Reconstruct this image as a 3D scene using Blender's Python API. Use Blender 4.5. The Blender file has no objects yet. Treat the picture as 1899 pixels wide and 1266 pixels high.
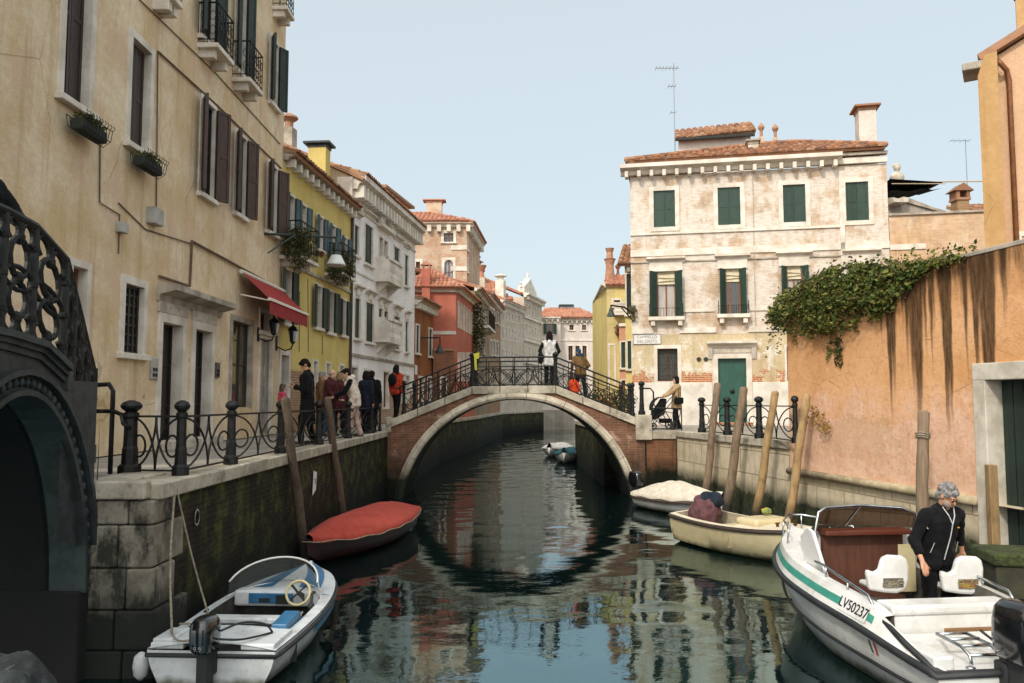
import bpy, bmesh, math, random
from mathutils import Vector, Matrix, Euler, noise as mnoise
R = math.radians
SC = bpy.context.scene
COL = SC.collection
V = Vector
rnd = random.Random(7)

# ---------------------------------------------------------------- camera
EYE = V((0, 0, 2.8)); FPX = 1500.0; PITCH = math.atan(112 / 1500.0)
cam_d = bpy.data.cameras.new('camera'); cam = bpy.data.objects.new('camera', cam_d); COL.objects.link(cam)
cam_d.sensor_width = 36; cam_d.lens = FPX / 1899 * 36; cam_d.clip_end = 2000; cam_d.clip_start = .05
cam.location = EYE; cam.rotation_euler = (R(90) + PITCH, 0, 0); SC.camera = cam

def ray(px, py):
    u = (px - 949.5) / FPX; v = (633 - py) / FPX
    c, s = math.cos(PITCH), math.sin(PITCH)
    return V((u, c - v * s, s + v * c))
def at(px, py, Y=None, z=None):          # surveying helper: pixel + known distance or height -> real point
    d = ray(px, py)
    t = Y / d.y if Y is not None else (z - EYE.z) / d.z
    return EYE + d * t

# ---------------------------------------------------------------- mesh builder
class MB:
    def __init__(s): s.v = []; s.f = []; s.m = []; s.mi = 0
    def add(s, vs, fs, mi=None):
        o = len(s.v); s.v += [tuple(p) for p in vs]
        for f in fs: s.f.append(tuple(i + o for i in f)); s.m.append(s.mi if mi is None else mi)
        return s
    def quad(s, a, b, c, d): return s.add([a, b, c, d], [(0, 1, 2, 3)])
    def box(s, x0, x1, y0, y1, z0, z1, M=None):
        vs = [V((x, y, z)) for z in (z0, z1) for y in (y0, y1) for x in (x0, x1)]
        if M is not None: vs = [M @ p for p in vs]
        return s.add(vs, [(0, 2, 3, 1), (4, 5, 7, 6), (0, 1, 5, 4), (2, 6, 7, 3), (0, 4, 6, 2), (1, 3, 7, 5)])
    def prism(s, poly, y0, y1, axis='y'):   # poly of 2-D points, extruded along an axis
        n = len(poly)
        if axis == 'y': P = lambda p, t: V((p[0], t, p[1]))
        elif axis == 'z': P = lambda p, t: V((p[0], p[1], t))
        else: P = lambda p, t: V((t, p[0], p[1]))
        vs = [P(p, y0) for p in poly] + [P(p, y1) for p in poly]
        return s.add(vs, [tuple(range(n)), tuple(range(2 * n - 1, n - 1, -1))] + [(i, i + n, (i + 1) % n + n, (i + 1) % n) for i in range(n)])
    def bar(s, p, q, w, h=None, up=V((0, 0, 1))):
        p, q = V(p), V(q); h = h or w; d = (q - p); L = d.length
        if L < 1e-6: return s
        d /= L; a = d.cross(up)
        if a.length < 1e-4: a = d.cross(V((1, 0, 0)))
        a.normalize(); b = a.cross(d)
        vs = [p + d * t + a * (w / 2 * i) + b * (h / 2 * j) for t in (0, L) for i, j in ((-1, -1), (1, -1), (1, 1), (-1, 1))]
        return s.add(vs, [(0, 1, 2, 3), (7, 6, 5, 4), (0, 4, 5, 1), (1, 5, 6, 2), (2, 6, 7, 3), (3, 7, 4, 0)])
    def tube(s, pts, r, n=6, cap=True, closed=False):
        pts = [V(p) for p in pts]; m = len(pts); rs = r if isinstance(r, (list, tuple)) else [r] * m
        prev = None; vs = []
        for i, p in enumerate(pts):
            if closed: d = pts[(i + 1) % m] - pts[i - 1]
            else: d = pts[min(i + 1, m - 1)] - pts[max(i - 1, 0)]
            if d.length < 1e-9: d = V((0, 0, 1))
            d.normalize()
            if prev is None:
                a = d.cross(V((0, 0, 1)));
                if a.length < 1e-3: a = d.cross(V((1, 0, 0)))
            else:
                a = prev - d * prev.dot(d)
                if a.length < 1e-4: a = d.cross(V((.3, .9, .2)))
            a.normalize(); prev = a; b = d.cross(a)
            vs += [p + (a * math.cos(2 * math.pi * k / n) + b * math.sin(2 * math.pi * k / n)) * rs[i] for k in range(n)]
        fs = [(i * n + k, i * n + (k + 1) % n, ((i + 1) % m) * n + (k + 1) % n, ((i + 1) % m) * n + k) for i in range(m if closed else m - 1) for k in range(n)]
        if cap and not closed: fs += [tuple(range(n - 1, -1, -1)), tuple((m - 1) * n + k for k in range(n))]
        return s.add(vs, fs)
    def lathe(s, prof, n=12, c=(0, 0, 0), M=None, sx=1, sy=1):  # prof: (r, z)
        vs = []
        for r, z in prof:
            for k in range(n):
                a = 2 * math.pi * k / n; p = V((c[0] + r * sx * math.cos(a), c[1] + r * sy * math.sin(a), c[2] + z))
                vs.append(M @ p if M is not None else p)
        m = len(prof)
        fs = [(i * n + k, i * n + (k + 1) % n, (i + 1) * n + (k + 1) % n, (i + 1) * n + k) for i in range(m - 1) for k in range(n)]
        fs += [tuple(range(n - 1, -1, -1)), tuple((m - 1) * n + k for k in range(n))]
        return s.add(vs, fs)
    def ell(s, c, r, n=12, M=None, m=8):
        if not isinstance(r, (tuple, list)): r = (r, r, r)
        T = Matrix.Translation(V(c)) @ (M or Matrix.Identity(4))
        vs = []
        for i in range(m + 1):
            th = math.pi * i / m
            rr = max(math.sin(th), 1e-3)
            for k in range(n):
                a = 2 * math.pi * k / n
                vs.append(T @ V((r[0] * rr * math.cos(a), r[1] * rr * math.sin(a), -r[2] * math.cos(th))))
        fs = [(i * n + k, i * n + (k + 1) % n, (i + 1) * n + (k + 1) % n, (i + 1) * n + k) for i in range(m) for k in range(n)]
        fs += [tuple(range(n - 1, -1, -1)), tuple(m * n + k for k in range(n))]
        return s.add(vs, fs)
    def cap(s, p, q, r1, r2=None, n=10):    # tapered capsule
        p, q = V(p), V(q); r2 = r1 if r2 is None else r2
        d = q - p; L = max(d.length, 1e-5); d = d / L
        pts = []; rs = []
        for a in (-80, -50, -20): pts.append(p + d * (math.sin(R(a)) * r1)); rs.append(r1 * math.cos(R(a)))
        for a in (20, 50, 80): pts.append(q + d * (math.sin(R(a)) * r2)); rs.append(r2 * math.cos(R(a)))
        return s.tube(pts, rs, n)
    def loft(s, secs, close=False, cap=False):
        m = len(secs[0]); vs = [p for sec in secs for p in sec]
        fs = [(i * m + k, i * m + (k + 1) % m, (i + 1) * m + (k + 1) % m, (i + 1) * m + k) for i in range(len(secs) - 1) for k in range(m if close else m - 1)]
        if cap: fs += [tuple(range(m - 1, -1, -1)), tuple((len(secs) - 1) * m + k for k in range(m))]
        return s.add(vs, fs)
    def build(s, name, mat, parent=None, smooth=False, bevel=0, loc=None, rz=0, auto=None, fix=False):
        me = bpy.data.meshes.new(name); me.from_pydata(s.v, [], s.f); me.validate(clean_customdata=False)
        mats = mat if isinstance(mat, (list, tuple)) else [mat]
        for m in mats: me.materials.append(m)
        if len(mats) > 1 and len(me.polygons) == len(s.m): me.polygons.foreach_set('material_index', s.m)
        if fix or bevel:
            bm = bmesh.new(); bm.from_mesh(me); bmesh.ops.recalc_face_normals(bm, faces=bm.faces); bm.to_mesh(me); bm.free()
        if smooth: me.polygons.foreach_set('use_smooth', [True] * len(me.polygons))
        me.update()
        o = bpy.data.objects.new(name, me); COL.objects.link(o)
        if parent is not None: o.parent = parent
        if loc is not None: o.location = loc
        o.rotation_euler.z = rz
        if auto is not None:
            me.polygons.foreach_set('use_smooth', [True] * len(me.polygons))
            me.set_sharp_from_angle(angle=R(auto))
        if bevel:
            b = o.modifiers.new('bevel', 'BEVEL'); b.width = bevel; b.segments = 2; b.limit_method = 'ANGLE'; b.angle_limit = R(40)
        return o

def thing(name, label, cat, loc=(0, 0, 0), rz=0, group=None):
    o = bpy.data.objects.new(name, None); COL.objects.link(o); o.empty_display_size = .2
    o.location = loc; o.rotation_euler = (0, 0, rz); o['label'] = label; o['category'] = cat
    if group: o['group'] = group
    return o
def tag(o, label, cat, group=None):
    o['label'] = label; o['category'] = cat
    if group: o['group'] = group
    return o
def struct(o): o['kind'] = 'structure'; return o
def bake(o, mods):                         # apply modifiers given as (type, dict)
    for i, (t, kw) in enumerate(mods):
        m = o.modifiers.new('m%d' % i, t)
        for k, v in kw.items(): setattr(m, k, v)
    bpy.context.view_layer.update()
    dg = bpy.context.evaluated_depsgraph_get()
    me = bpy.data.meshes.new_from_object(o.evaluated_get(dg))
    old = o.data; o.modifiers.clear(); o.data = me; me.name = old.name; bpy.data.meshes.remove(old)
    me.polygons.foreach_set('use_smooth', [True] * len(me.polygons))
    return o
def remesh(mb, name, mat, parent, voxel=.014, it=4, loc=None, extra=()):
    o = mb.build(name, mat, parent, loc=loc)
    return bake(o, [('REMESH', dict(mode='VOXEL', voxel_size=voxel)), ('SMOOTH', dict(factor=.5, iterations=it))] + list(extra))
_ft = bpy.data.textures.new('folds', 'CLOUDS'); _ft.noise_scale = .10; _ft.noise_depth = 2
FOLD = [('DISPLACE', dict(texture=_ft, strength=.034, mid_level=.5, texture_coords='GLOBAL'))]
def copy_tree(o, parent=None):
    c = o.copy(); COL.objects.link(c)
    if parent is not None: c.parent = parent
    for ch in [x for x in o.children]: copy_tree(ch, c)
    return c

# ---------------------------------------------------------------- materials
def C(h, k=1.0):
    h = h.lstrip('#'); out = []
    for i in (0, 2, 4):
        c = int(h[i:i + 2], 16) / 255
        out.append(min(1, (c / 12.92 if c <= .04045 else ((c + .055) / 1.055) ** 2.4) * k))
    return tuple(out) + (1,)
class NT:
    def __init__(s, name):
        s.mat = bpy.data.materials.new(name); s.mat.use_nodes = True; s.t = s.mat.node_tree; s.b = s.t.nodes['Principled BSDF']
    def n(s, ty, ins=None, **pr):
        n = s.t.nodes.new('ShaderNode' + ty)
        for k, v in pr.items(): setattr(n, k, v)
        for k, v in (ins or {}).items(): s.set(n.inputs[k], v)
        return n
    def set(s, sock, v):
        if isinstance(v, bpy.types.NodeSocket): s.t.links.new(v, sock)
        else: sock.default_value = v
    def bs(s, **kw):
        for k, v in kw.items(): s.set(s.b.inputs[k.replace('_', ' ')], v)
    def math(s, op, a, b=0.0, c=False):
        n = s.n('Math', {0: a, 1: b}, operation=op, use_clamp=c); return n.outputs[0]
    def mix(s, f, a, b, mode='MIX'):
        n = s.n('Mix', data_type='RGBA', blend_type=mode)
        s.set(n.inputs[0], f); s.set(n.inputs[6], a); s.set(n.inputs[7], b); return n.outputs[2]
    def obj(s): return s.n('TexCoord').outputs['Object']
    def mapv(s, vec, sc=(1, 1, 1), lo=(0, 0, 0)): return s.n('Mapping', {'Vector': vec, 'Scale': sc, 'Location': lo}).outputs[0]
    def noise(s, vec, scale, det=4, rough=.55, dist=0): return s.n('TexNoise', {'Vector': vec, 'Scale': scale, 'Detail': det, 'Roughness': rough, 'Distortion': dist}).outputs[0]
    def ramp(s, f, a, b):                     # smooth threshold a..b -> 0..1
        return s.n('MapRange', {0: f, 1: a, 2: b, 3: 0.0, 4: 1.0}, interpolation_type='SMOOTHSTEP').outputs[0]
    def xyz(s, vec): return s.n('SeparateXYZ', {0: vec}).outputs
    def wallvec(s, vec):
        o = s.xyz(vec); return s.n('CombineXYZ', {0: s.math('ADD', o[0], o[1]), 1: o[2]}).outputs[0]
    def bump(s, h, strength=.3, dist=.02, nrm=None):
        n = s.n('Bump', {'Height': h, 'Strength': strength, 'Distance': dist})
        if nrm is not None: s.set(n.inputs['Normal'], nrm)
        return n.outputs[0]
_mc = {}
def simple(name, c, c2=None, rough=.7, scale=6, metal=0, bump=.0, bscale=40, spec=None, det=5, lo=.35, hi=.65, dirt=None, grain=None, coat=0):
    if name in _mc: return _mc[name]
    t = NT(name); v = t.obj()
    if grain: v = t.mapv(v, grain)
    col = c
    if c2 is not None: col = t.mix(t.ramp(t.noise(v, scale, det, .62), lo, hi), c, c2)
    if dirt: col = t.mix(t.math('MULTIPLY', t.ramp(t.noise(v, scale * 2.7, 6, .7), .56, .72), dirt[1]), col, dirt[0])
    t.bs(Base_Color=col, Roughness=rough, Metallic=metal)
    if spec is not None: t.bs(Specular_IOR_Level=spec)
    if coat: t.bs(Coat_Weight=coat, Coat_Roughness=.08)
    if bump: t.bs(Normal=t.bump(t.noise(v, bscale, 5), bump, .01))
    _mc[name] = t.mat; return t.mat
def brickcol(t, v, ca, cb, mortar, sc=1.0):
    w = t.wallvec(v)
    n = t.n('TexBrick', {'Vector': w, 'Color1': ca, 'Color2': cb, 'Mortar': mortar, 'Scale': sc, 'Mortar Size': .011, 'Mortar Smooth': .3, 'Bias': 0.0, 'Brick Width': .26, 'Row Height': .072})
    return n.outputs[0], n.outputs[1]
def brick(name, ca, cb, mortar, stain=None, patch=None, patchlim=(.5, .6), moss=None, mossz=None, pscale=.9, bump=.5):
    if name in _mc: return _mc[name]
    t = NT(name); v = t.obj(); col, fac = brickcol(t, v, ca, cb, mortar)
    col = t.mix(t.math('MULTIPLY', t.ramp(t.noise(v, 1.7, 6, .7), .42, .7), .55), col, t.mix(.5, ca, (0.04, .03, .02, 1)), 'MIX')
    if patch is not None:
        pm = t.ramp(t.noise(v, pscale, 7, .66), *patchlim)
        f2 = t.ramp(t.noise(t.mapv(v, (2, 2, 9)), 2.0, 4, .6), .38, .52)
        col = t.mix(t.math('MULTIPLY', pm, t.math('MAXIMUM', f2, .55)), col, patch)
        fac = t.math('MULTIPLY', fac, t.math('SUBTRACT', 1.0, pm))
    if stain is not None:
        st = t.ramp(t.noise(t.mapv(v, (2.2, 2.2, .25)), 1.6, 5, .6), .52, .75)
        col = t.mix(t.math('MULTIPLY', st, .6), col, stain)
    if moss is not None:
        z = t.xyz(v)[2]
        zz = t.math('ADD', z, t.math('MULTIPLY', t.math('SUBTRACT', t.noise(v, 2.2, 6, .7), .5), 1.1))
        col = t.mix(t.n('MapRange', {0: zz, 1: mossz[0], 2: mossz[1], 3: 1.0, 4: 0.0}).outputs[0], col, moss)
    h = t.math('SUBTRACT', t.math('MULTIPLY', t.noise(v, 30, 4), .5), fac)
    t.bs(Base_Color=col, Roughness=.9, Normal=t.bump(h, bump, .012), Specular_IOR_Level=.2)
    _mc[name] = t.mat; return t.mat
def plaster(name, c1, c2, stain=None, stk=.5, base=None, basez=None, scale=.7, patch=None, plim=(.58, .64), bump=.15, fine=.35, spots=None):
    if name in _mc: return _mc[name]
    t = NT(name); v = t.obj()
    col = t.mix(t.ramp(t.noise(v, scale, 6, .66), .36, .64), c1, c2)
    col = t.mix(t.math('MULTIPLY', t.ramp(t.noise(v, 9, 5, .7), .3, .7), fine), col, t.mix(.45, c2, (.12, .08, .05, 1)))
    if patch is not None: col = t.mix(t.ramp(t.noise(v, 1.3, 7, .7), *plim), col, patch)
    if stain is not None:
        st = t.ramp(t.noise(t.mapv(v, (2.4, 2.4, .16)), 1.5, 6, .62), .5, .72)
        col = t.mix(t.math('MULTIPLY', st, stk), col, stain)
    ck = t.n('TexVoronoi', {'Vector': t.mapv(t.n('MixRGB', {0: .12, 1: v, 2: t.n('TexNoise', {'Vector': v, 'Scale': 2.5, 'Detail': 4}).outputs[1]}).outputs[0], (.5, .5, .38)), 'Scale': 1.0}, feature='DISTANCE_TO_EDGE').outputs[0]
    ckf = t.math('MULTIPLY', t.ramp(ck, .006, .001), t.ramp(t.noise(v, .5, 3), .48, .58))
    col = t.mix(t.math('MULTIPLY', ckf, .45), col, tuple(x * .35 for x in c2[:3]) + (1,))
    if spots is not None:
        z = t.xyz(v)[2]
        zf = t.n('MapRange', {0: z, 1: spots[1], 2: spots[2], 3: 1.0, 4: 0.0}).outputs[0]
        sp = t.ramp(t.noise(t.mapv(v, (1, 1, .7)), 7, 3, .6), .65, .69)
        col = t.mix(t.math('MULTIPLY', t.math('MULTIPLY', sp, zf), .6), col, spots[0])
    hgt = t.math('ADD', t.noise(v, 25, 5, .6), t.math('MULTIPLY', t.noise(v, 2.5, 4), 1.2))
    if base is not None:                      # plaster fallen away near the ground, brick showing
        bc, bf = brickcol(t, v, base[0], base[1], base[2])
        z = t.math('ADD', t.xyz(v)[2], t.math('MULTIPLY', t.math('SUBTRACT', t.noise(v, .9, 7, .7), .5), basez[1]))
        f = t.n('MapRange', {0: z, 1: basez[0] - .03, 2: basez[0] + .03, 3: 1.0, 4: 0.0}).outputs[0]
        col = t.mix(f, col, bc); hgt = t.math('SUBTRACT', hgt, t.math('MULTIPLY', f, t.math('ADD', bf, .6)))
    t.bs(Base_Color=col, Roughness=.92, Specular_IOR_Level=.15, Normal=t.bump(hgt, bump, .03))
    _mc[name] = t.mat; return t.mat
def island(name, cols, rough=.85, bump=0, scale=3):  # colour differs from piece to piece (tiles, leaves)
    if name in _mc: return _mc[name]
    t = NT(name); r = t.n('NewGeometry').outputs['Random Per Island']
    cr = t.n('ValToRGB', {0: r}); e = cr.color_ramp.elements
    while len(e) < len(cols): e.new(.5)
    for i, c in enumerate(cols): e[i].position = i / (len(cols) - 1); e[i].color = c
    v = t.obj(); col = t.mix(t.math('MULTIPLY', t.ramp(t.noise(v, scale, 5, .7), .4, .7), .5), cr.outputs[0], cols[0])
    t.bs(Base_Color=col, Roughness=rough, Specular_IOR_Level=.2)
    if bump: t.bs(Normal=t.bump(t.noise(v, 25, 4), bump, .01))
    _mc[name] = t.mat; return t.mat
def fabric(name, c, c2, scale=40, rough=.9, fold=.25):
    if name in _mc: return _mc[name]
    t = NT(name); v = t.obj()
    col = t.mix(t.ramp(t.noise(v, 7, 5, .6), .35, .7), c, c2)
    b = t.bump(t.noise(v, 11, 3, .5, 1.0), fold, .02); b = t.bump(t.noise(v, 180, 2), .04, .002, b)
    t.bs(Base_Color=col, Roughness=rough, Normal=b, Specular_IOR_Level=.15, Sheen_Weight=.03); _mc[name] = t.mat; return t.mat
def glass_dark(name, c=(.012, .014, .015, 1), rough=.06):
    if name in _mc: return _mc[name]
    t = NT(name); v = t.obj()
    rnd_ = t.ramp(t.n('ObjectInfo').outputs['Random'], .45, .95); c_ = t.mix(t.math('MULTIPLY', rnd_, t.ramp(t.noise(t.mapv(v, (7, 7, .4)), 1.4, 3), .42, .6)), c, tuple(min(1, x * 8 + .01) for x in c[:3]) + (1,))
    t.bs(Base_Color=t.mix(t.ramp(t.noise(v, 1.4, 3), .4, .65), c_, tuple(min(1, x * 2.6) for x in c[:3]) + (1,)), Roughness=rough, Specular_IOR_Level=.7)
    t.bs(Normal=t.bump(t.noise(v, 1.8, 2), .06, .05)); _mc[name] = t.mat; return t.mat
def slats(name, c, c2, per=14.0, rough=.55):   # louvred / boarded shutter
    if name in _mc: return _mc[name]
    t = NT(name); v = t.obj(); z = t.xyz(v)[2]
    fr = t.math('FRACT', t.math('MULTIPLY', z, per))
    col = t.mix(t.ramp(t.noise(t.mapv(v, (9, 9, 2)), 2, 5, .65), .35, .7), c, c2)
    rnd_ = t.n('ObjectInfo').outputs['Random']; col = t.mix(t.math('MULTIPLY', rnd_, .45), col, tuple(min(1, x * 1.5 + .006) for x in c2[:3]) + (1,))
    col = t.mix(t.math('MULTIPLY', t.ramp(t.noise(t.mapv(v, (3, 3, .5)), 2.2, 6, .7), .5, .72), .4), col, tuple(x * .4 for x in c[:3]) + (1,))
    t.bs(Base_Color=col, Roughness=rough, Normal=t.bump(fr, .55, .02)); _mc[name] = t.mat; return t.mat
def wood(name, c, c2, rough=.75, axis=2, sc=1.0, coat=0):
    if name in _mc: return _mc[name]
    t = NT(name); v = t.obj(); s = [14 * sc] * 3; s[axis] = 1.2 * sc
    n1 = t.noise(t.mapv(v, tuple(s)), 1.6, 6, .65, .4)
    col = t.mix(t.ramp(n1, .3, .7), c, c2)
    col = t.mix(t.math('MULTIPLY', t.ramp(t.noise(v, 2.2, 4), .5, .7), .4), col, tuple(x * .4 for x in c[:3]) + (1,))
    t.bs(Base_Color=col, Roughness=rough, Normal=t.bump(n1, .35, .01), Coat_Weight=coat); _mc[name] = t.mat; return t.mat

STONE = simple('istrian_stone', C('c9c0b0'), C('a39a8a'), .85, 2.5, bump=.25, bscale=18, dirt=(C('4a4840'), .6))
STONE_W = simple('white_trim_stone', C('dcd4c8'), C('c0b6a8'), .85, 1.6, bump=.12, bscale=30, dirt=(C('8a8275'), .4))
STONE_D = simple('grey_cornice_stone', C('b0a698'), C('877e72'), .9, 2.2, bump=.25, bscale=20, dirt=(C('3b3832'), .6))
IRON = simple('black_cast_iron', C('181a1a'), C('272826'), .55, 9, metal=.55, bump=.25, bscale=60, dirt=(C('3a2a20'), .35))
IRON_G = simple('grey_cast_iron', C('2c3132'), C('3d4344'), .6, 6, metal=.3, bump=.6, bscale=22, dirt=(C('3d2a1e'), .75))
TILE = island('terracotta_tiles', [C('7d5a45'), C('96684c'), C('a6785a'), C('8a6048'), C('b08c70'), C('6a5044'), C('9c7052')], .9, .3)
TILE_R = island('red_terracotta_tiles', [C('94624e'), C('a87058'), C('b28068'), C('9c6a56'), C('ba8c74')], .9, .3)
GLASS = glass_dark('dark_window_glass')
GLASS_L = glass_dark('pale_window_glass', (.10, .11, .12, 1), .08)
GREEN_SH = slats('green_shutter', C('1f332c'), C('2b4238'), 13)
DKGREEN_SH = slats('blackgreen_shutter', C('15211d'), C('22332c'), 13)
BLUE_SH = slats('bluegreen_shutter', C('2b3f44'), C('44606a'), 13)
BROWN_SH = slats('brown_shutter', C('30201b'), C('442f27'), 3.2)
BLACK_SH = slats('dark_brown_shutter', C('231a16'), C('35271f'), 3.2)
WOODB = wood('brown_window_wood', C('6a4028'), C('84543a'))
DARK = simple('dark_interior', (.006, .006, .006, 1), rough=.9)
# ---------------------------------------------------------------- buildings
QZ = 1.95                                   # height of the quays above the water
class House:
    def __init__(s, name, label, cat, O, E, base=QZ, group=None):
        O, E = V((O[0], O[1], 0)), V((E[0], E[1], 0))
        s.O = O; s.dir = (E - O).normalized(); s.n = V((s.dir.y, -s.dir.x, 0)); s.L = (E - O).length; s.base = base
        s.rz = math.atan2(s.dir.y, s.dir.x)
        s.root = thing(name, label, cat, (O.x, O.y, base), s.rz, group); s.holes = []; s.todo = []
    def px(s, x, y, off=0.0):                # photo position -> (along facade, height) in the facade plane (off = metres proud)
        d = ray(x, y); P0 = s.O + s.n * off
        t = (P0 - V((EYE.x, EYE.y, 0))).dot(s.n) / V((d.x, d.y, 0)).dot(s.n)
        p = EYE + d * t
        return (V((p.x, p.y, 0)) - s.O).dot(s.dir), p.z - s.base
    def w(s, a, y, z): return V((s.O.x + s.dir.x * a - s.n.x * y, s.O.y + s.dir.y * a - s.n.y * y, s.base + z))
    def rect(s, xl, xr, yt, yb):
        xm, ym = (xl + xr) / 2, (yt + yb) / 2
        return s.px(xl, ym)[0], s.px(xr, ym)[0], s.px(xm, yb)[1], s.px(xm, yt)[1]
    def part(s, name, mb, mat, parent=None, **k): return mb.build(name, mat, parent or s.root, **k)
    def leaf(s, par, hs, side, wd, z0, z1, ang, mat, y0=-.03):   # shutter leaf hinged at hs; ang 0 = shut, 170 = folded back on the wall
        a = R(ang); m = MB(); t = .04
        dx = V((math.cos(a) * side, -math.sin(a), 0)); nn = V((dx.y, -dx.x, 0))
        T = Matrix(((dx.x, nn.x, 0, hs), (dx.y, nn.y, 0, y0), (0, 0, 1, 0), (0, 0, 0, 1)))
        H = z1 - z0; f = min(.07, wd * .2)
        m.box(0, wd, -t / 2, t / 2, z0, z1, T)
        for (u0, u1, v0, v1) in ((0, f, 0, H), (wd - f, wd, 0, H), (f, wd - f, 0, f), (f, wd - f, H - f, H), (f, wd - f, H * .48, H * .48 + f)):
            m.box(u0 + .002, u1 - .002, -t / 2 - .012, t / 2 + .012, z0 + v0 + .002, z0 + v1 - .002, T)
        return m.build('shutter', mat, par, fix=True)
    def win(s, xl, xr, yt, yb, sh=None, st='open', fr=.1, frm=None, sill=True, sash=None, glass=None, deep=.2, name='window', bars=(1, 1), hole=True, arch=False, ang=168, r=None, blind=None, mid=.5, lab=None, key=False):
        s0, s1, z0, z1 = r or s.rect(xl, xr, yt, yb)
        if hole: s.holes.append((s0, s1, z0, z1))
        frm = frm or STONE_W; sash = sash or WOODB; glass = glass or GLASS
        m = MB(); b = .05; y = deep - .05; e = .004
        m.mi = 0
        for (a0, a1, c0, c1) in ((s0, s0 + b, z0, z1), (s1 - b, s1, z0, z1), (s0 + b, s1 - b, z0, z0 + b), (s0 + b, s1 - b, z1 - b, z1)):
            m.box(a0, a1, y - .03, y + .03, c0, c1)
        for i in range(bars[0]):
            x = s0 + (s1 - s0) * (i + 1) / (bars[0] + 1) if bars[0] > 1 else s0 + (s1 - s0) * mid
            m.box(x - .028, x + .028, y - .024, y + .026, z0 + b, z1 - b)
        for i in range(bars[1]):
            zz = z0 + (z1 - z0) * (i + 1) / (bars[1] + 1)
            m.box(s0 + b, s1 - b, y - .016, y + .018, zz - .018, zz + .018)
        m.mi = 1; m.quad((s0, y + .01, z0), (s1, y + .01, z0), (s1, y + .01, z1), (s0, y + .01, z1))
        if blind is not None:
            m.mi = 2; zb = z1 - (z1 - z0) * blind[0]
            n = 9
            for i in range(n):
                za, zc = zb + (z1 - zb) * i / n, zb + (z1 - zb) * (i + 1) / n
                o1, o2 = y - .07 + .03 * math.sin(i * 2.1), y - .07 + .03 * math.sin((i + 1) * 2.1)
                m.quad((s0 + .03, o1, za), (s1 - .03, o1 - .02, za + .05 * math.sin(i)), (s1 - .03, o2 - .02, zc + .05 * math.sin(i + 1)), (s0 + .03, o2, zc))
        w = m.build(name, [sash, glass] + ([blind[1]] if blind else []), s.root)
        if lab: w['label'] = lab
        if fr:
            m = MB(); p = -.035
            dp = deep - .085 if deep > .15 else .05
            m.box(s0 - fr, s0 + e, p, dp, z0, z1); m.box(s1 - e, s1 + fr, p, dp, z0, z1)
            m.box(s0 - fr, s1 + fr, p - .003, dp, z1 - e, z1 + fr)
            if name == 'window' and not sill: m.box(s0 - fr, s1 + fr, p - .003, .05, z0 - fr, z0 + e)
            if arch:
                cx, rr, n = (s0 + s1) / 2, (s1 - s0) / 2, 8
                for sd in (-1, 1):
                    pts = [(cx + sd * rr * math.sin(R(90 * k / n)), z1 - rr + rr * math.cos(R(90 * k / n))) for k in range(n + 1)] + [(cx + sd * (rr + .01), z1 + .01)]
                    m.prism(pts, -.02, deep - .09)
            if key: m.box((s0 + s1) / 2 - .09, (s0 + s1) / 2 + .09, p - .06, .0, z1 - .02, z1 + fr * 1.3)
            m.build('window_frame' if name == 'window' else 'door_frame', frm, w, fix=True)
        if sill and name == 'window':
            MB().box(s0 - fr - .05, s1 + fr + .05, -.12, .06, z0 - .09, z0 + e * 2).build('window_sill', frm, w, bevel=.012)
        if sh is not None:
            hw = (s1 - s0) / 2
            if st == 'closed':
                s.leaf(w, s0 + .006, 1, hw - .01, z0 + .01, z1 - .01, 0, sh, .06); s.leaf(w, s1 - .006, -1, hw - .01, z0 + .01, z1 - .01, 0, sh, .06)
            elif st == 'deep':
                s.leaf(w, s0 + .006, 1, hw - .01, z0 + .01, z1 - .01, 0, sh, deep - .12); s.leaf(w, s1 - .006, -1, hw - .01, z0 + .01, z1 - .01, 0, sh, deep - .12)
            else:
                a1, a2 = (ang, ang) if not isinstance(ang, tuple) else ang
                s.leaf(w, s0 - .01, 1, hw, z0 + .01, z1 - .01, a1, sh, -.07); s.leaf(w, s1 + .01, -1, hw, z0 + .01, z1 - .01, a2, sh, -.07)
        return w, (s0, s1, z0, z1)
    def wall(s, z1, mat, D=8, s0=0.0, s1=None, z0=0.0, rev=.3, label=None):
        s1 = s.L if s1 is None else s1
        H = [h for h in s.holes if h[1] > s0 and h[0] < s1 and h[2] < z1 and h[3] > z0 + .01]
        H = [(max(a, s0 + .001), min(b, s1 - .001), max(c, z0 + .001), min(d, z1 - .001)) for a, b, c, d in H]
        xs = sorted({s0, s1} | {q for h in H for q in h[:2]}); zs = sorted({z0, z1} | {q for h in H for q in h[2:]})
        m = MB()
        for i in range(len(xs) - 1):
            for j in range(len(zs) - 1):
                cx, cz = (xs[i] + xs[i + 1]) / 2, (zs[j] + zs[j + 1]) / 2
                if any(a < cx < b and c < cz < d for a, b, c, d in H): continue
                m.quad((xs[i], 0, zs[j]), (xs[i + 1], 0, zs[j]), (xs[i + 1], 0, zs[j + 1]), (xs[i], 0, zs[j + 1]))
        for a, b, c, d in H:
            m.quad((a, 0, c), (a, 0, d), (a, rev, d), (a, rev, c)); m.quad((b, 0, d), (b, 0, c), (b, rev, c), (b, rev, d))
            m.quad((a, 0, d), (b, 0, d), (b, rev, d), (a, rev, d))
            if c > z0 + .002: m.quad((b, 0, c), (a, 0, c), (a, rev, c), (b, rev, c))
        m.quad((s0, D, z0), (s0, 0, z0), (s0, 0, z1), (s0, D, z1)); m.quad((s1, 0, z0), (s1, D, z0), (s1, D, z1), (s1, 0, z1))
        m.quad((s1, D, z0), (s0, D, z0), (s0, D, z1), (s1, D, z1)); m.quad((s0, 0, z1), (s1, 0, z1), (s1, D, z1), (s0, D, z1))
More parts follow.
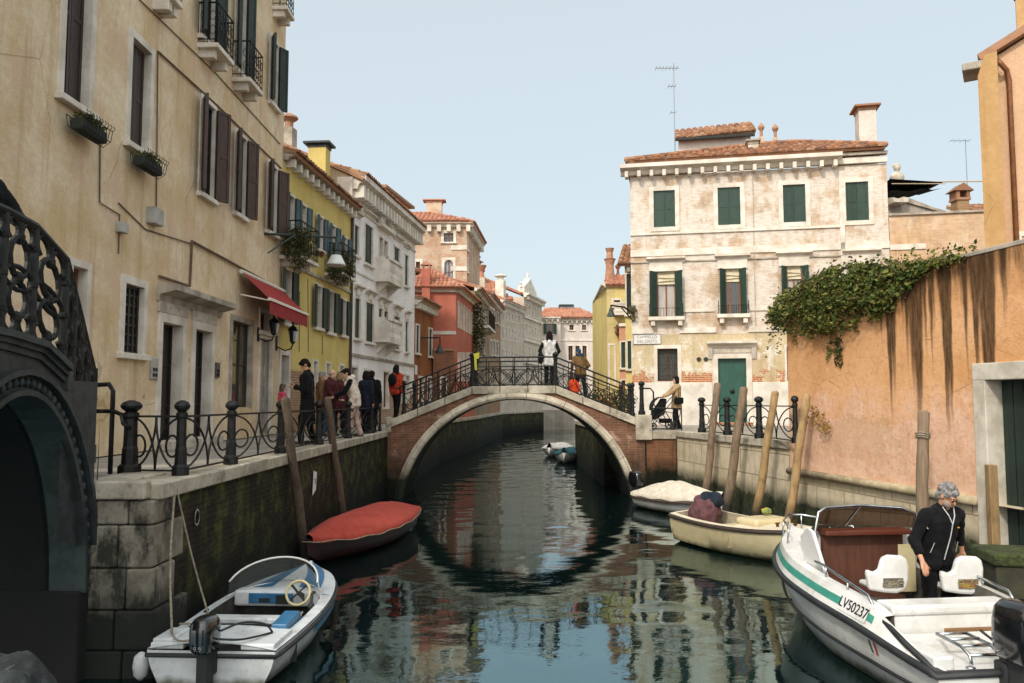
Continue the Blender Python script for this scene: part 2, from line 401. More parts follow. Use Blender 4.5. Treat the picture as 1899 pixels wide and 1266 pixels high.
        # a floor-to-roof partition keeps the rooms behind the openings dark
        m.quad((s0, rev + .35, z0), (s1, rev + .35, z0), (s1, rev + .35, z1), (s0, rev + .35, z1))
        o = m.build('wall', mat, s.root)
        if label: o['label'] = label
        s.zt = z1; s.D = D; return o
    def band(s, z, hgt, proj, mat, s0=None, s1=None, name='string_course', bevel=0):
        s0 = 0 if s0 is None else s0; s1 = s.L if s1 is None else s1
        return MB().box(s0 - .004, s1 + .004, -proj, .05, z, z + hgt).build(name, mat, s.root, bevel=bevel)
    def cornice(s, z, hgt, proj, mat, s0=None, s1=None, dent=.5, dmat=None, dw=.14, dh=.16, ends=(0, 0)):
        s0 = 0 if s0 is None else s0; s1 = s.L if s1 is None else s1
        m = MB(); a, b = s0 - ends[0], s1 + ends[1]
        prof = [(.03, z), (-proj * .35, z), (-proj * .5, z + hgt * .35), (-proj * .9, z + hgt * .55), (-proj, z + hgt * .6), (-proj, z + hgt), (.03, z + hgt)]
        m.prism([(p[0], p[1]) for p in prof], a, b, axis='x')
        if dent:
            m.mi = 1; n = max(2, int((b - a) / dent))
            for i in range(n):
                x = a + (b - a) * (i + .5) / n
                m.box(x - dw / 2, x + dw / 2, -proj * .8, .02, z - dh, z + hgt * .3)
        return m.build('cornice', [mat, dmat or mat], s.root, fix=True)
    def hood(s, s0, s1, z, mat, par=None, hgt=.22, proj=.22):    # cornice over a door or window
        m = MB(); prof = [(.03, z), (-.05, z), (-.07, z + hgt * .4), (-proj * .85, z + hgt * .6), (-proj, z + hgt * .65), (-proj, z + hgt), (.03, z + hgt * 1.08)]
        m.prism(prof, s0, s1, axis='x'); return m.build('window_hood', mat, par or s.root, fix=True)

def tiles(par, eL, eR, rR, rL, mat=TILE, w=.22, ln=.36, seed=1, under=None, name='roof'):
    """Barrel-tiled slope between an eave and a ridge, in the parent's space."""
    rr = random.Random(seed); eL, eR, rR, rL = map(V, (eL, eR, rR, rL))
    U = (eR - eL).normalized(); nn = U.cross(rL - eL).normalized() if (rL - eL).cross(U).length > 1e-4 else U.cross(rR - eR).normalized()
    if nn.z < 0: nn = -nn
    W = nn.cross(U).normalized()
    if W.z < 0: W = -W
    q = [((p - eL).dot(U), (p - eL).dot(W)) for p in (eL, eR, rR, rL)]
    def inside(u, v):
        for i in range(4):
            a, b = q[i], q[(i + 1) % 4]
            if (b[0] - a[0]) * (v - a[1]) - (b[1] - a[1]) * (u - a[0]) < -1e-4: return False
        return True
    m = MB(); m.quad(eL, eR, rR, rL)
    dn = nn * -.12; m.quad(eL + dn, rL + dn, rR + dn, eR + dn)
    for a, b in ((eL, eR), (eR, rR), (rR, rL), (rL, eL)): m.quad(a, a + dn, b + dn, b)
    umin, umax = min(p[0] for p in q), max(p[0] for p in q); vmax = max(p[1] for p in q)
    nu = int((umax - umin) / w); nv = int(vmax / ln) + 1
    for i in range(nu):
        u = umin + (i + .5) * (umax - umin) / nu
        for j in range(nv):
            v0 = j * ln - .06
            if not inside(u, v0 + ln * .5): continue
            v1 = v0 + ln * 1.15; du = rr.uniform(-.012, .012); h0, h1 = .085 + rr.uniform(-.012, .012), .055
            P = []
            for (v, h, wd) in ((v0, h0, w * .5), (v1, h1, w * .42)):
                for k in range(5):
                    a = math.pi * k / 4
                    P.append(eL + U * (u + du - math.cos(a) * wd) + W * v + nn * (.01 + math.sin(a) * h))
            m.add(P, [(k, k + 1, k + 6, k + 5) for k in range(4)] + [(4, 3, 2, 1, 0)])
    return m.build(name, mat, par)
def ridge(par, a, b, mat=TILE, r=.12, name='ridge_tiles'):
    a, b = V(a), V(b); n = max(1, int((b - a).length / .38)); m = MB()
    for i in range(n): m.cap(a.lerp(b, (i + .05) / n), a.lerp(b, (i + .92) / n), r, r * .85, 7)
    return m.build(name, mat, par)
def chimney(par, x, y, z, w, d, h, mat, cap=None, style='flat', name='chimney'):
    m = MB(); m.box(x - w / 2, x + w / 2, y - d / 2, y + d / 2, z, z + h); o = m.build(name, mat, par)
    c = MB()
    if style == 'flat':
        c.box(x - w * .55, x + w * .55, y - d * .55, y + d * .55, z + h, z + h + .12); c.box(x - w * .75, x + w * .75, y - d * .75, y + d * .75, z + h + .12, z + h + .19)
    elif style == 'gable':
        for sx in (-1, 1): c.box(x + sx * w * .42 - .05, x + sx * w * .42 + .05, y - d / 2, y + d / 2, z + h, z + h + .22)
        c.prism([(x - w * .72, z + h + .2), (x + w * .72, z + h + .2), (x, z + h + .2 + w * .55)], y - d * .6, y + d * .6)
    elif style == 'pot':
        c.lathe([(w * .5, 0), (w * .42, .15), (w * .3, .5), (w * .34, .55), (w * .7, .95), (w * .72, 1.0), (w * .5, 1.02)], 10, (x, y, z + h))
    elif style == 'round':
        c.lathe([(w * .35, 0), (w * .35, .25), (w * .75, .38), (w * .7, .45), (.02, .6)], 10, (x, y, z + h))
    c.build('chimney_cap', cap or TILE, o); return o
# ---------------------------------------------------------------- sky, sun
w = bpy.data.worlds.new('World'); SC.world = w; w.use_nodes = True
wt = w.node_tree; bg = wt.nodes['Background']
sky = wt.nodes.new('ShaderNodeTexSky'); sky.sky_type = 'NISHITA'; sky.sun_disc = False
SUN_EL, SUN_AZ = 40.0, 208.0
sky.sun_elevation = R(SUN_EL); sky.sun_rotation = R(SUN_AZ); sky.air_density = 1.0; sky.dust_density = 3.0; sky.ozone_density = 1.0; sky.altitude = 0
# thin veil of high cloud, brighter towards the sun (behind the viewer) than away from it
geo = wt.nodes.new('ShaderNodeTexCoord'); dotn = wt.nodes.new('ShaderNodeVectorMath'); dotn.operation = 'DOT_PRODUCT'
_e, _a = R(SUN_EL), R(SUN_AZ); dotn.inputs[1].default_value = (math.sin(_a) * math.cos(_e), math.cos(_a) * math.cos(_e), math.sin(_e)); wt.links.new(geo.outputs['Generated'], dotn.inputs[0])
mr = wt.nodes.new('ShaderNodeMapRange'); mr.interpolation_type = 'SMOOTHSTEP'; wt.links.new(dotn.outputs['Value'], mr.inputs[0])
for i_, v_ in ((1, .25), (2, 1.0), (3, 0.0), (4, 1.0)): mr.inputs[i_].default_value = v_
veil = wt.nodes.new('ShaderNodeMix'); veil.data_type = 'RGBA'; wt.links.new(mr.outputs[0], veil.inputs[0])
veil.inputs[6].default_value = (4.9, 5.5, 5.6, 1); veil.inputs[7].default_value = (19, 19, 18, 1)
hz = wt.nodes.new('ShaderNodeMix'); hz.data_type = 'RGBA'; hz.inputs[0].default_value = .72
wt.links.new(veil.outputs[2], hz.inputs[7])
wt.links.new(sky.outputs[0], hz.inputs[6]); wt.links.new(hz.outputs[2], bg.inputs[0]); bg.inputs[1].default_value = .13
sl = bpy.data.lights.new('sun', 'SUN'); sl.energy = 1.95; sl.angle = R(5.0); sl.color = (1, .92, .80)
so = bpy.data.objects.new('sun', sl); COL.objects.link(so)
el, az = R(SUN_EL), R(SUN_AZ)
sd = V((math.sin(az) * math.cos(el), math.cos(az) * math.cos(el), math.sin(el)))   # towards the sun
so.rotation_euler = sd.to_track_quat('Z', 'Y').to_euler(); so.location = sd * 60
SC.view_settings.view_transform = 'Standard'; SC.view_settings.look = 'None'; SC.view_settings.gamma = 1; SC.view_settings.exposure = 0.36
SC.cycles.use_denoising = True; SC.cycles.max_bounces = 6; SC.cycles.caustics_reflective = False; SC.cycles.caustics_refractive = False

# ---------------------------------------------------------------- water and ground
import numpy as np
t = NT('canal_water'); v = t.obj()
n2 = t.noise(t.mapv(v, (1.0, 1.4, 1)), 7.0, 3, .55, .5)
t.bs(Base_Color=(.002, .006, .006, 1), Roughness=.01, IOR=2.5, Specular_IOR_Level=.74, Specular_Tint=(.58, .93, 1, 1), Normal=t.bump(n2, .05, .02))
WATER = t.mat
def sheet(xs, ys, amp):
    rs = np.random.RandomState(5); X, Y = np.meshgrid(xs, ys); Z = np.zeros_like(X); S2 = 0
    for i in range(46):
        lam = .22 * (1.9 / .22) ** rs.rand(); th = math.pi / 2 + rs.randn() * .75; k = 2 * math.pi / lam; a = lam ** 1.15
        ph = k * (X * math.cos(th) + Y * math.sin(th)) + rs.rand() * 6.28 + .8 * np.sin(.6 * X + .45 * Y + rs.rand() * 6)
        Z += a * np.sin(ph); S2 += .5 * (a * k) ** 2
    patch = .75 + .45 * np.sin(X * .55 + 1.3 * np.sin(Y * .31)) * np.sin(Y * .42 + 1.7 + np.sin(X * .4))
    Z *= amp(Y) * patch / math.sqrt(S2)
    for ax, arr in ((1, X), (0, Y)):         # waves die out at the rim so the sheet meets its flat surroundings
        lo, hi = arr.min(), arr.max(); Z *= np.clip((arr - lo) / .4, 0, 1) * np.clip((hi - arr) / .4, 0, 1)
    n, m_ = X.shape; V_ = np.stack([X, Y, Z], -1).reshape(-1, 3); I = np.arange(n * m_).reshape(n, m_)
    F = np.stack([I[:-1, :-1], I[:-1, 1:], I[1:, 1:], I[1:, :-1]], -1).reshape(-1, 4)
    return V_, F
ys = [2.5]
while ys[-1] < 84: ys.append(ys[-1] + min(.16, .022 * max(1, ys[-1] / 7)))
V_, F = sheet(np.arange(-4.6, 9.6, .05), np.array(ys), lambda Y: np.interp(Y, [4, 10, 16, 22, 28, 45, 84], [.007, .010, .016, .028, .040, .046, .046]))
x0_, x1_, y0_, y1_ = V_[:, 0].min(), V_[:, 0].max(), V_[:, 1].min(), V_[:, 1].max()
me = bpy.data.meshes.new('water'); nv = len(V_)
ring = [(-90, -30), (120, -30), (120, 160), (-90, 160), (x0_, y0_), (x1_, y0_), (x1_, y1_), (x0_, y1_)]
vs = np.vstack([V_, np.array([(a, b, 0) for a, b in ring])])
fs = F.tolist() + [[nv, nv + 1, nv + 5, nv + 4], [nv + 1, nv + 2, nv + 6, nv + 5], [nv + 2, nv + 3, nv + 7, nv + 6], [nv + 3, nv, nv + 4, nv + 7]]
me.from_pydata(vs.tolist(), [], fs); me.polygons.foreach_set('use_smooth', [True] * len(me.polygons)); me.materials.append(WATER); me.update()
wo = bpy.data.objects.new('water', me); COL.objects.link(wo); struct(wo)
BED = simple('canal_bed_mud', C('20221c'), rough=1)
struct(MB().quad((-200, -60, -2.2), (300, -60, -2.2), (300, 400, -2.2), (-200, 400, -2.2)).build('canal_bed', BED))
t = NT('quay_paving'); v = t.obj()
tb = t.n('TexBrick', {'Vector': v, 'Color1': C('8a8378'), 'Color2': C('a0988b'), 'Mortar': C('5a544c'), 'Scale': 1.0, 'Mortar Size': .012, 'Brick Width': .8, 'Row Height': .42})
col = t.mix(t.math('MULTIPLY', t.ramp(t.noise(v, 1.1, 6, .7), .4, .7), .6), tb.outputs[0], C('6c655b'))
t.bs(Base_Color=col, Roughness=.85, Normal=t.bump(t.math('SUBTRACT', t.math('MULTIPLY', t.noise(v, 20, 4), .4), tb.outputs[1]), .3, .01)); PAVE = t.mat
LE = [(-3.95, 8.6), (-3.95, 24.12), (-3.72, 24.12), (-3.72, 26.6), (-3.62, 27.3), (-3.5, 37), (-2.95, 42), (-2.28, 48.6), (-1.7, 57.4), (-.95, 67), (2.9, 80.8)]
RE = [(3.87, 24.2), (5.05, 24.2), (6.3, 17.5), (9.8, -1.5)]
RE2 = [(9, 82), (5.2, 50), (3.8, 45), (3.1, 38), (3.2, 27.2), (3.87, 27.1)]
EOFZ = QZ - .02
struct(MB().prism(LE + [(-5, 140), (-80, 140), (-80, 8.6)], -1.5, EOFZ, 'z').build('pavement', PAVE, fix=True))
struct(MB().prism(RE + [(80, -1.5), (80, 140), (12, 140)] + RE2, -1.5, EOFZ, 'z').build('pavement', PAVE, fix=True))
struct(MB().prism([(-4, 82.5), (60, 82.5), (60, 180), (-4, 180)], -1.4, EOFZ - .01, 'z').build('pavement', PAVE, fix=True))

def strip(pts, off0, off1):                  # polygon between two offsets of a polyline (offset to the left of travel)
    P = [V((p[0], p[1], 0)) for p in pts]; A = []; B = []
    for i, p in enumerate(P):
        d1 = (P[i] - P[i - 1]).normalized() if i else None; d2 = (P[i + 1] - P[i]).normalized() if i < len(P) - 1 else None
        d1 = d1 or d2; d2 = d2 or d1; nn = (V((-d1.y, d1.x, 0)) + V((-d2.y, d2.x, 0)))
        nn = nn / max(nn.length_squared / 2, .3)
        A.append(p + nn * off0); B.append(p + nn * off1)
    return A, B
def wallstrip(m, pts, o0, o1, z0, z1, seg=None):
    A, B = strip(pts, o0, o1)
    for i in range(len(pts) - 1):
        n = 1 if not seg else max(1, int((A[i + 1] - A[i]).length / seg))
        for k in range(n):
            g = .006 if seg else 0; L = (A[i + 1] - A[i]).length
            u0, u1 = k / n + g / L, (k + 1) / n - g / L
            q = [A[i].lerp(A[i + 1], u0), A[i].lerp(A[i + 1], u1), B[i].lerp(B[i + 1], u1), B[i].lerp(B[i + 1], u0)]
            jz = rnd.uniform(-.006, .006) if seg else 0
            m.prism([(p.x, p.y) for p in q], z0, z1 + jz, 'z')
    return m
MOSS = C('1c2114')
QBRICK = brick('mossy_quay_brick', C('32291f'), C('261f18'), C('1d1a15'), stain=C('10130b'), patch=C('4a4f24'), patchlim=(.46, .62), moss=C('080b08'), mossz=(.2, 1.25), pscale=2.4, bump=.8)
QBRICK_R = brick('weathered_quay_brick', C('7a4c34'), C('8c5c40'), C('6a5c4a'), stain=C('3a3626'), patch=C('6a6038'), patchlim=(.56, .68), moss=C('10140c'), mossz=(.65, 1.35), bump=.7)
t = NT('coping_stone'); v = t.obj()
col = t.mix(t.ramp(t.noise(v, 1.3, 6, .7), .35, .65), C('bdb4a2'), C('8f8776')); col = t.mix(t.math('MULTIPLY', t.ramp(t.noise(v, 4, 6, .7), .5, .7), .7), col, C('4d4c3a'))
t.bs(Base_Color=col, Roughness=.9, Normal=t.bump(t.noise(v, 18, 5), .35, .012)); COPE = t.mat
def quay_wall(label, pts, mat, side=1, cope=True, z1=None, copeh=.17, ov=.06):
    o = thing('quay_wall', label, 'quay wall', (pts[0][0], pts[0][1], 0))
    lp = [(p[0] - pts[0][0], p[1] - pts[0][1]) for p in pts]
    z1 = z1 or QZ
    wallstrip(MB(), lp, 0, .34 * side, -1.2, z1 - (copeh if cope else 0)).build('wall', mat, o, fix=True)
    if cope: wallstrip(MB(), lp, -ov * side, .42 * side, z1 - copeh, z1, 1.25).build('coping', COPE, o, bevel=.015)
    return o
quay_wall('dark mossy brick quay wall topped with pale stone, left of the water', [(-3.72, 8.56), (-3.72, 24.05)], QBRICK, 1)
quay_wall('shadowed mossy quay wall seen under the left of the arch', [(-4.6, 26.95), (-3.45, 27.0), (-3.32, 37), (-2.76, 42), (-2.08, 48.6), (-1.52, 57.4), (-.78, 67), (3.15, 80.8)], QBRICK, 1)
quay_wall('side canal bank wall in the dark under the iron bridge', [(-40, 8.55), (-4.47, 8.55)], brick('shade_dark_bank_brick', C('1c1813'), C('15120e'), C('100e0b'), moss=C('070907'), mossz=(.3, 1.2), bump=.6), 1, cope=False)  # brick painted near black: the gloom under the bridge is in its colour
o = quay_wall('red brick quay wall joining the bridge to the right bank', [(3.84, 24.02), (4.84, 24.02)], QBRICK_R, 1, copeh=.24)
t = NT('pale_quay_stone'); v = t.obj(); wv = t.wallvec(v)
tb = t.n('TexBrick', {'Vector': wv, 'Color1': C('cfc2aa'), 'Color2': C('c2b498'), 'Mortar': C('857a62'), 'Scale': 1.0, 'Mortar Size': .012, 'Brick Width': .95, 'Row Height': .55})
z = t.xyz(v)[2]; nz = t.noise(v, 2.6, 6, .7)
col = t.mix(t.math('MULTIPLY', t.ramp(nz, .4, .65), .5), tb.outputs[0], C('9a8c6e'))
col = t.mix(t.math('MULTIPLY', t.ramp(t.noise(t.mapv(v, (3, 3, .3)), 2, 5), .55, .75), .45), col, C('6a6040'))
zz = t.math('ADD', z, t.math('MULTIPLY', t.math('SUBTRACT', nz, .5), .55))
col = t.mix(t.n('MapRange', {0: zz, 1: .62, 2: .95, 3: 1.0, 4: 0.0}).outputs[0], col, t.mix(t.ramp(t.noise(v, 7, 5, .7), .4, .6), C('14180c'), C('33391a')))
t.bs(Base_Color=col, Roughness=.92, Normal=t.bump(t.math('SUBTRACT', t.noise(v, 14, 5), tb.outputs[1]), .5, .015)); PALEQ = t.mat
quay_wall('pale stone quay wall under the railing by the wooden piles', [(4.86, 23.96), (6.0, 17.56)], PALEQ, 1)
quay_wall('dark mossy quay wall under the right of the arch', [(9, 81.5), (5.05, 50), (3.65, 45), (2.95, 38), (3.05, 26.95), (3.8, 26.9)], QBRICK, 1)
# the stone pier on the corner of the side canal
t = NT('weathered_pier_ashlar'); v = t.obj()
col = t.mix(t.ramp(t.noise(v, 1.7, 6, .7), .38, .62), C('958e80'), C('696254')); col = t.mix(t.math('MULTIPLY', t.ramp(t.noise(t.mapv(v, (1, 1, .45)), 3.6, 7, .72), .45, .6), .92), col, C('22231b'))
zz = t.math('ADD', t.xyz(v)[2], t.math('MULTIPLY', t.math('SUBTRACT', t.noise(v, 2.4, 6, .7), .5), 1.0)); col = t.mix(t.n('MapRange', {0: zz, 1: .55, 2: 1.15, 3: 1.0, 4: 0.0}).outputs[0], col, C('12150d'))
t.bs(Base_Color=col, Roughness=.92, Normal=t.bump(t.noise(v, 14, 6, .65), .6, .02)); PIERST = t.mat
o = thing('stone_pier', 'pale weathered ashlar pier at the left canal corner, below the first railing post', 'pier', (-4.1, 8.85, 0))
m = MB(); zc = -.6; k = 0
for hgt in (.42, .45, .40, .42, .44, .255):
    xr = .40 + .022 * max(0, 4 - k); ln = (.16 if k % 2 else .42) + .05 * max(0, 3 - k)
    xs = [-.27, .03 + .1 * (k % 2), xr]
    for a, b in zip(xs[:-1], xs[1:]): m.box(a + .006, b - .006, -.38 - .012 * max(0, 4 - k), ln if b == xr else .3, zc + .006, zc + hgt - .006)
    zc += hgt; k += 1
m.build('ashlar_blocks', PIERST, o, bevel=.022)
MB().prism([(-.43, -.43), (.32, -.43), (.32, -.27), (.04, -.27), (.04, .75), (-.43, .75)], 1.795, QZ + .03, 'z').build('cap_slab', COPE, o, bevel=.02)

# ---------------------------------------------------------------- stone and brick arch bridge
BX, BY, BW = .136, 24.0, 2.7
br = thing('arch_bridge', 'red brick footbridge with a rounded pale stone arch and iron railings', 'bridge', (BX, BY, 0))
CZ, RO, RI = -.5, 3.6, 3.37
DK = [(-3.72, 2.28), (-1.32, 3.26), (1.16, 3.28), (3.55, 2.33)]        # top of the stone edge, local x
def deckz(x):
    for (a, za), (b, zb) in zip(DK[:-1], DK[1:]):
        if x <= b or b == DK[-1][0]: return za + (zb - za) * (x - a) / (b - a)
BBRICK = brick('bridge_brick', C('6c4734'), C('885b45'), C('77695a'), stain=C('2e2c1e'), patch=C('a8927e'), patchlim=(.54, .68), moss=C('12160d'), mossz=(.45, 1.5), pscale=2.0, bump=.7)
def spandrel(y, flip):
    m = MB(); N = 48; xs = [-3.80] + [-RO * .999 + 2 * RO * .999 * i / N for i in range(N + 1)] + [3.78]
    for a, b in zip(xs[:-1], xs[1:]):
        za = CZ + math.sqrt(max(0, RO * RO - a * a)) - .05 if abs(a) < RO else -1.0
        zb = CZ + math.sqrt(max(0, RO * RO - b * b)) - .05 if abs(b) < RO else -1.0
        ta, tb_ = max(deckz(a) - .2, za + .01), max(deckz(b) - .2, zb + .01)
        m.quad((a, y, za), (b, y, zb), (b, y, tb_), (a, y, ta))
    return m.build('spandrel_wall', BBRICK, br)
spandrel(.0, 0); spandrel(BW, 1)
m = MB(); N = 40                                                    # barrel underside
for i in range(N):
    a0, a1 = math.pi * i / N, math.pi * (i + 1) / N
    p = [(-math.cos(a) * RI, CZ + math.sin(a) * RI) for a in (a0, a1)]
    m.quad((p[0][0], .02, p[0][1]), (p[1][0], .02, p[1][1]), (p[1][0], BW - .02, p[1][1]), (p[0][0], BW - .02, p[0][1]))
m.box(-3.86, -3.79, 0.01, BW, -1, 2.0); m.box(3.77, 3.83, 0.01, BW, -1, 2.0)
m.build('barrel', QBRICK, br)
t = NT('arch_stone'); v = t.obj(); z = t.xyz(v)[2]
col = t.mix(t.ramp(t.noise(v, 1.6, 6, .7), .35, .65), C('c2b8a6'), C('968c7a')); col = t.mix(t.math('MULTIPLY', t.ramp(t.noise(v, 5, 6, .7), .55, .72), .6), col, C('57523f'))
zz = t.math('ADD', z, t.math('MULTIPLY', t.math('SUBTRACT', t.noise(v, 3, 5), .5), .3))
col = t.mix(t.n('MapRange', {0: zz, 1: .55, 2: .85, 3: 1.0, 4: 0.0}).outputs[0], col, C('1a1e10'))
t.bs(Base_Color=col, Roughness=.88, Normal=t.bump(t.noise(v, 20, 5), .3, .01)); ARCHST = t.mat
for yy, fl in ((0, -1), (BW, 1)):
    m = MB(); NS = 19
    for k in range(NS):
        secs = []
        for j in range(7):
            a = math.pi * (k + .012 + .976 * j / 6) / NS; ca, sa = -math.cos(a), math.sin(a); sec = []
            prof = [(RI, .03), (RI, .10), (RI + .03, .15), (RI + .09, .175), (RI + .15, .15), (RI + .185, .09), (RI + .19, .07), (RO + .01, .06), (RO + .01, -.03), (RI, -.03)]
            for r_, d_ in prof: sec.append((ca * r_, yy + fl * d_, CZ + sa * r_))
            secs.append(sec)
        m.loft(secs, close=True, cap=True)
    m.build('arch_ring', ARCHST, br, fix=True, auto=35)
for yy, fl in ((0, -1), (BW, 1)):                                    # stone edge band
    m = MB(); secs = []
    for (x0, za), (x1, zb) in zip(DK[:-1], DK[1:]):
        n = max(2, round((x1 - x0) / .85))
        for i in range(n):
            u0, u1 = i / n + .004, (i + 1) / n - .004; xa, xb = x0 + (x1 - x0) * u0, x0 + (x1 - x0) * u1; z0_, z1_ = za + (zb - za) * u0, za + (zb - za) * u1
            y0, y1 = sorted((yy + fl * .08, yy - fl * .30))
            m.add([(xa, y0, z0_ - .23), (xb, y0, z1_ - .23), (xb, y1, z1_ - .23), (xa, y1, z0_ - .23), (xa, y0, z0_), (xb, y0, z1_), (xb, y1, z1_), (xa, y1, z0_)],
                  [(3, 2, 1, 0), (4, 5, 6, 7), (0, 1, 5, 4), (1, 2, 6, 5), (2, 3, 7, 6), (3, 0, 4, 7)])
    m.build('stone_edge', COPE, br, bevel=.014)
m = MB(); ns = 34
for i in range(ns):                                                  # shallow steps
    xa, xb = -3.72 + 7.27 * i / ns, -3.72 + 7.27 * (i + 1) / ns
    zt = min(deckz(xa), deckz(xb)) - .03
    m.box(xa, xb, .3, BW - .3, zt - .16, zt)
m.build('steps', PAVE, br)
MB().box(3.5, 3.98, -.14, .34, 1.68, 2.42).build('end_block', COPE, br, bevel=.03); MB().box(3.5, 3.98, BW - .3, BW + .1, 1.6, 2.42).build('end_block', COPE, br, bevel=.03)
m = MB(); m.box(-3.85, -3.70, -.10, .3, 1.9, 2.36); m.build('end_block', COPE, br, bevel=.03)

def railpat(m, P, kind, r=.013):
    """One railing panel; P(u, v) maps the unit panel to space."""
    def arc(cu, cv, ru, rv, a0, a1, n=9):
        m.tube([P(cu + ru * math.cos(R(a0 + (a1 - a0) * i / n)), cv + rv * math.sin(R(a0 + (a1 - a0) * i / n))) for i in range(n + 1)], r, 5)
    if kind == 'quay':
        arc(0, 0, .5, .97, 0, 90); arc(1, 0, .5, .97, 90, 180); arc(0, 1, .5, .97, -90, 0); arc(1, 1, .5, .97, 180, 270)
        arc(.155, .45, .13, .2, 0, 360, 14); arc(.845, .45, .13, .2, 0, 360, 14)
    elif kind == 'thin':
        for u0 in (0, .34, .66):
            m.tube([P(u0, .05), P(u0 + .34, .66)], r * .8, 4); m.tube([P(u0 + .34, .05), P(u0, .66)], r * .8, 4)
        arc(.5, .05, .48, .6, 0, 180, 10); arc(.25, .66, .24, .58, 180, 360, 10); arc(.75, .66, .24, .58, 180, 360, 10)
        m.tube([P(0, .69), P(1, .69)], r * 1.3, 5)
        for u in (.02, .34, .66, .98): m.tube([P(u, 0), P(u, 1)], r, 4)
def lerp3(a, b, u, h, v): return a.lerp(b, u) + V((0, 0, h * v))
POSTPROF = [(.125, 0), (.125, .10), (.09, .13), (.085, .3), (.075, .34), (.07, .66), (.085, .69), (.085, .73), (.06, .75), (.11, .79), (.118, .82), (.09, .86), (.03, .885)]
def post(parent, p, h=.87, k=1.0):
    return MB().lathe([(r_ * k, z_ * h / .885) for r_, z_ in POSTPROF], 8).build('post', IRON, parent, loc=p)
for y in (.12, BW - .12):
    secs = [(-3.35, -1.32), (-1.32, 1.16), (1.16, 3.45)]
    for a, b in secs:
        A, B = V((a, y, deckz(a) - .01)), V((b, y, deckz(b) - .01)); H = .86
        m = MB(); n = max(1, round((B - A).length / 1.3))
        for i in range(n):
            p, q = A.lerp(B, i / n), A.lerp(B, (i + 1) / n)
            railpat(m, lambda u, v_, p=p, q=q: lerp3(p, q, u, H, v_), 'thin', .012)
        m.tube([A + V((0, 0, .05)), B + V((0, 0, .05))], .016, 5)
        m.build('railing_panel', IRON, br)
    pts = [V((x, y, deckz(x) + .86)) for x in (-3.6, -3.35, -1.32, 1.16, 3.45)]
    MB().tube(pts, .026, 7).build('handrail', IRON, br)
    for x, k in ((-3.35, .6), (-1.32, .8), (1.16, .8), (3.45, .6)): post(br, (x, y, deckz(x) - .02), 1.03, k)
post(br, (3.72, .12, 2.40), 1.02, .85); post(br, (3.72, BW - .12, 2.40), 1.02, .85)
MB().tube([(3.74, .12, 3.2), (3.98, .12, 3.2), (4.07, .12, 3.1), (4.08, .12, 2.72), (4.16, .12, 2.62), (4.42, .12, 2.6)], .024, 7).build('handrail', IRON, br)

# ---------------------------------------------------------------- quay railings
def railing(label, pts, hs=.68, ph=.87, kinds=None, ks=None, group=None):
    p0 = V(pts[0]); o = thing('quay_railing', label, 'railing', p0)
    L = [V(p) - p0 for p in pts]
    for i, p in enumerate(L): post(o, p, ph, (ks[i] if ks else 1.0))
    for a, b in zip(L[:-1], L[1:]):
        m = MB(); H = hs
        railpat(m, lambda u, v_, a=a, b=b: lerp3(a, b, .03 + .94 * u, H - .05, v_) + V((0, 0, .05)), 'quay', .014)
        m.bar(a + V((0, 0, .05)), b + V((0, 0, .05)), .03, .02); m.build('railing_panel', IRON, o)
        MB().bar(a + V((0, 0, hs)), b + V((0, 0, hs)), .05, .025).build('handrail', IRON, o)
    return o
lx = [245, 340, 432, 523, 593, 647, 690]
LP = []
for x in lx:
    u = (x - 949.5) / FPX; Y = -3.86 / u * 1.0; LP.append((-3.86, Y, QZ))
LP[0] = (-4.50, 9.6, QZ)
LP.append((-3.86, 23.75, QZ))
railing('black iron railing of looped curves along the left quay', LP, ks=[1.1, .82, .82, .82, .82, .82, .82, .4])
RP = [at(1297, 802, z=QZ), at(1344, 807, z=QZ), at(1403, 813, z=QZ), at(1470, 822, z=QZ)]
railing('black iron railing of looped curves beside the wooden piles', [(p.x + .1, p.y + .1, QZ) for p in RP], hs=.76, ph=.98, ks=[.95] * 3 + [.7])
o = thing('gate_railing', 'low iron gate railing between the bridge post and the quay railing', 'railing', (4.3, 24.16, QZ))
m = MB(); q0, q1 = V((-.15, 0, 0)), V((.72, -.12, 0))
m.tube([q0 + V((0, 0, .06)), q1 + V((0, 0, .06))], .014, 5); m.tube([q0 + V((0, 0, .66)), q1 + V((0, 0, .66))], .02, 5)
for q in (q0, q1): m.tube([q, q + V((0, 0, .66))], .018, 5)
for i in range(8):
    pass
m.tube([q0.lerp(q1, .5 - .48 * math.cos(R(180 * i / 10))) + V((0, 0, .06 + .5 * math.sin(R(180 * i / 10)))) for i in range(11)], .011, 5)
m.tube([q0.lerp(q1, .5 - .48 * math.cos(R(180 * i / 10))) + V((0, 0, .64 - .5 * math.sin(R(180 * i / 10)))) for i in range(11)], .011, 5)
m.build('railing_panel', IRON, o)
# bent pipe handrail beside the iron bridge
o = thing('pipe_handrail', 'bent black pipe handrail standing between iron bridge and first quay post', 'handrail', (-4.75, 9.65, QZ))
MB().tube([(-.36, .15, 1.05), (-.05, 0, 1.06), (.0, 0, .98), (.0, 0, 0)], .028, 7).tube([(-.40, .15, 1.12), (-.36, .15, .80), (-.28, .1, .74), (.02, -.02, .74), (.16, -.1, .70), (.2, -.14, .6), (.3, -.2, .55)], .026, 7).build('pipe', IRON, o)

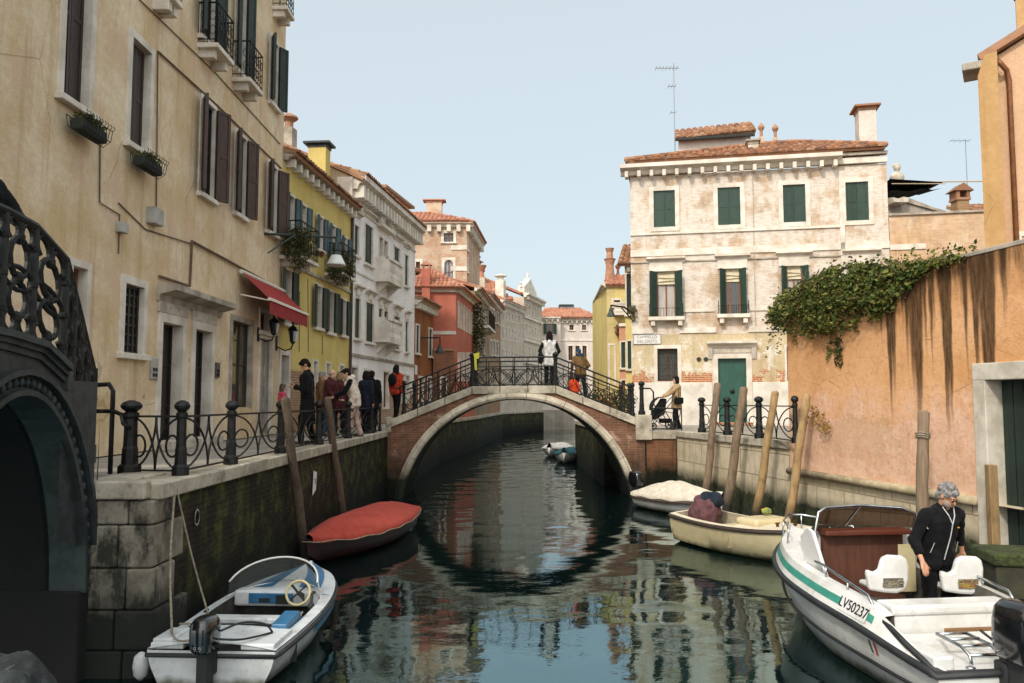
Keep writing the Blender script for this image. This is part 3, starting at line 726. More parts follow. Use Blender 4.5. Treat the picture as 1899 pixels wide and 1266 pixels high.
# ---------------------------------------------------------------- cast-iron bridge over the side canal
ib = thing('iron_bridge', 'dark cast iron bridge with scrolled balustrade at the left edge', 'bridge', (-4.37, 7.2, 0))
a_, b_ = 1.12, 1.98; z0_ = .88
def arcpt(a, k): return (-math.cos(a) * (a_ + k), z0_ + math.sin(a) * (b_ + k))
DKI = [(-3.6, 3.35), (-1.6, 3.47), (-.3, 3.42), (.25, 3.36), (.68, 3.16)]
def dki(y):
    for (p, q), (r_, s_) in zip(DKI[:-1], DKI[1:]):
        if y <= r_ or r_ == DKI[-1][0]: return q + (s_ - q) * (y - p) / (r_ - p)
m = MB(); N = 26
for i in range(N):
    p, q = arcpt(math.pi * i / N, .22), arcpt(math.pi * (i + 1) / N, .22)
    m.quad((0, p[0], p[1]), (0, q[0], q[1]), (0, q[0], max(dki(min(q[0], .68)) - .15, q[1])), (0, p[0], max(dki(min(p[0], .68)) - .15, p[1])))
m.quad((0, 1.34, -.6), (0, 1.42, -.6), (0, 1.42, 2.6), (0, 1.34, .88))
m.quad((0, .68, 3.02), (0, .68, 2.4), (-.75, 2.7, 1.7), (-.75, 2.7, 2.05))
m.quad((0, .68, 2.9), (0, .68, 1.5), (0.0, 1.45, 1.2), (-.2, 1.5, 2.65))
m.quad((-.05, 1.42, 2.7), (-.05, 1.42, 1.3), (-.75, 2.7, 1.3), (-.75, 2.7, 2.05))
m.quad((0, -3.6, 0), (0, -1.34, 0), (0, -1.34, 3.3), (0, -3.6, 3.3))
m.build('arch_plate', IRON_G, ib)
MB().box(-2.3, .03, 1.08, 1.40, -1.2, .9).build('abutment', simple('dark_abutment_stone', C('12110f'), C('0b0b0a'), .95, 2.5, bump=.5, bscale=10), ib, bevel=.02)  # dark stone, blackened further so the colour carries the shade below the arch
m = MB()                                                             # moulded, ornamented arch rib
for (k0, k1, d) in ((.0, .05, .07), (.18, .23, .09)):
    secs = []
    for i in range(N + 1):
        a = math.pi * i / N; p, q = arcpt(a, k0), arcpt(a, k1); secs.append([(-.35, p[0], p[1]), (d, p[0], p[1]), (d, q[0], q[1]), (-.02, q[0], q[1])])
    m.loft(secs)
secs = []
for i in range(N + 1):
    a = math.pi * i / N; p, q = arcpt(a, .05), arcpt(a, .18); secs.append([(.02, p[0], p[1]), (.02, q[0], q[1])])
m.loft(secs)
for i in range(44):
    a = math.pi * (i + .5) / 44; p = arcpt(a, .115)
    m.ell((.03, p[0], p[1]), (.03, .035, .045), 7, None, 5)
m.build('arch_rib', IRON_G, ib)
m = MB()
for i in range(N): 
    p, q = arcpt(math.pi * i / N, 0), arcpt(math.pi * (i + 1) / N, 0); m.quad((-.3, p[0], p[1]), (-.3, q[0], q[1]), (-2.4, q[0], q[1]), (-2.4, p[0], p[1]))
m.build('arch_soffit', simple('shade_dark_iron', C('08090a'), C('100f0e'), .95), ib)  # iron coloured almost black to stand in for shade inside the arch
m = MB(); ys = [-3.6, -1.6, -.3, .25, .68]                             # deck, edge moulding
for y0, y1 in zip(ys[:-1], ys[1:]):
    for (d, zt, zb) in ((.10, 0, -.06), (.06, -.06, -.11), (.03, -.11, -.17)):
        m.add([(x, y, dki(y) + zz) for y in (y0, y1) for x in (-2.4, d) for zz in (zb, zt)], [(0, 1, 3, 2), (4, 6, 7, 5), (2, 3, 7, 6), (0, 2, 6, 4), (1, 5, 7, 3), (0, 4, 5, 1)])
pf = [V((0, .68, 3.16)), V((-.73, 2.7, 2.16))]
for k in range(7):
    p, q = pf[0].lerp(pf[1], k / 7), pf[0].lerp(pf[1], (k + 1) / 7); d = V((-1.9, -.25, 0))
    zt = p.z - .02; zl = zt - .22
    m.add([V((p.x + .05, p.y, zl)), V((q.x + .05, q.y, zl)), V((q.x + d.x, q.y + d.y, zl)), V((p.x + d.x, p.y + d.y, zl)), V((p.x + .05, p.y, zt)), V((q.x + .05, q.y, zt)), V((q.x + d.x, q.y + d.y, zt)), V((p.x + d.x, p.y + d.y, zt))],
          [(0, 1, 5, 4), (1, 2, 6, 5), (2, 3, 7, 6), (3, 0, 4, 7), (4, 5, 6, 7)])
m.build('deck', IRON_G, ib, fix=True)
def castpanel(m, P, r=.03):
    def ring(cu, cv, ru, rv, a0=0, a1=360, n=12, k=1.0): m.tube([P(cu + ru * math.cos(R(a0 + (a1 - a0) * i / n)), cv + rv * math.sin(R(a0 + (a1 - a0) * i / n))) for i in range(n + 1)], r * k, 6)
    m.tube([P(0, 0), P(0, 1)], r * 1.35, 6)
    ring(.5, .66, .30, .17); ring(.5, .30, .30, .15); ring(.5, .48, .46, .10, 0, 360, 12, .8)
    ring(.26, .88, .2, .1, -40, 240); ring(.74, .88, .2, .1, -60, 220); ring(.25, .1, .2, .09, 120, 400); ring(.75, .1, .2, .09, 140, 420)
    for c in ((.5, .48), (.5, .83), (.5, .14), (.0, .48), (0, .8), (0, .18)): m.ell(P(*c), (r * 1.6, r * 1.9, r * 2.2), 7, None, 5)
    m.tube([P(.5, .0), P(.5, .18)], r, 5); m.tube([P(.5, .8), P(.5, 1)], r, 5)
def balustrade(dx, last=1.0):
    base = [(-1.2, 1.02), (-.75, 1.03), (-.3, 1.04), (.15, 1.04), (.68, 1.03)]
    m = MB(); top = []
    for (y0, h0), (y1, h1) in zip(base[:-1], base[1:]):
        A, B = V((dx, y0, dki(y0))), V((dx, y1, dki(y1)))
        castpanel(m, lambda u, v_, A=A, B=B, h0=h0, h1=h1: A.lerp(B, u) + V((0, 0, v_ * (h0 + (h1 - h0) * u)))); top.append(A + V((0, 0, h0)))
    A0, B0 = V((dx, .68, 3.16)), V((dx - .73, 2.7, 2.16))
    if last:
        for k in range(4):
            A, B = A0.lerp(B0, k / 4), A0.lerp(B0, (k + 1) / 4)
            castpanel(m, lambda u, v_, A=A, B=B: A.lerp(B, u) + V((0, 0, v_ * 1.01)))
        m.tube([B0, B0 + V((0, 0, 1.05))], .05, 8)
        m.tube([A0 + V((0, 0, .06)), B0 + V((0, 0, .06))], .03, 6)
    m.build('balustrade', IRON, ib)
    top.append(A0 + V((0, 0, 1.03)))
    if last: top += [A0.lerp(B0, .5) + V((0, 0, 1.02)), B0 + V((0, 0, 1.0))]
    MB().tube(top, .042, 8).build('handrail', IRON, ib)
balustrade(-.02); balustrade(-1.9, 0)

# ---------------------------------------------------------------- orange garden wall on the right
ow = House('garden_wall', 'ochre plastered garden wall with dark drip stains, rising from the canal on the right', 'wall', (6.0, 17.5), (6.0 + .185 * 15, 2.5), base=0)
ZT = 5.0
t = NT('ochre_wall_plaster'); v = t.obj(); o3 = t.xyz(v); sx, z = o3[0], o3[2]
nbig = t.noise(v, .55, 6, .65)
col = t.mix(t.ramp(nbig, .38, .62), C('dbaa7e'), C('cc9868'))
pink = t.ramp(t.math('ADD', t.math('MULTIPLY', t.math('SUBTRACT', t.noise(v, .9, 6, .7), .5), 2.2), t.n('MapRange', {0: z, 1: 3.4, 2: 2.0, 3: 0.0, 4: 1.0}).outputs[0]), .35, .75)
col = t.mix(t.math('MULTIPLY', pink, .8), col, t.mix(t.ramp(t.noise(v, 3, 5, .7), .4, .6), C('e0bca6'), C('d4aa90')))
col = t.mix(t.math('MULTIPLY', t.ramp(t.noise(v, 11, 5, .7), .45, .7), .3), col, C('8c5a38'))
# patch where the render has come off, by the wooden piles
dx_ = t.math('DIVIDE', t.math('SUBTRACT', sx, 2.3), 1.7); dz_ = t.math('DIVIDE', t.math('SUBTRACT', z, 2.15), .5)
d2 = t.math('ADD', t.math('MULTIPLY', dx_, dx_), t.math('MULTIPLY', dz_, dz_))
pa = t.ramp(t.math('ADD', d2, t.math('MULTIPLY', t.math('SUBTRACT', t.noise(v, 3.5, 7, .72), .5), 3.4)), .62, .45)
bc, bf = brickcol(t, v, C('a08a62'), C('b59a78'), C('c0a98c'))
col = t.mix(t.math('MULTIPLY', pa, .4), col, t.mix(t.ramp(t.noise(v, 6, 4), .35, .55), bc, C('c09a78')))
pa2 = t.ramp(t.noise(v, 1.5, 8, .72, .3), .66, .685)
col = t.mix(t.math('MULTIPLY', pa2, t.n('MapRange', {0: z, 1: 1.9, 2: 3.0, 3: .8, 4: 0.0}).outputs[0]), col, C('9a6a58'))
# rain drips running down from the coping
d = t.math('SUBTRACT', ZT, z)
sw = t.n('CombineXYZ', {0: t.math('ADD', t.math('MULTIPLY', sx, 2.7), t.math('MULTIPLY', t.noise(v, 2.0, 3), .22)), 1: 3.7}).outputs[0]
nl = t.noise(sw, 1.0, 2.5, .65)
env = t.n('MapRange', {0: sx, 1: 2.2, 2: 4.2, 3: -.13, 4: .075}).outputs[0]
ln = t.math('MULTIPLY', t.math('ADD', t.math('SUBTRACT', nl, .47), env), 15.0)
ln = t.math('MINIMUM', ln, 2.9)
f = t.ramp(t.math('SUBTRACT', ln, d), -.1, 1.1)
f = t.math('MULTIPLY', f, t.n('MapRange', {0: t.noise(t.mapv(v, (9, 9, 1.1)), 2, 5, .7), 1: .25, 2: .6, 3: .7, 4: 1.0}).outputs[0])
col = t.mix(t.math('MULTIPLY', f, .95), col, C('3a2a1c'))
f2 = t.math('MULTIPLY', t.ramp(d, .75, .0), t.ramp(t.noise(t.mapv(v, (4, 4, .6)), 1.7, 5, .7), .3, .6)); col = t.mix(t.math('MULTIPLY', f2, .85), col, C('3c2c1e'))
crack = t.n('TexVoronoi', {'Vector': t.mapv(v, (1, 1, 1.3)), 'Scale': 1.1, 'Randomness': 1.0}, feature='DISTANCE_TO_EDGE').outputs[0]
cf = t.math('MULTIPLY', t.ramp(t.math('ADD', crack, t.math('MULTIPLY', t.noise(v, 8, 4), .02)), .018, .008), t.ramp(t.noise(v, .8, 3), .5, .6))
col = t.mix(t.math('MULTIPLY', cf, .5), col, C('5a3a24'))
hgt = t.math('ADD', t.math('ADD', t.noise(v, 26, 5), t.math('MULTIPLY', t.noise(v, 3, 5), 1.6)), t.math('ADD', t.math('MULTIPLY', pa, -2.2), t.math('MULTIPLY', cf, -1.0)))
t.bs(Base_Color=col, Roughness=.93, Specular_IOR_Level=.12, Normal=t.bump(hgt, .3, .03)); OCHRE = t.mat
door_s0 = ow.px(1837, 800)[0]; door_zt = ow.px(1875, 703)[1]
ow.holes.append((door_s0, door_s0 + 1.5, -.5, door_zt))
ow.wall(ZT, OCHRE, D=.45, z0=1.30, rev=.26)
ow.wall(1.30, PALEQ, D=.5, z0=-1.2, rev=.26).name = 'stone_base'
ow.root.children[-1].location.y = -.035
MB().tube([(-.02, -.06, 1.33), (door_s0 - .25, -.06, 1.33)], .075, 10).build('base_moulding', simple('worn_pipe_stone', C('b8a88a'), C('93866a'), .85, 4, bump=.3, dirt=(C('6a6248'), .5)), ow.root, smooth=True)
MB().box(-.03, 15, -.05, .5, ZT, ZT + .07).build('wall_coping', STONE_D, ow.root, bevel=.01)
m = MB(); fw = .24; m.box(door_s0 - fw, door_s0 + .003, -.07, .24, -.4, door_zt); m.box(door_s0 - fw, door_s0 + 1.9, -.073, .24, door_zt - .003, door_zt + .25); m.box(door_s0 + 1.497, door_s0 + 1.84, -.07, .24, -.4, door_zt)
dr = m.build('door_frame', simple('pale_door_stone', C('c9c2b4'), C('aaa292'), .85, 2.4, bump=.2, dirt=(C('6e6552'), .4)), ow.root, bevel=.012)
m = MB(); m.box(door_s0, door_s0 + 1.5, .225, .27, -.3, door_zt)
for i in range(7): m.box(door_s0 + .02 + i * .21, door_s0 + .21 + i * .21, .205, .23, -.3, door_zt - .02)
m.build('door', wood('dark_green_door_wood', C('10201b'), C('1a2c25'), .6), ow.root)
# ---------------------------------------------------------------- left row
def merge(h1, h2):
    M1 = Matrix.Translation((h1.O.x, h1.O.y, h1.base)) @ Matrix.Rotation(h1.rz, 4, 'Z'); M2 = Matrix.Translation((h2.O.x, h2.O.y, h2.base)) @ Matrix.Rotation(h2.rz, 4, 'Z')
    for c in list(h2.root.children): c.parent = h1.root; c.matrix_parent_inverse = M1.inverted() @ M2
    bpy.data.objects.remove(h2.root)
def sub(h, O, E):                                    # another facade of the same building
    return House('sub', '', '', O, E, h.base)
def pxpts(h, pts, off=.02):
    out = []
    for p in pts:
        s_, z_ = h.px(p[0], p[1], off); out.append(V((s_, -off, z_)))
    return out
def balcony(h, s0, s1, z, proj, rail=.9, mat=STONE_W, th=.1, nb=2, scroll=True):
    m = MB(); m.box(s0, s1, -proj, .04, z - th, z)
    for i in range(nb):
        x = s0 + (s1 - s0) * (.18 + .64 * i / max(1, nb - 1)); m.box(x - .07, x + .07, -proj * .75, .03, z - th - .17, z - th + .01)
    o = m.build('balcony', mat, h.root, bevel=.01)
    m = MB(); e = .03; y = -proj + e
    cs = [(s0 + e, 0), (s0 + e, y), (s1 - e, y), (s1 - e, 0)]
    for a, b in zip(cs[:-1], cs[1:]):
        A, B = V((a[0], a[1], z)), V((b[0], b[1], z)); L = (B - A).length
        m.tube([A + V((0, 0, rail)), B + V((0, 0, rail))], .02, 5); m.tube([A + V((0, 0, .08)), B + V((0, 0, .08))], .012, 5)
        n = max(1, int(L / .13))
        for i in range(n + 1):
            P = A.lerp(B, i / n); m.tube([P, P + V((0, 0, rail))], .009, 4)
            if scroll and i < n:
                c = A.lerp(B, (i + .5) / n); d = (B - A).normalized() * min(.055, L / n * .42)
                for zz in (.3, .62): m.tube([c + d * math.cos(k) + V((0, 0, zz * rail / .9 + .1 * math.sin(k))) for k in [2 * math.pi * q / 8 for q in range(9)]], .008, 4)
    m.build('balcony_railing', IRON, o); return o
LEAFD = island('dark_shrub_leaves', [C('20291a'), C('3a4424'), C('55562e'), C('2c351f'), C('6a6238'), C('463c26')], .8)
LEAFG = island('green_leaves', [C('2a3a1c'), C('42572a'), C('66702f'), C('3a4522'), C('87833f'), C('555f2a'), C('6a5230'), C('4a5a28')], .7)
def leaves(m, c, rad, n, size, rr, flat=1.0, droop=0):
    for i in range(n):
        d = V((rr.gauss(0, 1), rr.gauss(0, 1), rr.gauss(0, 1))).normalized() * (rr.random() ** .45)
        p = V(c) + V((d.x * rad[0], d.y * rad[1], d.z * rad[2])); p.z -= droop * rr.random() ** 2
        leaf1(m, p, size * rr.uniform(.6, 1.3), rr)
def leaf1(m, p, s, rr):
    a = V((rr.gauss(0, 1), rr.gauss(0, 1), rr.gauss(0, .7))).normalized(); b = a.cross(V((rr.gauss(0, 1), rr.gauss(0, 1), rr.gauss(0, 1)))).normalized(); n = a.cross(b)
    m.add([p - a * s * .6, p + b * s * .34 + n * s * .12, p + a * s * .6, p - b * s * .34 + n * s * .12], [(0, 1, 2), (0, 2, 3)])

PL1 = plaster('ochre_cream_plaster', C('e6d6ba'), C('d0b68e'), stain=C('a88a60'), stk=.5, scale=.8, patch=C('d2b79c'), plim=(.5, .62), bump=.3, fine=.3, spots=(C('7a5430'), 1.6, 3.0))
b1 = House('cream_building', 'tall cream plastered building with brown shutters and a red awning on the left', 'building', (-6.454, 8.6), (-6.32, 21.9))
W = b1.win
DOORD = simple('dark_door_paint', C('14120f'), C('211c18'), .5)
W(120, 168, -150, 198, BLACK_SH, 'deep', .12, deep=.25, lab='tall window with closed dark brown shutters')
W(240, 276, 80, 279, BLACK_SH, 'deep', .12, deep=.25)
for q in ((371, 395, 190, 366), (435, 453, 250, 400), (495, 511, 306, 433)): W(*q, BROWN_SH, 'open', .08, ang=(150, 150), deep=.12, sash=DOORD)
W(373, 396, -100, 82, DKGREEN_SH, 'open', .08, ang=(150, 160), deep=.12, sash=DOORD); W(437, 453, -30, 138, DKGREEN_SH, 'open', .08, ang=(150, 160), deep=.12, sash=DOORD); W(500, 513, 75, 197, DKGREEN_SH, 'open', .08, ang=(150, 150))
W(228, 263, 528, 657, None, None, .13, deep=.14, bars=(3, 6), sash=DOORD, lab='lattice window with a white stone surround')
W(128, 156, 494, 690, None, None, .1, name='door', deep=.2, glass=simple('beige_door', C('b7a893'), C('a2937f'), .8), bars=(0, 0))
DOORD = simple('dark_door_paint', C('14120f'), C('211c18'), .5)
_, d1 = W(296, 334, 599, 828, None, None, .16, name='door', deep=.26, glass=DOORD, sash=DOORD, bars=(1, 2))
_, d2 = W(358, 389, 612, 818, None, None, .16, name='door', deep=.26, glass=DOORD, sash=DOORD, bars=(1, 2))
_, sh = W(428, 464, 597, 755, None, None, .12, name='door', deep=.16, sash=wood('dark_shop_frame', C('2a1d14'), C('3d2b1e')), glass=glass_dark('shop_glass', (.03, .028, .022, 1), .03), bars=(1, 1), frm=STONE_D, mid=.6, lab='glazed shop door with a dark wooden frame')
W(481, 501, 578, 616, None, None, .06, deep=.25)
_, rs = W(480, 502, 628, 806, None, None, .07, name='shutter_door', deep=.14, glass=slats('pale_roller_shutter', C('a8a29c'), C('908a85'), 9), bars=(2, 0), sash=STONE_D, lab='pale closed roller shutter')
b1.wall(12.4, PL1, D=9, rev=.5)
m = MB()
s0, z0 = b1.px(290, 545); s1, _ = b1.px(408, 575)
b1.hood(s0, s1, b1.px(345, 572)[1], STONE_D, hgt=.3, proj=.36)
for d in (d1, d2):
    MB().box(d[0] - .2, d[1] + .2, -.05, .03, d[3] + .16, b1.px(345, 572)[1] + .01).build('door_entablature', STONE, b1.root, bevel=.01)
    MB().box(d[0] - .2, d[1] + .2, -.25, .1, -.02, .14).build('doorstep', STONE, b1.root, bevel=.01)
for (x0, x1, ytop, pr) in ((366, 400, 78, .42), (430, 457, 142, .42), (505, 520, 10, .4)):
    a, z = b1.px(x0, ytop); c, _ = b1.px(x1, ytop); balcony(b1, a, c, z, pr, .85)
a, z = b1.px(283, 0); c, _ = b1.px(300, 0); balcony(b1, a, c, z + .1, .4, .85)
WIRE = simple('grey_cable', C('5a5348'), rough=.8)
m = MB()
for pts in ([(258, -2), (400, 135), (520, 267)], [(220, 376), (270, 425), (356, 452)], [(293, 95), (290, 385)], [(186, 220), (185, 375), (222, 398), (220, 470)]): m.tube(pxpts(b1, pts), .012, 5)
m.build('cable', WIRE, b1.root)
m = MB(); m.tube(pxpts(b1, [(293, 95), (405, 197), (522, 312)], .03), .02, 6); m.tube(pxpts(b1, [(296, 512), (352, 530), (356, 447), (425, 484), (521, 537)], .04), .028, 6)
m.build('conduit', simple('dusty_conduit', C('6d5b45'), C('55462f'), .8), b1.root)
def wallbox(h, xl, xr, yt, yb, d, mat, name, rows=0):
    r = h.rect(xl, xr, yt, yb); o = MB().box(r[0], r[1], -d, .02, r[2], r[3]).build(name, mat, h.root, bevel=.012)
    if rows:
        m = MB()
        for i in range(2):
            for j in range(rows): 
                cx = r[0] + (r[1] - r[0]) * (.32 + .36 * i); cz = r[2] + (r[3] - r[2]) * (.2 + .25 * j); m.box(cx - .03, cx + .03, -d - .01, -d + .005, cz - .03, cz + .03)
        m.build('buttons', DARK, o)
    return o
GREYBOX = simple('grey_box_paint', C('a9a79f'), C('8f8d85'), .6, 3)
wallbox(b1, 271, 288, 386, 417, .16, GREYBOX, 'meter_box'); wallbox(b1, 214, 226, 412, 432, .12, GREYBOX, 'junction_box')
wallbox(b1, 277, 290, 663, 703, .04, GREYBOX, 'intercom_panel', 2); wallbox(b1, 398, 405, 672, 700, .04, simple('dark_box', C('4a443c'), rough=.6), 'intercom_panel', 2)
sv, zv = b1.px(340, 850)
# red awning
RED = fabric('red_awning_cloth', C('962f2c'), C('802625'), fold=.1)
a, za = b1.px(441, 505); c, zc = b1.px(519, 556); P = .75
zt = za; zf = b1.px(489, 550, P)[1]
m = MB(); n = 12
for i in range(n):
    u0, u1 = a + (c - a) * i / n, a + (c - a) * (i + 1) / n; sg = .0
    m.quad((u0, -.10, zt), (u1, -.10, zt), (u1, -P, zf), (u0, -P, zf)); m.quad((u0, -P - .01, zf), (u1, -P - .01, zf), (u1, -P - .01, zf - .34 - .02 * (i % 2)), (u0, -P - .01, zf - .34 + .0 * i))
o = m.build('awning', RED, b1.root)
m = MB(); m.box(a - .03, c + .03, -P - .035, -P + .03, zf - .03, zf + .035); m.tube([(a - .05, -.1, zt + .02), (c + .05, -.1, zt + .02)], .05, 8)
for u in (a + .1, c - .1): m.tube([(u, -.05, zt - .5), (u, -P, zf - .02)], .02, 6)
m.build('awning_frame', simple('cream_metal', C('d8cfc0'), rough=.5), o)

# yellow house
YEL = plaster('yellow_plaster', C('d2be78'), C('c4ae68'), stain=C('a89860'), stk=.3, scale=.8, bump=.1, fine=.16, base=(C('8a5f44'), C('a07a5a'), C('a89880')), basez=(1.72, .3))
yh = House('yellow_house', 'bright yellow house with blue green shutters and planted balconies', 'house', (-6.32, 21.93), (-5.73, 28.47))
W = yh.win
_, q1 = W(531, 543, 362, 482, BLUE_SH, 'open', .07, ang=(160, 165)); W(555, 566, 380, 428, BLUE_SH, 'open', .07)
W(588, 597, 402, 464, BLUE_SH, 'open', .07); _, q2 = W(611, 620, 418, 512, BLUE_SH, 'open', .07); W(634, 642, 440, 482, BLUE_SH, 'open', .06)
W(524, 538, 500, 600, DKGREEN_SH, 'open', .07); W(583, 595, 530, 608, DKGREEN_SH, 'open', .07); W(606, 617, 540, 617, DKGREEN_SH, 'open', .07); W(631, 640, 556, 622, DKGREEN_SH, 'open', .07)
W(519, 533, 658, 795, None, None, .13, name='door', deep=.26, glass=DOORD, sash=DOORD, bars=(0, 1))
W(580, 587, 670, 712, None, None, .07, sill=False); W(604, 611, 674, 714, None, None, .07, sill=False); W(629, 636, 678, 716, None, None, .07, sill=False)
ze = (yh.px(524, 290)[1] + yh.px(655, 398)[1]) / 2
yh.wall(ze, YEL, D=8, rev=.42)
yh.cornice(ze - .05, .22, .32, STONE_D, dent=.5, dmat=STONE_W)
tiles(yh.root, (0, -.36, ze + .17), (yh.L, -.36, ze + .17), (yh.L, 4, ze + 1.6), (0, 4, ze + 1.6), seed=3)
yh.band(yh.px(580, 512)[1], .09, .05, STONE_D)
m = MB()
m.tube(pxpts(yh, [(571, 515), (572, 652)]), .01, 5); m.tube(pxpts(yh, [(556, 540), (555, 652)]), .01, 5); m.tube(pxpts(yh, [(598, 620), (598, 658)]), .01, 4)
m.build('cable', WIRE, yh.root)
MB().tube([(yh.L - .06, -.06, ze - .2), (yh.L - .06, -.06, .4)], .05, 8).build('downpipe', simple('brown_downpipe', C('3a2c24'), rough=.6), yh.root)
for (q, zz) in ((q1, 482), (q2, 512)): balcony(yh, q[0] - .5, q[1] + .5, q[2] + .0, .62, .95)
sc, zc = yh.px(592, 300, -.9); chimney(yh.root, sc, .9, ze, .5, .62, yh.px(592, 276, -.9)[1] - ze, YEL, IRON_G, 'flat')

# white palazzo
WHT = plaster('white_palazzo_plaster', C('f0eeec'), C('e2dedc'), stain=C('b5ada8'), stk=.3, scale=.8, patch=C('a8a09a'), plim=(.6, .7), bump=.15, fine=.25, base=(C('8a6650'), C('a5836a'), C('b0a595')), basez=(1.2, 1.6))
wp = House('white_palazzo', 'white palazzo with tall dark shutters and carved balconies beside yellow house', 'palazzo', (-5.73, 28.53), (-4.55, 37.55))
W = wp.win
UP = [(656, 664, 418, 474), (676, 690, 418, 491), (702, 709, 440, 520), (711, 718, 447, 525), (730, 740, 459, 523), (750, 756, 473, 531)]
for i, q in enumerate(UP): W(*q, DKGREEN_SH, 'closed' if i not in (2, 3) else None, .06) if i not in (2, 3) else W(*q, None, None, .06, sill=False)
DN = [(657, 667, 553, 628), (678, 692, 562, 635), (701, 708, 572, 630), (711, 718, 577, 633), (730, 740, 587, 648), (751, 756, 596, 653)]
for q in DN: W(*q, DKGREEN_SH, 'closed', .06)
GR = [(651, 661, 681, 740), (675, 686, 687, 760), (710, 720, 690, 755), (743, 749, 695, 745), (752, 758, 697, 745)]
for q in GR: W(*q, None, None, .08, sill=False)
ze = (wp.px(657, 345)[1] + wp.px(775, 445)[1]) / 2
wp.wall(ze, WHT, D=9, rev=.3)
wp.cornice(ze - .1, .5, .5, STONE_W, dent=.42, dw=.2, dh=.3)
wp.band(ze - .75, .07, .05, STONE_W)
for q in UP + DN:
    r = wp.rect(*q)
    if q in UP[2:4]: continue
    wp.hood(r[0] - .16, r[1] + .16, r[3] + .32, STONE_W, hgt=.15, proj=.2)
    if q in DN:
        cx = (r[0] + r[1]) / 2; MB().ell((cx, -.03, r[3] + .2), (.2, .08, .17)).build('carved_crest', STONE_W, wp.root, smooth=True)
rA, rB = wp.rect(*UP[2]), wp.rect(*UP[3])
zc = rA[3] + .35; cx = (rA[0] + rB[1]) / 2; hw = (rB[1] - rA[0]) / 2 + .35
m = MB(); m.box(cx - hw, cx + hw, -.25, .03, zc, zc + .14)
for sd in (-1, 1): m.bar((cx + sd * hw, -.12, zc + .17), (cx, -.12, zc + hw * .78), .26, .14, V((0, 1, 0)))
m.ell((cx, -.02, zc + .38), (.25, .07, .28)); m.build('pediment', STONE_W, wp.root)
for r in (wp.rect(*UP[2]), wp.rect(*DN[2])):
    z = r[2]; m = MB(); a, b = cx - hw - .1, cx + hw + .1
    m.box(a, b, -.55, .03, z - .14, z); m.box(a, b, -.57, -.42, z + .72, z + .84)
    for i in range(9): m.lathe([(.05, 0), (.07, .12), (.04, .3), (.07, .5), (.05, .72)], 6, (a + .07 + (b - a - .14) * i / 8, -.49, z))
    m.box(a, a + .1, -.55, .0, z, z + .84); m.box(b - .1, b, -.55, .0, z, z + .84)
    for x in (a + .3, b - .4): m.prism([(-.5, z - .13), (.02, z - .13), (.02, z - .6)], x, x + .14, 'x')
    m.build('stone_balcony', STONE_W, wp.root)
wp.band(wp.px(700, 668)[1], .1, .06, STONE_D); wp.band(wp.px(690, 520)[1], .07, .04, STONE_W, s0=0, s1=wp.rect(*UP[2])[0] - .6)
tiles(wp.root, (0, -.5, ze + .42), (wp.L, -.5, ze + .42), (wp.L, 5, ze + 2.2), (0, 5, ze + 2.2), seed=5)
# its gable wall looks over the yellow roof
BEI = plaster('beige_gable_plaster', C('bda98a'), C('9c8a6c'), stain=C('7d6d52'), stk=.5, bump=.2)
gz = ze + .45
m = MB(); m.prism([(.02, 0.2), (.02, gz - .1), (5.0, gz + 2.2), (9.0, gz + 1.2), (9.0, .2)], -.03, .25, 'x'); m.build('gable_wall', BEI, wp.root, fix=True)
MB().box(-.05, .27, -.02, .55, 4.5, gz - .12).build('corner_pilaster', STONE_W, wp.root)
m = MB()
for a, b in (((-.45, gz - .28), (5.0, gz + 2.25)), ((5.0, gz + 2.25), (9, gz + 1.25))): m.bar((.1, a[0], a[1] + .04), (.1, b[0], b[1] + .04), .42, .1)
m.build('verge_tiles', TILE, wp.root)
chimney(wp.root, .4, 2.6, gz + .9, .45, .45, 1.0, STONE_D, TILE, 'round')
# roof-top room and terrace frame
alt = at(732, 388, Y=36.5)
m = MB(); zl = wp.px(732, 372, -2.6)[1]
m.prism([(wp.px(710, 380, -2.6)[0], ze), (wp.px(757, 400, -2.6)[0], ze), (wp.px(757, 400, -2.6)[0], wp.px(757, 385, -2.6)[1]), (wp.px(710, 380, -2.6)[0], wp.px(707, 347, -2.6)[1])], 2.6, 4.6, 'y')
ar = m.build('roof_room', WHT, wp.root, fix=True)
MB().bar((wp.px(706, 347, -2.6)[0], 3.5, wp.px(706, 346, -2.6)[1] + .05), (wp.px(760, 388, -2.6)[0], 3.5, wp.px(760, 387, -2.6)[1] + .05), 2.4, .14, V((0, 0, 1))).build('roof_room_tiles', TILE, ar)
m = MB()
for y in (344, 352, 359): m.tube([wp.root.matrix_world.inverted() @ V((0, 0, 0)) * 0 + V((wp.px(678, y, -2.2)[0], 2.2, wp.px(690, y, -2.2)[1])), V((wp.px(706, y, -2.2)[0], 2.2, wp.px(690, y, -2.2)[1]))], .03, 5)
for x in (679, 705): m.tube([V((wp.px(x, 350, -2.2)[0], 2.2, ze)), V((wp.px(x, 350, -2.2)[0], 2.2, wp.px(690, 342, -2.2)[1]))], .035, 5)
m.build('terrace_railing', IRON, wp.root)

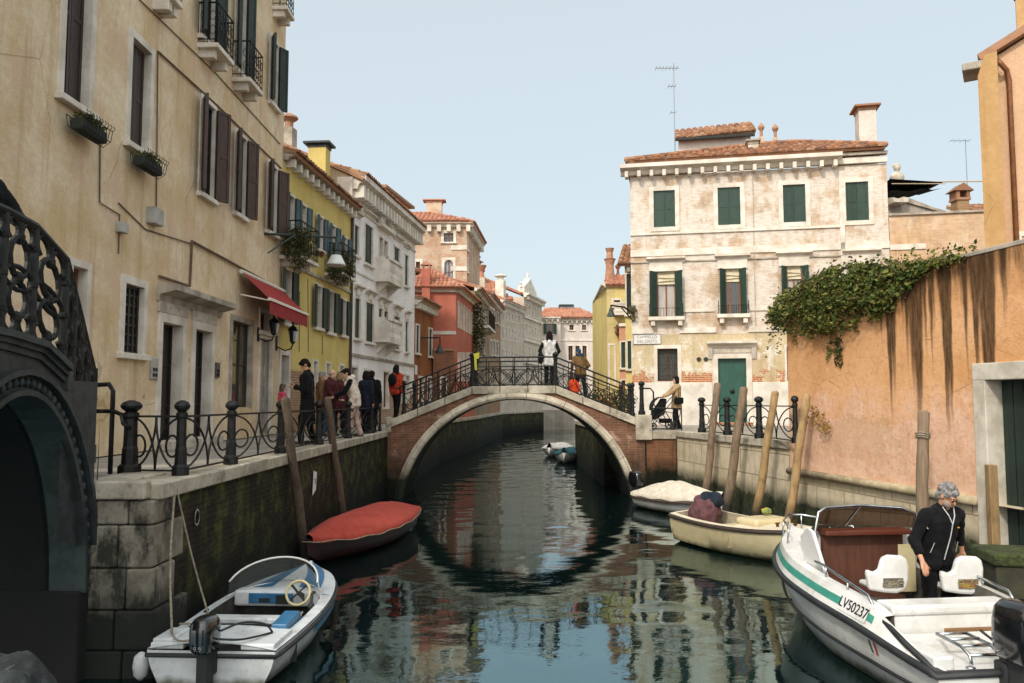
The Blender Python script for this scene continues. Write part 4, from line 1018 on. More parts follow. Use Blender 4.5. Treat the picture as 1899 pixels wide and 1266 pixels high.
# brown house
BRO = plaster('brown_plaster', C('96603c'), C('7c4c2f'), stain=C('5a3a26'), stk=.5, bump=.2)
bh = House('brown_house', 'low brown house with dark shutters next to the white palazzo', 'house', (-4.55, 37.6), (-4.05, 41.35))
bh.win(771, 777, 603, 655, DKGREEN_SH, 'closed', .07); bh.win(795, 801, 610, 661, DKGREEN_SH, 'closed', .07); bh.win(776, 786, 700, 760, None, None, .08, sill=False); bh.win(792, 800, 700, 760, None, None, .08, sill=False)
ze = bh.px(789, 572)[1]; bh.wall(ze, BRO, D=7); bh.cornice(ze - .05, .3, .35, STONE_W, dent=.35)
tiles(bh.root, (0, -.4, ze + .24), (bh.L, -.4, ze + .24), (bh.L, 4, ze + 1.4), (0, 4, ze + 1.4), seed=6)
bx = House('brick_annex', 'low brown brick annex with a tiled edge in front of the red house', 'annex', (-4.0, 41.0), (-2.95, 41.3))
bx.win(818, 826, 700, 760, None, None, .07, name='door')
za = bx.px(825, 650)[1]; bx.wall(za, brick('brown_brick', C('7a4a34'), C('8c5a40'), C('7d6a58')), D=.9); bx.band(za, .1, .06, TILE, name='tile_edge')

# red house: end wall towards the bridge and canal wall
REDP = plaster('red_plaster', C('b8705e'), C('a6604f'), stain=C('8a5448'), stk=.35, bump=.1, fine=.15)
rh = House('red_house', 'terracotta red house with white window frames along the canal', 'house', (-5.3, 42.0), (-2.92, 42.0))
rs2 = sub(rh, (-2.92, 42.0), (-2.25, 48.6))
ze = rh.px(820, 540)[1]
rh.wall(ze, REDP, D=6.6)
rh.band(rh.px(830, 620)[1], .18, .04, STONE_W, s0=.9); rh.cornice(ze - .05, .28, .3, STONE_W, dent=0)
for xa in (849, 854, 859, 864, 869, 874):
    rs2.win(xa, xa + 2.4, 560 + (xa - 849) * .85, 606 + (xa - 849) * .55, None, None, .05, sill=False, glass=GLASS); rs2.win(xa, xa + 2.4, 655, 705, None, None, .05, sill=False, glass=GLASS_L)
rs2.wall(ze, REDP, D=.5); rs2.cornice(ze - .05, .3, .35, STONE_W, dent=0)
zr = ze + 1.5
tiles(rh.root, (-.3, -.35, ze + .2), (rh.L + .4, -.35, ze + .2), (.9, 1.8, zr), (.6, 1.8, zr), TILE_R, seed=8)
tiles(rs2.root, (-.35, -.4, ze + .2), (rs2.L, -.4, ze + .2), (rs2.L, 1.7, zr), (1.8, 1.7, zr), TILE_R, seed=9)
sx = rh.px(791, 540)[0]; zt = rh.px(791, 500)[1]
chimney(rh.root, sx, -.18, rh.px(791, 600)[1], .42, .36, zt - rh.px(791, 600)[1], REDP, TILE_R, 'gable')
merge(rh, rs2)

# pink brick tower house
TWB = brick('pink_palazzo_brick', C('b08a70'), C('c29c82'), C('b8a590'), patch=C('bfae98'), patchlim=(.45, .6), bump=.2)
tw = House('brick_palazzo', 'tall pale brick palazzo with a hipped tile roof behind the red house', 'palazzo', (-8.5, 50.0), (-2.82, 50.0))
ts = sub(tw, (-2.82, 50.0), (-2.3, 57.0))
tw.win(823, 841, 432, 449, None, None, .16); tw.win(768, 778, 432, 449, None, None, .16); tw.win(824, 840, 482, 527, None, None, .16, arch=True, glass=GLASS_L, lab='arched window with a pale surround')
tw.win(771, 779, 485, 520, None, None, .16)
ze = tw.px(820, 420)[1]
tw.wall(ze, TWB, D=7)
for y in (463, 502): tw.band(tw.px(850, y)[1], .28, .05, STONE_W, s0=tw.L - 1.0)
tw.cornice(ze - .05, .35, .4, STONE_W, dent=.6, dw=.25, dh=.3, ends=(0, .4))
for y in (440, 480): ts.win(867, 868.2, y, y + 25, None, None, .1)
ts.wall(ze, TWB, D=.5); ts.cornice(ze - .05, .35, .4, STONE_W, dent=.6, dw=.25, dh=.3)
zr = ze + 1.55
tiles(tw.root, (0, -.45, ze + .3), (tw.L + .45, -.45, ze + .3), (tw.L - 2.8, 2.6, zr), (0, 2.6, zr), TILE_R, w=.28, ln=.45, seed=10)
tiles(ts.root, (-.45, -.45, ze + .3), (ts.L, -.45, ze + .3), (ts.L, 2.6, zr), (2.7, 2.6, zr), TILE_R, w=.28, ln=.45, seed=11)
cs = tw.px(798, 390)[0]; chimney(tw.root, cs, 2.7, zr - .3, 1.0, .6, .9, TWB, TILE_R, 'flat')
merge(tw, ts)

# further houses along the bend
CRM = plaster('pale_cream_plaster', C('c8bcac'), C('b5a897'), stain=C('8f8474'), stk=.4, bump=.12)
GRB = plaster('grey_brown_plaster', C('9a8a76'), C('857560'), stain=C('5d5142'), stk=.5, bump=.2)
BRB = brick('tan_brick', C('8a6648'), C('a07a58'), C('97836a'), bump=.3)
gh = House('grey_house', 'grey brown house with a white stone balcony far along the left bank', 'house', (-2.25, 48.65), (-1.7, 57.4))
gs = sub(gh, (-4.5, 48.62), (-2.25, 48.65))
for q in ((887, 890, 632, 660), (895, 898, 628, 655), (899, 902, 585, 600), (885, 888, 585, 605)): gh.win(*q, DKGREEN_SH, 'closed', .1)
ze = gh.px(892, 553)[1]; gh.wall(ze, GRB, D=6); gh.cornice(ze - .02, .25, .3, STONE_W, dent=0)
tiles(gh.root, (0, -.4, ze + .2), (gh.L, -.4, ze + .2), (gh.L, 4, ze + 1.5), (0, 4, ze + 1.5), TILE_R, w=.3, ln=.5, seed=12)
a, z = gh.px(887, 603); c, _ = gh.px(900, 603); balcony(gh, a, c, z, .7, 1.0, STONE_W, .15, 2, False)
gs.wall(ze, GRB, D=.4); merge(gh, gs)
bb = House('tan_brick_house', 'tan brick house with dark shutters far along the left bank', 'house', (-1.7, 57.45), (-.96, 67.0))
for q in ((909, 912, 572, 596), (914, 917, 575, 597), (921, 924, 580, 600), (909, 912, 632, 658), (915, 918, 632, 658), (921, 924, 634, 660), (909, 912, 690, 712), (918, 921, 692, 712)): bb.win(*q, DKGREEN_SH, 'closed', .12)
ze = bb.px(916, 563)[1]; bb.wall(ze, BRB, D=6); bb.cornice(ze - .02, .3, .35, STONE_W, dent=.7)
tiles(bb.root, (0, -.4, ze + .2), (bb.L, -.4, ze + .2), (bb.L, 4, ze + 1.5), (0, 4, ze + 1.5), TILE_R, w=.3, ln=.5, seed=13)
for x in (2.0, 6.0): chimney(bb.root, x, 1.2, ze + .4, .6, .6, 1.9, CRM if x > 3 else TWB, TILE_R, 'pot')
cl = House('cream_terrace', 'long cream terrace with rows of narrow windows where the canal bends', 'house', (-.96, 67.05), (1.05, 74.2))
for x in range(931, 969, 6):
    for (yt, yb) in ((577, 593), (606, 628), (648, 672), (690, 712)): cl.win(x, x + 2.4, yt + (x - 931) * .28, yb + (x - 931) * .2, None, None, .07, sill=False)
ze = cl.px(952, 571)[1]; cl.wall(ze, CRM, D=7); cl.cornice(ze - .02, .35, .4, STONE_W, dent=.6)
tiles(cl.root, (0, -.4, ze + .3), (cl.L, -.4, ze + .3), (cl.L, 5, ze + 2.4), (0, 5, ze + 2.4), TILE_R, w=.32, ln=.5, seed=14)
chimney(cl.root, 3.4, 1.0, ze + .4, .75, .75, 2.0, STONE_W, STONE_W, 'round'); chimney(cl.root, 1.0, 2.6, ze + 1, .8, .8, 2.6, CRM, TILE_R, 'flat')
cp = House('gabled_palazzo', 'ornate cream palazzo with a white gable top where the canal bends', 'palazzo', (1.1, 74.25), (3.0, 81.0))
for x in range(974, 1003, 6):
    for (yt, yb) in ((564, 583), (600, 622), (640, 664), (684, 708)): cp.win(x, x + 2.3, yt + (x - 974) * .4, yb + (x - 974) * .3, None, None, .08, sill=False, arch=yt in (600, 640))
ze = cp.px(988, 558)[1]; cp.wall(ze, CRM, D=8); cp.cornice(ze - .02, .4, .5, STONE_W, dent=.6)
for y in (595, 636, 676): cp.band(cp.px(988, y)[1], .2, .15, STONE_W)
a, b = cp.px(974, 540)[0], cp.px(997, 550)[0]; zt = cp.px(986, 516)[1]
m = MB(); m.prism([(a, ze + .3), (b, ze + .3), (b, ze + 1.0), ((a + b) / 2 + .5, zt - .3), ((a + b) / 2, zt), ((a + b) / 2 - .5, zt - .3), (a, ze + 1.0)], .1, .7, 'y')
for x, zz in ((a, ze + 1.0), (b, ze + 1.0), ((a + b) / 2, zt)): m.lathe([(.14, 0), (.1, .2), (.16, .35), (.02, .6)], 7, (x, .4, zz - .02))
m.build('gable', STONE_W, cp.root, fix=True)
tiles(cp.root, (0, .3, ze + .4), (cp.L, .3, ze + .4), (cp.L, 5.5, ze + 2.6), (0, 5.5, ze + 2.6), TILE_R, w=.32, ln=.5, seed=15)
# broad roof behind them
bk = House('hipped_roof_house', 'broad house with a wide hipped tile roof and dormers behind the far left houses', 'house', (-9.0, 70.0), (-.2, 71.0))
ze = bk.px(930, 556)[1]; bk.wall(ze, CRM, D=8)
tiles(bk.root, (0, -.4, ze), (bk.L + .3, -.4, ze), (bk.L - 2.0, 3.4, bk.px(930, 514, -3.4)[1]), (0, 3.4, bk.px(930, 514, -3.4)[1]), TILE_R, w=.34, ln=.55, seed=16)
chimney(bk.root, bk.px(882, 520, -2)[0], 2.0, ze + 1.2, 1.1, .8, 1.5, TWB, TILE_R, 'flat')
a = bk.px(885, 536)[0]; m = MB(); m.box(a - .6, a + .6, .2, 1.6, ze + .3, ze + 1.1); m.prism([(a - .8, ze + 1.1), (a + .8, ze + 1.1), (a, ze + 1.6)], 0, 2, 'y'); m.build('dormer', CRM, bk.root)
# end building closing the canal
WEN = plaster('warm_white_plaster', C('d6cbc2'), C('c6bab0'), stain=C('a3988e'), stk=.25, bump=.08)
eb = House('end_building', 'white building with a red hipped roof closing the end of the canal', 'building', (4.95, 84.0), (8.75, 84.0))
e2 = House('sub', '', '', (3.0, 83.0), (5.0, 83.0)); e2.root.name = 'sub'
for q in ((1056, 1064, 602, 612), (1079, 1087, 602, 612), (1054, 1062, 641, 668), (1067, 1075, 641, 668), (1080, 1088, 641, 668), (1056, 1064, 690, 712), (1079, 1087, 690, 712)): eb.win(*q, None, None, .12)
e2.win(1014, 1026, 600, 620, GREEN_SH, None, .12); e2.win(1014, 1026, 650, 680, None, None, .12)
ze = eb.px(1070, 594)[1]; eb.wall(ze, WEN, D=7); e2.wall(ze, WEN, D=8); eb.cornice(ze - .1, .35, .4, STONE_W, dent=.5, ends=(0, .3)); e2.cornice(ze - .1, .35, .4, STONE_W, dent=.5, ends=(.3, 0))
eb.band(eb.px(1070, 632)[1], .2, .08, STONE_W)
zr = eb.px(1060, 570, -3.5)[1]
tiles(eb.root, (-2.4, -.9, ze + .3), (eb.L + .4, -.5, ze + .3), (eb.L - 1.4, 3.5, zr), (-1.2, 3.5, zr), TILE_R, w=.34, ln=.55, seed=17)
m = MB(); a, b = eb.px(1037, 570, -3)[0], eb.px(1064, 570, -3)[0]; zz = eb.px(1050, 566, -3)[1]
m.box(a, b, 3, 4.6, zz, zz + .12)
for x in (a, b, (a + b) / 2): m.bar((x, 3.05, zz - .9), (x, 3.05, zz), .09)
m.build('roof_terrace', IRON_G, eb.root); merge(eb, e2)

# ---------------------------------------------------------------- right bank
YEL2 = plaster('far_yellow_plaster', C('dac884'), C('ccb876'), stain=C('a89a68'), stk=.25, bump=.1)
fy = House('far_yellow_house', 'yellow house with a small white balcony and twisted chimney beyond the bridge', 'house', (5.2, 44.0), (6.6, 44.0))
fs = sub(fy, (5.55, 52.5), (5.2, 44.0))
fy.win(1137, 1150, 556, 568, None, None, .1); fy.win(1131, 1139, 640, 716, None, None, .1, glass=simple('red_brown_door', C('8a3a30'), rough=.7), name='door', bars=(0, 1)); fy.win(1146, 1152, 600, 614, None, None, .05, sill=False)
for x in (1110.5, 1114.5, 1119): 
    for yt, yb in ((550, 575), (610, 630), (655, 690)): fs.win(x, x + 2, yt, yb, None, None, .12, sill=False)
ze = fy.px(1140, 532)[1]; fy.wall(ze, YEL2, D=8); fs.wall(ze, plaster('pale_yellow_plaster', C('cdbb84'), C('bfae7c'), bump=.1), D=.4); fs.cornice(ze - .02, .25, .3, STONE_W, dent=0); fy.band(ze, .12, .12, STONE_W)
tiles(fy.root, (-.1, -.2, ze + .12), (fy.L, -.2, ze + .12), (fy.L, 2.2, ze + 1.0), (.3, 2.2, ze + 1.0), TILE_R, w=.28, seed=18)
a, z = fy.px(1137, 582); c, _ = fy.px(1158, 582)
m = MB(); m.box(a, c, -.5, .02, z - .1, z); m.box(a, c, -.52, -.4, z + .5, z + .58)
for i in range(7): m.lathe([(.04, 0), (.06, .12), (.035, .25), (.06, .4), (.04, .5)], 6, (a + .06 + (c - a - .12) * i / 6, -.46, z))
m.build('stone_balcony', STONE_W, fy.root)
sx = fy.px(1131, 500, -1.5)[0]; zt = fy.px(1131, 462, -1.5)[1]
m = MB(); hh = zt - ze; m.lathe([(.32, .3), (.24, hh * .5), (.22, hh * .62), (.30, hh * .74), (.36, hh * .76), (.2, hh * .78), (.17, hh * .92), (.24, hh), (.26, hh + .05), (.1, hh + .06)], 10, (sx, 1.5, ze)); m.build('chimney', simple('worn_terracotta', C('b08468'), C('96694f'), .9, 4), fy.root, fix=True)
chimney(fy.root, sx + .55, 2.2, ze + .5, .22, .22, .6, TWB, TILE_R, 'round')
merge(fy, fs)
ny = House('narrow_yellow_house', 'narrow yellow house with dark green shutters squeezed beside the pale brick building', 'house', (4.86, 34.5), (5.86, 34.28))
ny.win(1162, 1171, 508, 583, DKGREEN_SH, 'closed', .05); ny.win(1164, 1171, 632, 684, GREEN_SH, 'closed', .05)
ze = ny.px(1167, 497)[1]; ny.wall(ze, YEL2, D=6); ny.cornice(ze - .02, .2, .3, STONE_D, dent=.3)
tiles(ny.root, (-.3, -.35, ze + .15), (ny.L, -.35, ze + .15), (ny.L, 3, ze + 1.6), (-.3, 3, ze + 1.6), seed=19)
pk = House('low_pink_house', 'low pink house with a green shutter under the street lamp beyond the bridge', 'house', (5.05, 38.0), (6.05, 37.75))
pk.win(1152, 1160, 634, 682, GREEN_SH, 'closed', .06); pk.win(1153, 1160, 705, 760, None, None, .06, name='door')
ze = pk.px(1155, 605)[1]; pk.wall(ze, plaster('salmon_plaster', C('c89a80'), C('b98970'), bump=.12), D=5); pk.band(ze, .14, .1, STONE_W)

# pale brick building on the square
PBR = brick('pale_pink_brick', C('b0957a'), C('c0a78e'), C('bfb09e'), patch=C('cec6bc'), patchlim=(.40, .53), stain=C('a8845c'), bump=.35, pscale=1.15)
cb = House('pale_brick_building', 'pale brick building with green shutters and tiled roof facing the bridge', 'building', (4.6, 31.0), (13.75, 29.13))
W = cb.win
TOP = [(1212, 1252, 353, 421), (1331, 1373, 347, 417), (1452, 1494, 342, 412), (1568, 1611, 337, 409)]
for q in TOP: W(*q, GREEN_SH, 'closed', .16, sill=False, deep=.16)
CUR = fabric('cream_blind', C('cbc0a8'), C('b3a88e'))
LACE = simple('lace_curtain', C('b4b0aa'), C('98958f'), .8, 5, grain=(6, 6, .6))
for i, (xl, xr, yt, yb) in enumerate([(1218, 1253, 503, 588), (1345, 1373, 498, 583), (1459, 1488, 493, 578), (1583, 1615, 489, 574)]):
    wn, r = W(xl, xr, yt, yb, GREEN_SH, 'open', 0, deep=.2, bars=(1, 0), glass=LACE if i in (0, 2) else GLASS, sash=wood('orange_brown_sash', C('7a4526'), C('94592f')), blind=(.28, CUR), sill=False, ang=(130, 128), mid=.5 if i != 1 else .32)
    a, b = r[0] - .27, r[1] + .27
    cb.hood(a - .1, b + .1, r[3] + .34, STONE_W, wn, .2, .22); MB().box(a, b, -.06, .02, r[3] + .003, r[3] + .37).build('window_lintel', STONE_W, wn)
    m = MB(); m.box(a - .05, b + .05, -.34, .03, r[2] - .14, r[2] - .002)
    for x in (a + .12, b - .12): m.box(x - .08, x + .08, -.28, .03, r[2] - .34, r[2] - .13)
    m.build('window_sill', STONE_W, wn, bevel=.012)
    m = MB(); c = [(a, 0), (a, -.3), (b, -.3), (b, 0)]
    for p, q in zip(c[:-1], c[1:]): m.tube([(p[0], p[1], r[2] + .32), (q[0], q[1], r[2] + .32)], .009, 4)
    n = 12
    for k in range(n + 1): m.tube([(a + (b - a) * k / n, -.3, r[2]), (a + (b - a) * k / n, -.3, r[2] + .32)], .006, 4)
    for p in c[1:3]: m.tube([(p[0], p[1], r[2]), (p[0], p[1], r[2] + .5)], .014, 5)
    m.build('window_rail', IRON, wn)
W(1219, 1257, 646, 707, None, None, .13, deep=.22, bars=(1, 0), glass=simple('lace_dark', C('5d605a'), C('3d403b'), .7, 9, grain=(14, 14, 1)), sill=False, lab='ground floor window with iron bars and lace curtain')
r = cb.rect(1219, 1257, 646, 707); m = MB()
for k in range(9): m.tube([(r[0] + (r[1] - r[0]) * (k + .5) / 9, .03, r[2]), (r[0] + (r[1] - r[0]) * (k + .5) / 9, .03, r[3])], .011, 5)
for k in range(3): m.tube([(r[0], .03, r[2] + (r[3] - r[2]) * (k + .5) / 3), (r[1], .03, r[2] + (r[3] - r[2]) * (k + .5) / 3)], .01, 5)
m.build('window_grille', IRON, cb.root)
gd = wood('teal_green_door', C('16443a'), C('1d5446'), .5)
dw, dr_ = W(1332, 1385, 664, 783, None, None, .2, name='door', deep=.2, glass=gd, sash=gd, bars=(1, 0), lab='dark teal green double door')
MB().lathe([(.05, 0), (.09, .02), (.02, .06)], 10, (0, 0, 0), Matrix.Translation((dr_[0] + (dr_[1] - dr_[0]) * .5, .14, dr_[2] + 1.15)) @ Matrix.Rotation(R(90), 4, 'X')).build('door_knob', IRON, dw)
cb.hood(dr_[0] - .38, dr_[1] + .38, dr_[3] + .38, STONE_W, dw, .26, .3)
MB().box(dr_[0] - .2, dr_[1] + .2, -.07, .02, dr_[3] + .2, dr_[3] + .4).build('door_lintel', STONE, dw)
for x in (dr_[0] - .27, dr_[1] + .27): MB().prism([(-.25, dr_[3] + .37), (.02, dr_[3] + .37), (.02, dr_[3] - .05), (-.06, dr_[3] - .02)], x - .08, x + .08, 'x').build('door_bracket', STONE_W, dw, fix=True)
W(1459, 1470, 642, 706, None, None, .07, sill=False)
zb = cb.px(1300, 619)[1]
GFP = plaster('square_ground_plaster', C('cdbd9e'), C('b9a684'), stain=C('969070'), stk=.5, patch=C('d6cec2'), plim=(.5, .6), bump=.35, base=(C('9c5c3c'), C('b37650'), C('c4ac90')), basez=(1.75, 6.0))
GFP.name = 'square_ground_plaster'
ztop = cb.px(1400, 316)[1]
cb.wall(zb, GFP, D=9, rev=.28).name = 'ground_floor_wall'; cb.wall(ztop, PBR, D=9, z0=zb, rev=.28)
zs = cb.px(1300, 709)[1]
m = MB()
for a, b in ((0, dr_[0] - .21), (dr_[1] + .21, cb.L)): m.box(a - .003, b, -.05, .04, -.1, zs)
m.build('stone_base', simple('white_base_stone', C('d8d2c8'), C('c2bab0'), .85, 1.4, bump=.15, dirt=(C('8d8478'), .5)), cb.root, bevel=.012)
s_r = cb.px(1562, 420)[0]
cb.band(cb.px(1300, 432)[1], .09, .06, STONE_W, s1=s_r); cb.band(cb.px(1300, 472)[1], .26, .05, STONE_W); cb.band(cb.px(1300, 484)[1], .05, .05, STONE_D, s1=s_r)
for a, b in ((1173, 1212), (1260, 1328), (1388, 1450)): cb.band(cb.px(1300, 617)[1], .2, .06, STONE_W, s0=max(0, cb.px(a, 610)[0]), s1=cb.px(b, 610)[0])
for a, b in ((1268, 1325), (1390, 1445)): cb.band(cb.px(1300, 578)[1], .13, .05, STONE_W, s0=cb.px(a, 575)[0], s1=cb.px(b, 575)[0])
MB().box(s_r - .08, s_r + .08, -.05, .03, zb, cb.px(1562, 318)[1]).build('corner_strip', STONE_W, cb.root)
zc = cb.px(1300, 322)[1] + .05
cb.cornice(zc, .36, .5, STONE_W, s1=s_r, dent=.46, dw=.13, dh=.12, ends=(.35, 0)); cb.band(zc + .36, .16, .2, STONE_D, s1=s_r)
cb.band(cb.px(1600, 303)[1], .22, .12, STONE_W, s0=s_r, name='cornice'); cb.band(cb.px(1600, 300)[1] + .22, .1, .22, STONE_D, s0=s_r, name='gutter')
ze = zc + .52
zA = cb.px(1430, 268, -2.9)[1]; xa, xb = cb.px(1400, 270, -2.9)[0], cb.px(1480, 270, -2.9)[0]
tiles(cb.root, (-.1, -.35, ze), (cb.L - .1, -.35, ze), (xb, 2.9, zA), (xa, 2.9, zA), seed=20, w=.24)
tiles(cb.root, (-.1, 6.2, ze), (-.1, -.35, ze), (xa, 2.9, zA), (xa, 2.9, zA), seed=21, w=.24, name='roof'); tiles(cb.root, (cb.L - .1, -.35, ze), (cb.L - .1, 6.2, ze), (xb, 2.9, zA), (xb, 2.9, zA), seed=22, w=.24)
ridge(cb.root, (-.1, -.35, ze + .05), (xa, 2.9, zA + .05)); ridge(cb.root, (cb.L - .1, -.35, ze + .05), (xb, 2.9, zA + .05)); ridge(cb.root, (xa, 2.9, zA + .06), (xb, 2.9, zA + .06))
# roof-top room
y = -5.2; a, b = cb.px(1258, 260, y)[0], cb.px(1392, 255, y)[0]; z2 = cb.px(1320, 254, y)[1]
rm = MB().box(a, b, 5.2, 8.4, ze - .3, z2).build('roof_room', WEN, cb.root)
tiles(rm, (a - .15, 4.9, z2 - .06), (b + .2, 4.9, z2 + .1), (b + .2, 6.6, z2 + 1.0), (a - .15, 6.6, z2 + .84), seed=23, w=.26)
MB().box(a - .1, b + .15, 4.82, 4.98, z2 - .16, z2 - .05).build('gutter', IRON, rm)
sx, zz = cb.px(1397, 285, -1.6)[0], cb.px(1397, 283, -1.6)[1]; chimney(cb.root, sx, 1.7, zz - .3, .38, .4, cb.px(1397, 268, -1.6)[1] - zz + .3, STONE, STONE_D, 'flat')
for x, yy in ((1412, 258), (1438, 260)): sx, zz = cb.px(x, yy, -3.2); chimney(cb.root, sx, 3.2, zA - .2, .18, .18, zz - zA + .3, TWB, TILE, 'round')
sx, zz = cb.px(1607, 290, -1.2); _, zt = cb.px(1607, 209, -1.2); ch = chimney(cb.root, sx, 1.2, zz - .6, .62, .7, zt - zz + .6, WEN, TILE, 'flat')
ch['label'] = 'tall white chimney'
m = MB(); sx = cb.px(1302, 666)[0]
for x in (1296, 1309): a, z = cb.px(x, 666); m.lathe([(.085, 0), (.085, .03), (.06, .03), (.06, .005)], 14, (0, 0, 0), Matrix.Translation((a, -.001, z)) @ Matrix.Rotation(R(90), 4, 'X'))
m.build('air_vent', simple('vent_grey', C('3a3934'), rough=.8), cb.root)
MB().tube([(cb.px(1401, 560)[0], -.03, ztop - .2), (cb.px(1402, 640)[0], -.03, zb - .3)], .012, 5).build('cable', simple('pale_cable', C('a09a90'), rough=.8), cb.root)

# high brick wall to the right of it
hw_ = House('high_brick_wall', 'high pale brick wall running right from the brick building', 'wall', (13.77, 29.125), (19.5, 27.95))
zl, zr = hw_.px(1650, 404)[1], hw_.px(1825, 389)[1]
hw_.wall((zl + zr) / 2, brick('tan_pale_brick', C('c3a080'), C('cfae90'), C('c4ad90'), stain=C('a8843e'), patch=C('d2c4b0'), patchlim=(.5, .66), bump=.3, pscale=1.1), D=.5)
hw_.band((zl + zr) / 2, .08, .08, STONE_D, name='wall_coping'); hw_.band(hw_.px(1700, 462)[1], .2, .04, STONE_W, s1=1.2)
# house at the right edge
PNK = plaster('pink_beige_plaster', C('cdab8c'), C('c09c7c'), stain=C('a58463'), stk=.2, scale=.5, bump=.3, fine=.3)
ORG = plaster('orange_plaster', C('ba976c'), C('a98658'), stain=C('8a6238'), stk=.4, bump=.15)
rg = House('gabled_house', 'pink beige gable end with an orange chimney breast at the right edge', 'house', (10.45, 17.6), (16.4, 13.9))
s0 = rg.px(1862, 300)[0]; ze = rg.px(1850, 118)[1]
rg.wall(ze, PNK, D=9, s0=.0)
m = MB(); z2 = ze + 4.0
m.prism([(0.0, ze + .002), (7.05, ze + .002), (7.05, ze + 3.6)], 0, 9, 'y'); m.build('gable', PNK, rg.root, fix=True)
m = MB(); m.bar((.02, 4.4, ze + .16), (7.1, 4.4, ze + 3.72), 9.2, .16); m.build('roof', TILE, rg.root)
m = MB(); m.box(-.32, .35, -.3, .5, ze - .12, ze + .05); m.build('eaves_cornice', STONE_D, rg.root, bevel=.02)
m = MB(); zs2 = rg.px(1830, 150)[1]; zb2 = rg.px(1830, 420)[1]
m.box(-.02, .36, -.40, .02, -1, zs2); m.prism([(-.02, zs2 - .002), (.36, zs2 - .002), (.36, zs2 + .5), (.12, zs2 + .45)], -.4, .02, 'y'); m.box(.1, .37, -.25, .02, zs2 + .3, ze - .12)
m.build('chimney_breast', ORG, rg.root)
a = rg.px(1858, 300, .1)[0]
MB().tube([(.35, -.28, ze - .02), (.42, -.3, ze - .12), (.52, -.12, ze - .22), (.56, -.07, ze - .45), (.56, -.07, -1)], .055, 8).build('downpipe', simple('copper_brown_pipe', C('6a4226'), C('80512e'), .5, metal=.3), rg.root, smooth=True)
chimney(rg.root, rg.px(1893, 60)[0] + .2, 1.4, ze + .6, .5, .5, 1.45, ORG, IRON_G, 'flat')
rg.win(1895, 1930, 436, 470, None, None, .1, hole=False)
# ---------------------------------------------------------------- boats
def crom(st, n):
    out = []; N = len(st) - 1
    for i in range(n + 1):
        x = i / n * N; k = min(int(x), N - 1); f = x - k
        p0, p1, p2, p3 = st[max(k - 1, 0)], st[k], st[k + 1], st[min(k + 2, N)]
        out.append(tuple(.5 * (2 * b + (c - a) * f + (2 * a - 5 * b + 4 * c - d) * f * f + (3 * b - a - 3 * c + d) * f ** 3) for a, b, c, d in zip(p0, p1, p2, p3)))
    return out
def heading(a, b): return math.atan2(b[1] - a[1], b[0] - a[0]) - math.pi / 2
def hull_mesh(S, thick=True):
    secs = []
    for (y, bg, bc, zk, zc, zg) in S:
        half = [(bg, zg), (bg * .985 + bc * .015, zg - .03), (bg * .55 + bc * .45 + .015, (zg + zc) / 2), (bc, zc), (bc * .55, zk + (zc - zk) * .45), (0, zk)]
        secs.append([(-x, y, z) for x, z in half] + [(x, y, z) for x, z in half[-2::-1]])
    m = MB(); m.loft(secs); n = len(secs[0]); m.add(secs[0], [tuple(range(n))]); m.add(secs[-1], [tuple(range(n - 1, -1, -1))])
    return m
def shell(root, st, y0, y1, dw, zf, hm, dm, cm, N=30, crown=.05):
    S = crom(st, N); hull_mesh(S).build('hull', scum(hm), root, fix=True, auto=50)
    d = MB(); c = MB()
    for a, b in zip(S[:-1], S[1:]):
        ym = (a[0] + b[0]) / 2
        if y0 < ym < y1:
            for sd in (-1, 1):
                q = [(sd * a[1], a[0], a[5] + .012), (sd * (a[1] - dw), a[0], a[5] + .025), (sd * (b[1] - dw), b[0], b[5] + .025), (sd * b[1], b[0], b[5] + .012)]
                d.quad(*(q if sd > 0 else q[::-1]))
                q = [(sd * (a[1] - dw), a[0], a[5] + .025), (sd * (a[1] - dw - .03), a[0], zf), (sd * (b[1] - dw - .03), b[0], zf), (sd * (b[1] - dw), b[0], b[5] + .025)]
                c.quad(*(q if sd > 0 else q[::-1]))
            c.quad((-(a[1] - dw - .03), a[0], zf), (a[1] - dw - .03, a[0], zf), (b[1] - dw - .03, b[0], zf), (-(b[1] - dw - .03), b[0], zf))
        else:
            n = 8
            for k in range(n):
                u0, u1 = -1 + 2 * k / n, -1 + 2 * (k + 1) / n; f = lambda s_, u: (s_[1] * u, s_[0], s_[5] + .012 + crown * (1 - u * u))
                d.quad(f(a, u0), f(a, u1), f(b, u1), f(b, u0))
    for yb in (y0, y1):                     # bulkheads at the ends of the cockpit
        a = min(S, key=lambda q: abs(q[0] - yb)); n = 8; top = [(a[1] * .98 * (-1 + 2 * k / n), a[0], a[5] + .012 + crown * (1 - (-1 + 2 * k / n) ** 2)) for k in range(n + 1)]
        c.add(top + [(p[0], p[1], zf) for p in top[::-1]], [tuple(range(2 * n + 2))])
    d.build('deck', dm, root, auto=40); c.build('cockpit', cm, root); return S
def rub(root, S, dz, r, mat, off=.0, name='rub_rail', stern=True):
    pts = [(-(s_[1] + off), s_[0], s_[5] + dz) for s_ in S] + [((s_[1] + off), s_[0], s_[5] + dz) for s_ in S[::-1]]
    return MB().tube(pts, r, 6, closed=stern).build(name, mat, root, smooth=True)
GEL = simple('white_gelcoat', C('d6d6d4'), C('c3c2bd'), .35, 2.2, bump=.02, dirt=(C('7d786c'), .35), coat=.3)
GELD = simple('dirty_white_gelcoat', C('ccd0d2'), C('b5b8b8'), .45, 3.2, dirt=(C('5e5b50'), .6), coat=.15)
CREAM = simple('cream_gelcoat', C('cabd98'), C('bbae88'), .45, 2.5, dirt=(C('857a58'), .35), coat=.2)
BLUEP = simple('blue_boat_paint', C('2f6c94'), C('285c80'), .4, 4, dirt=(C('3c4a50'), .4))
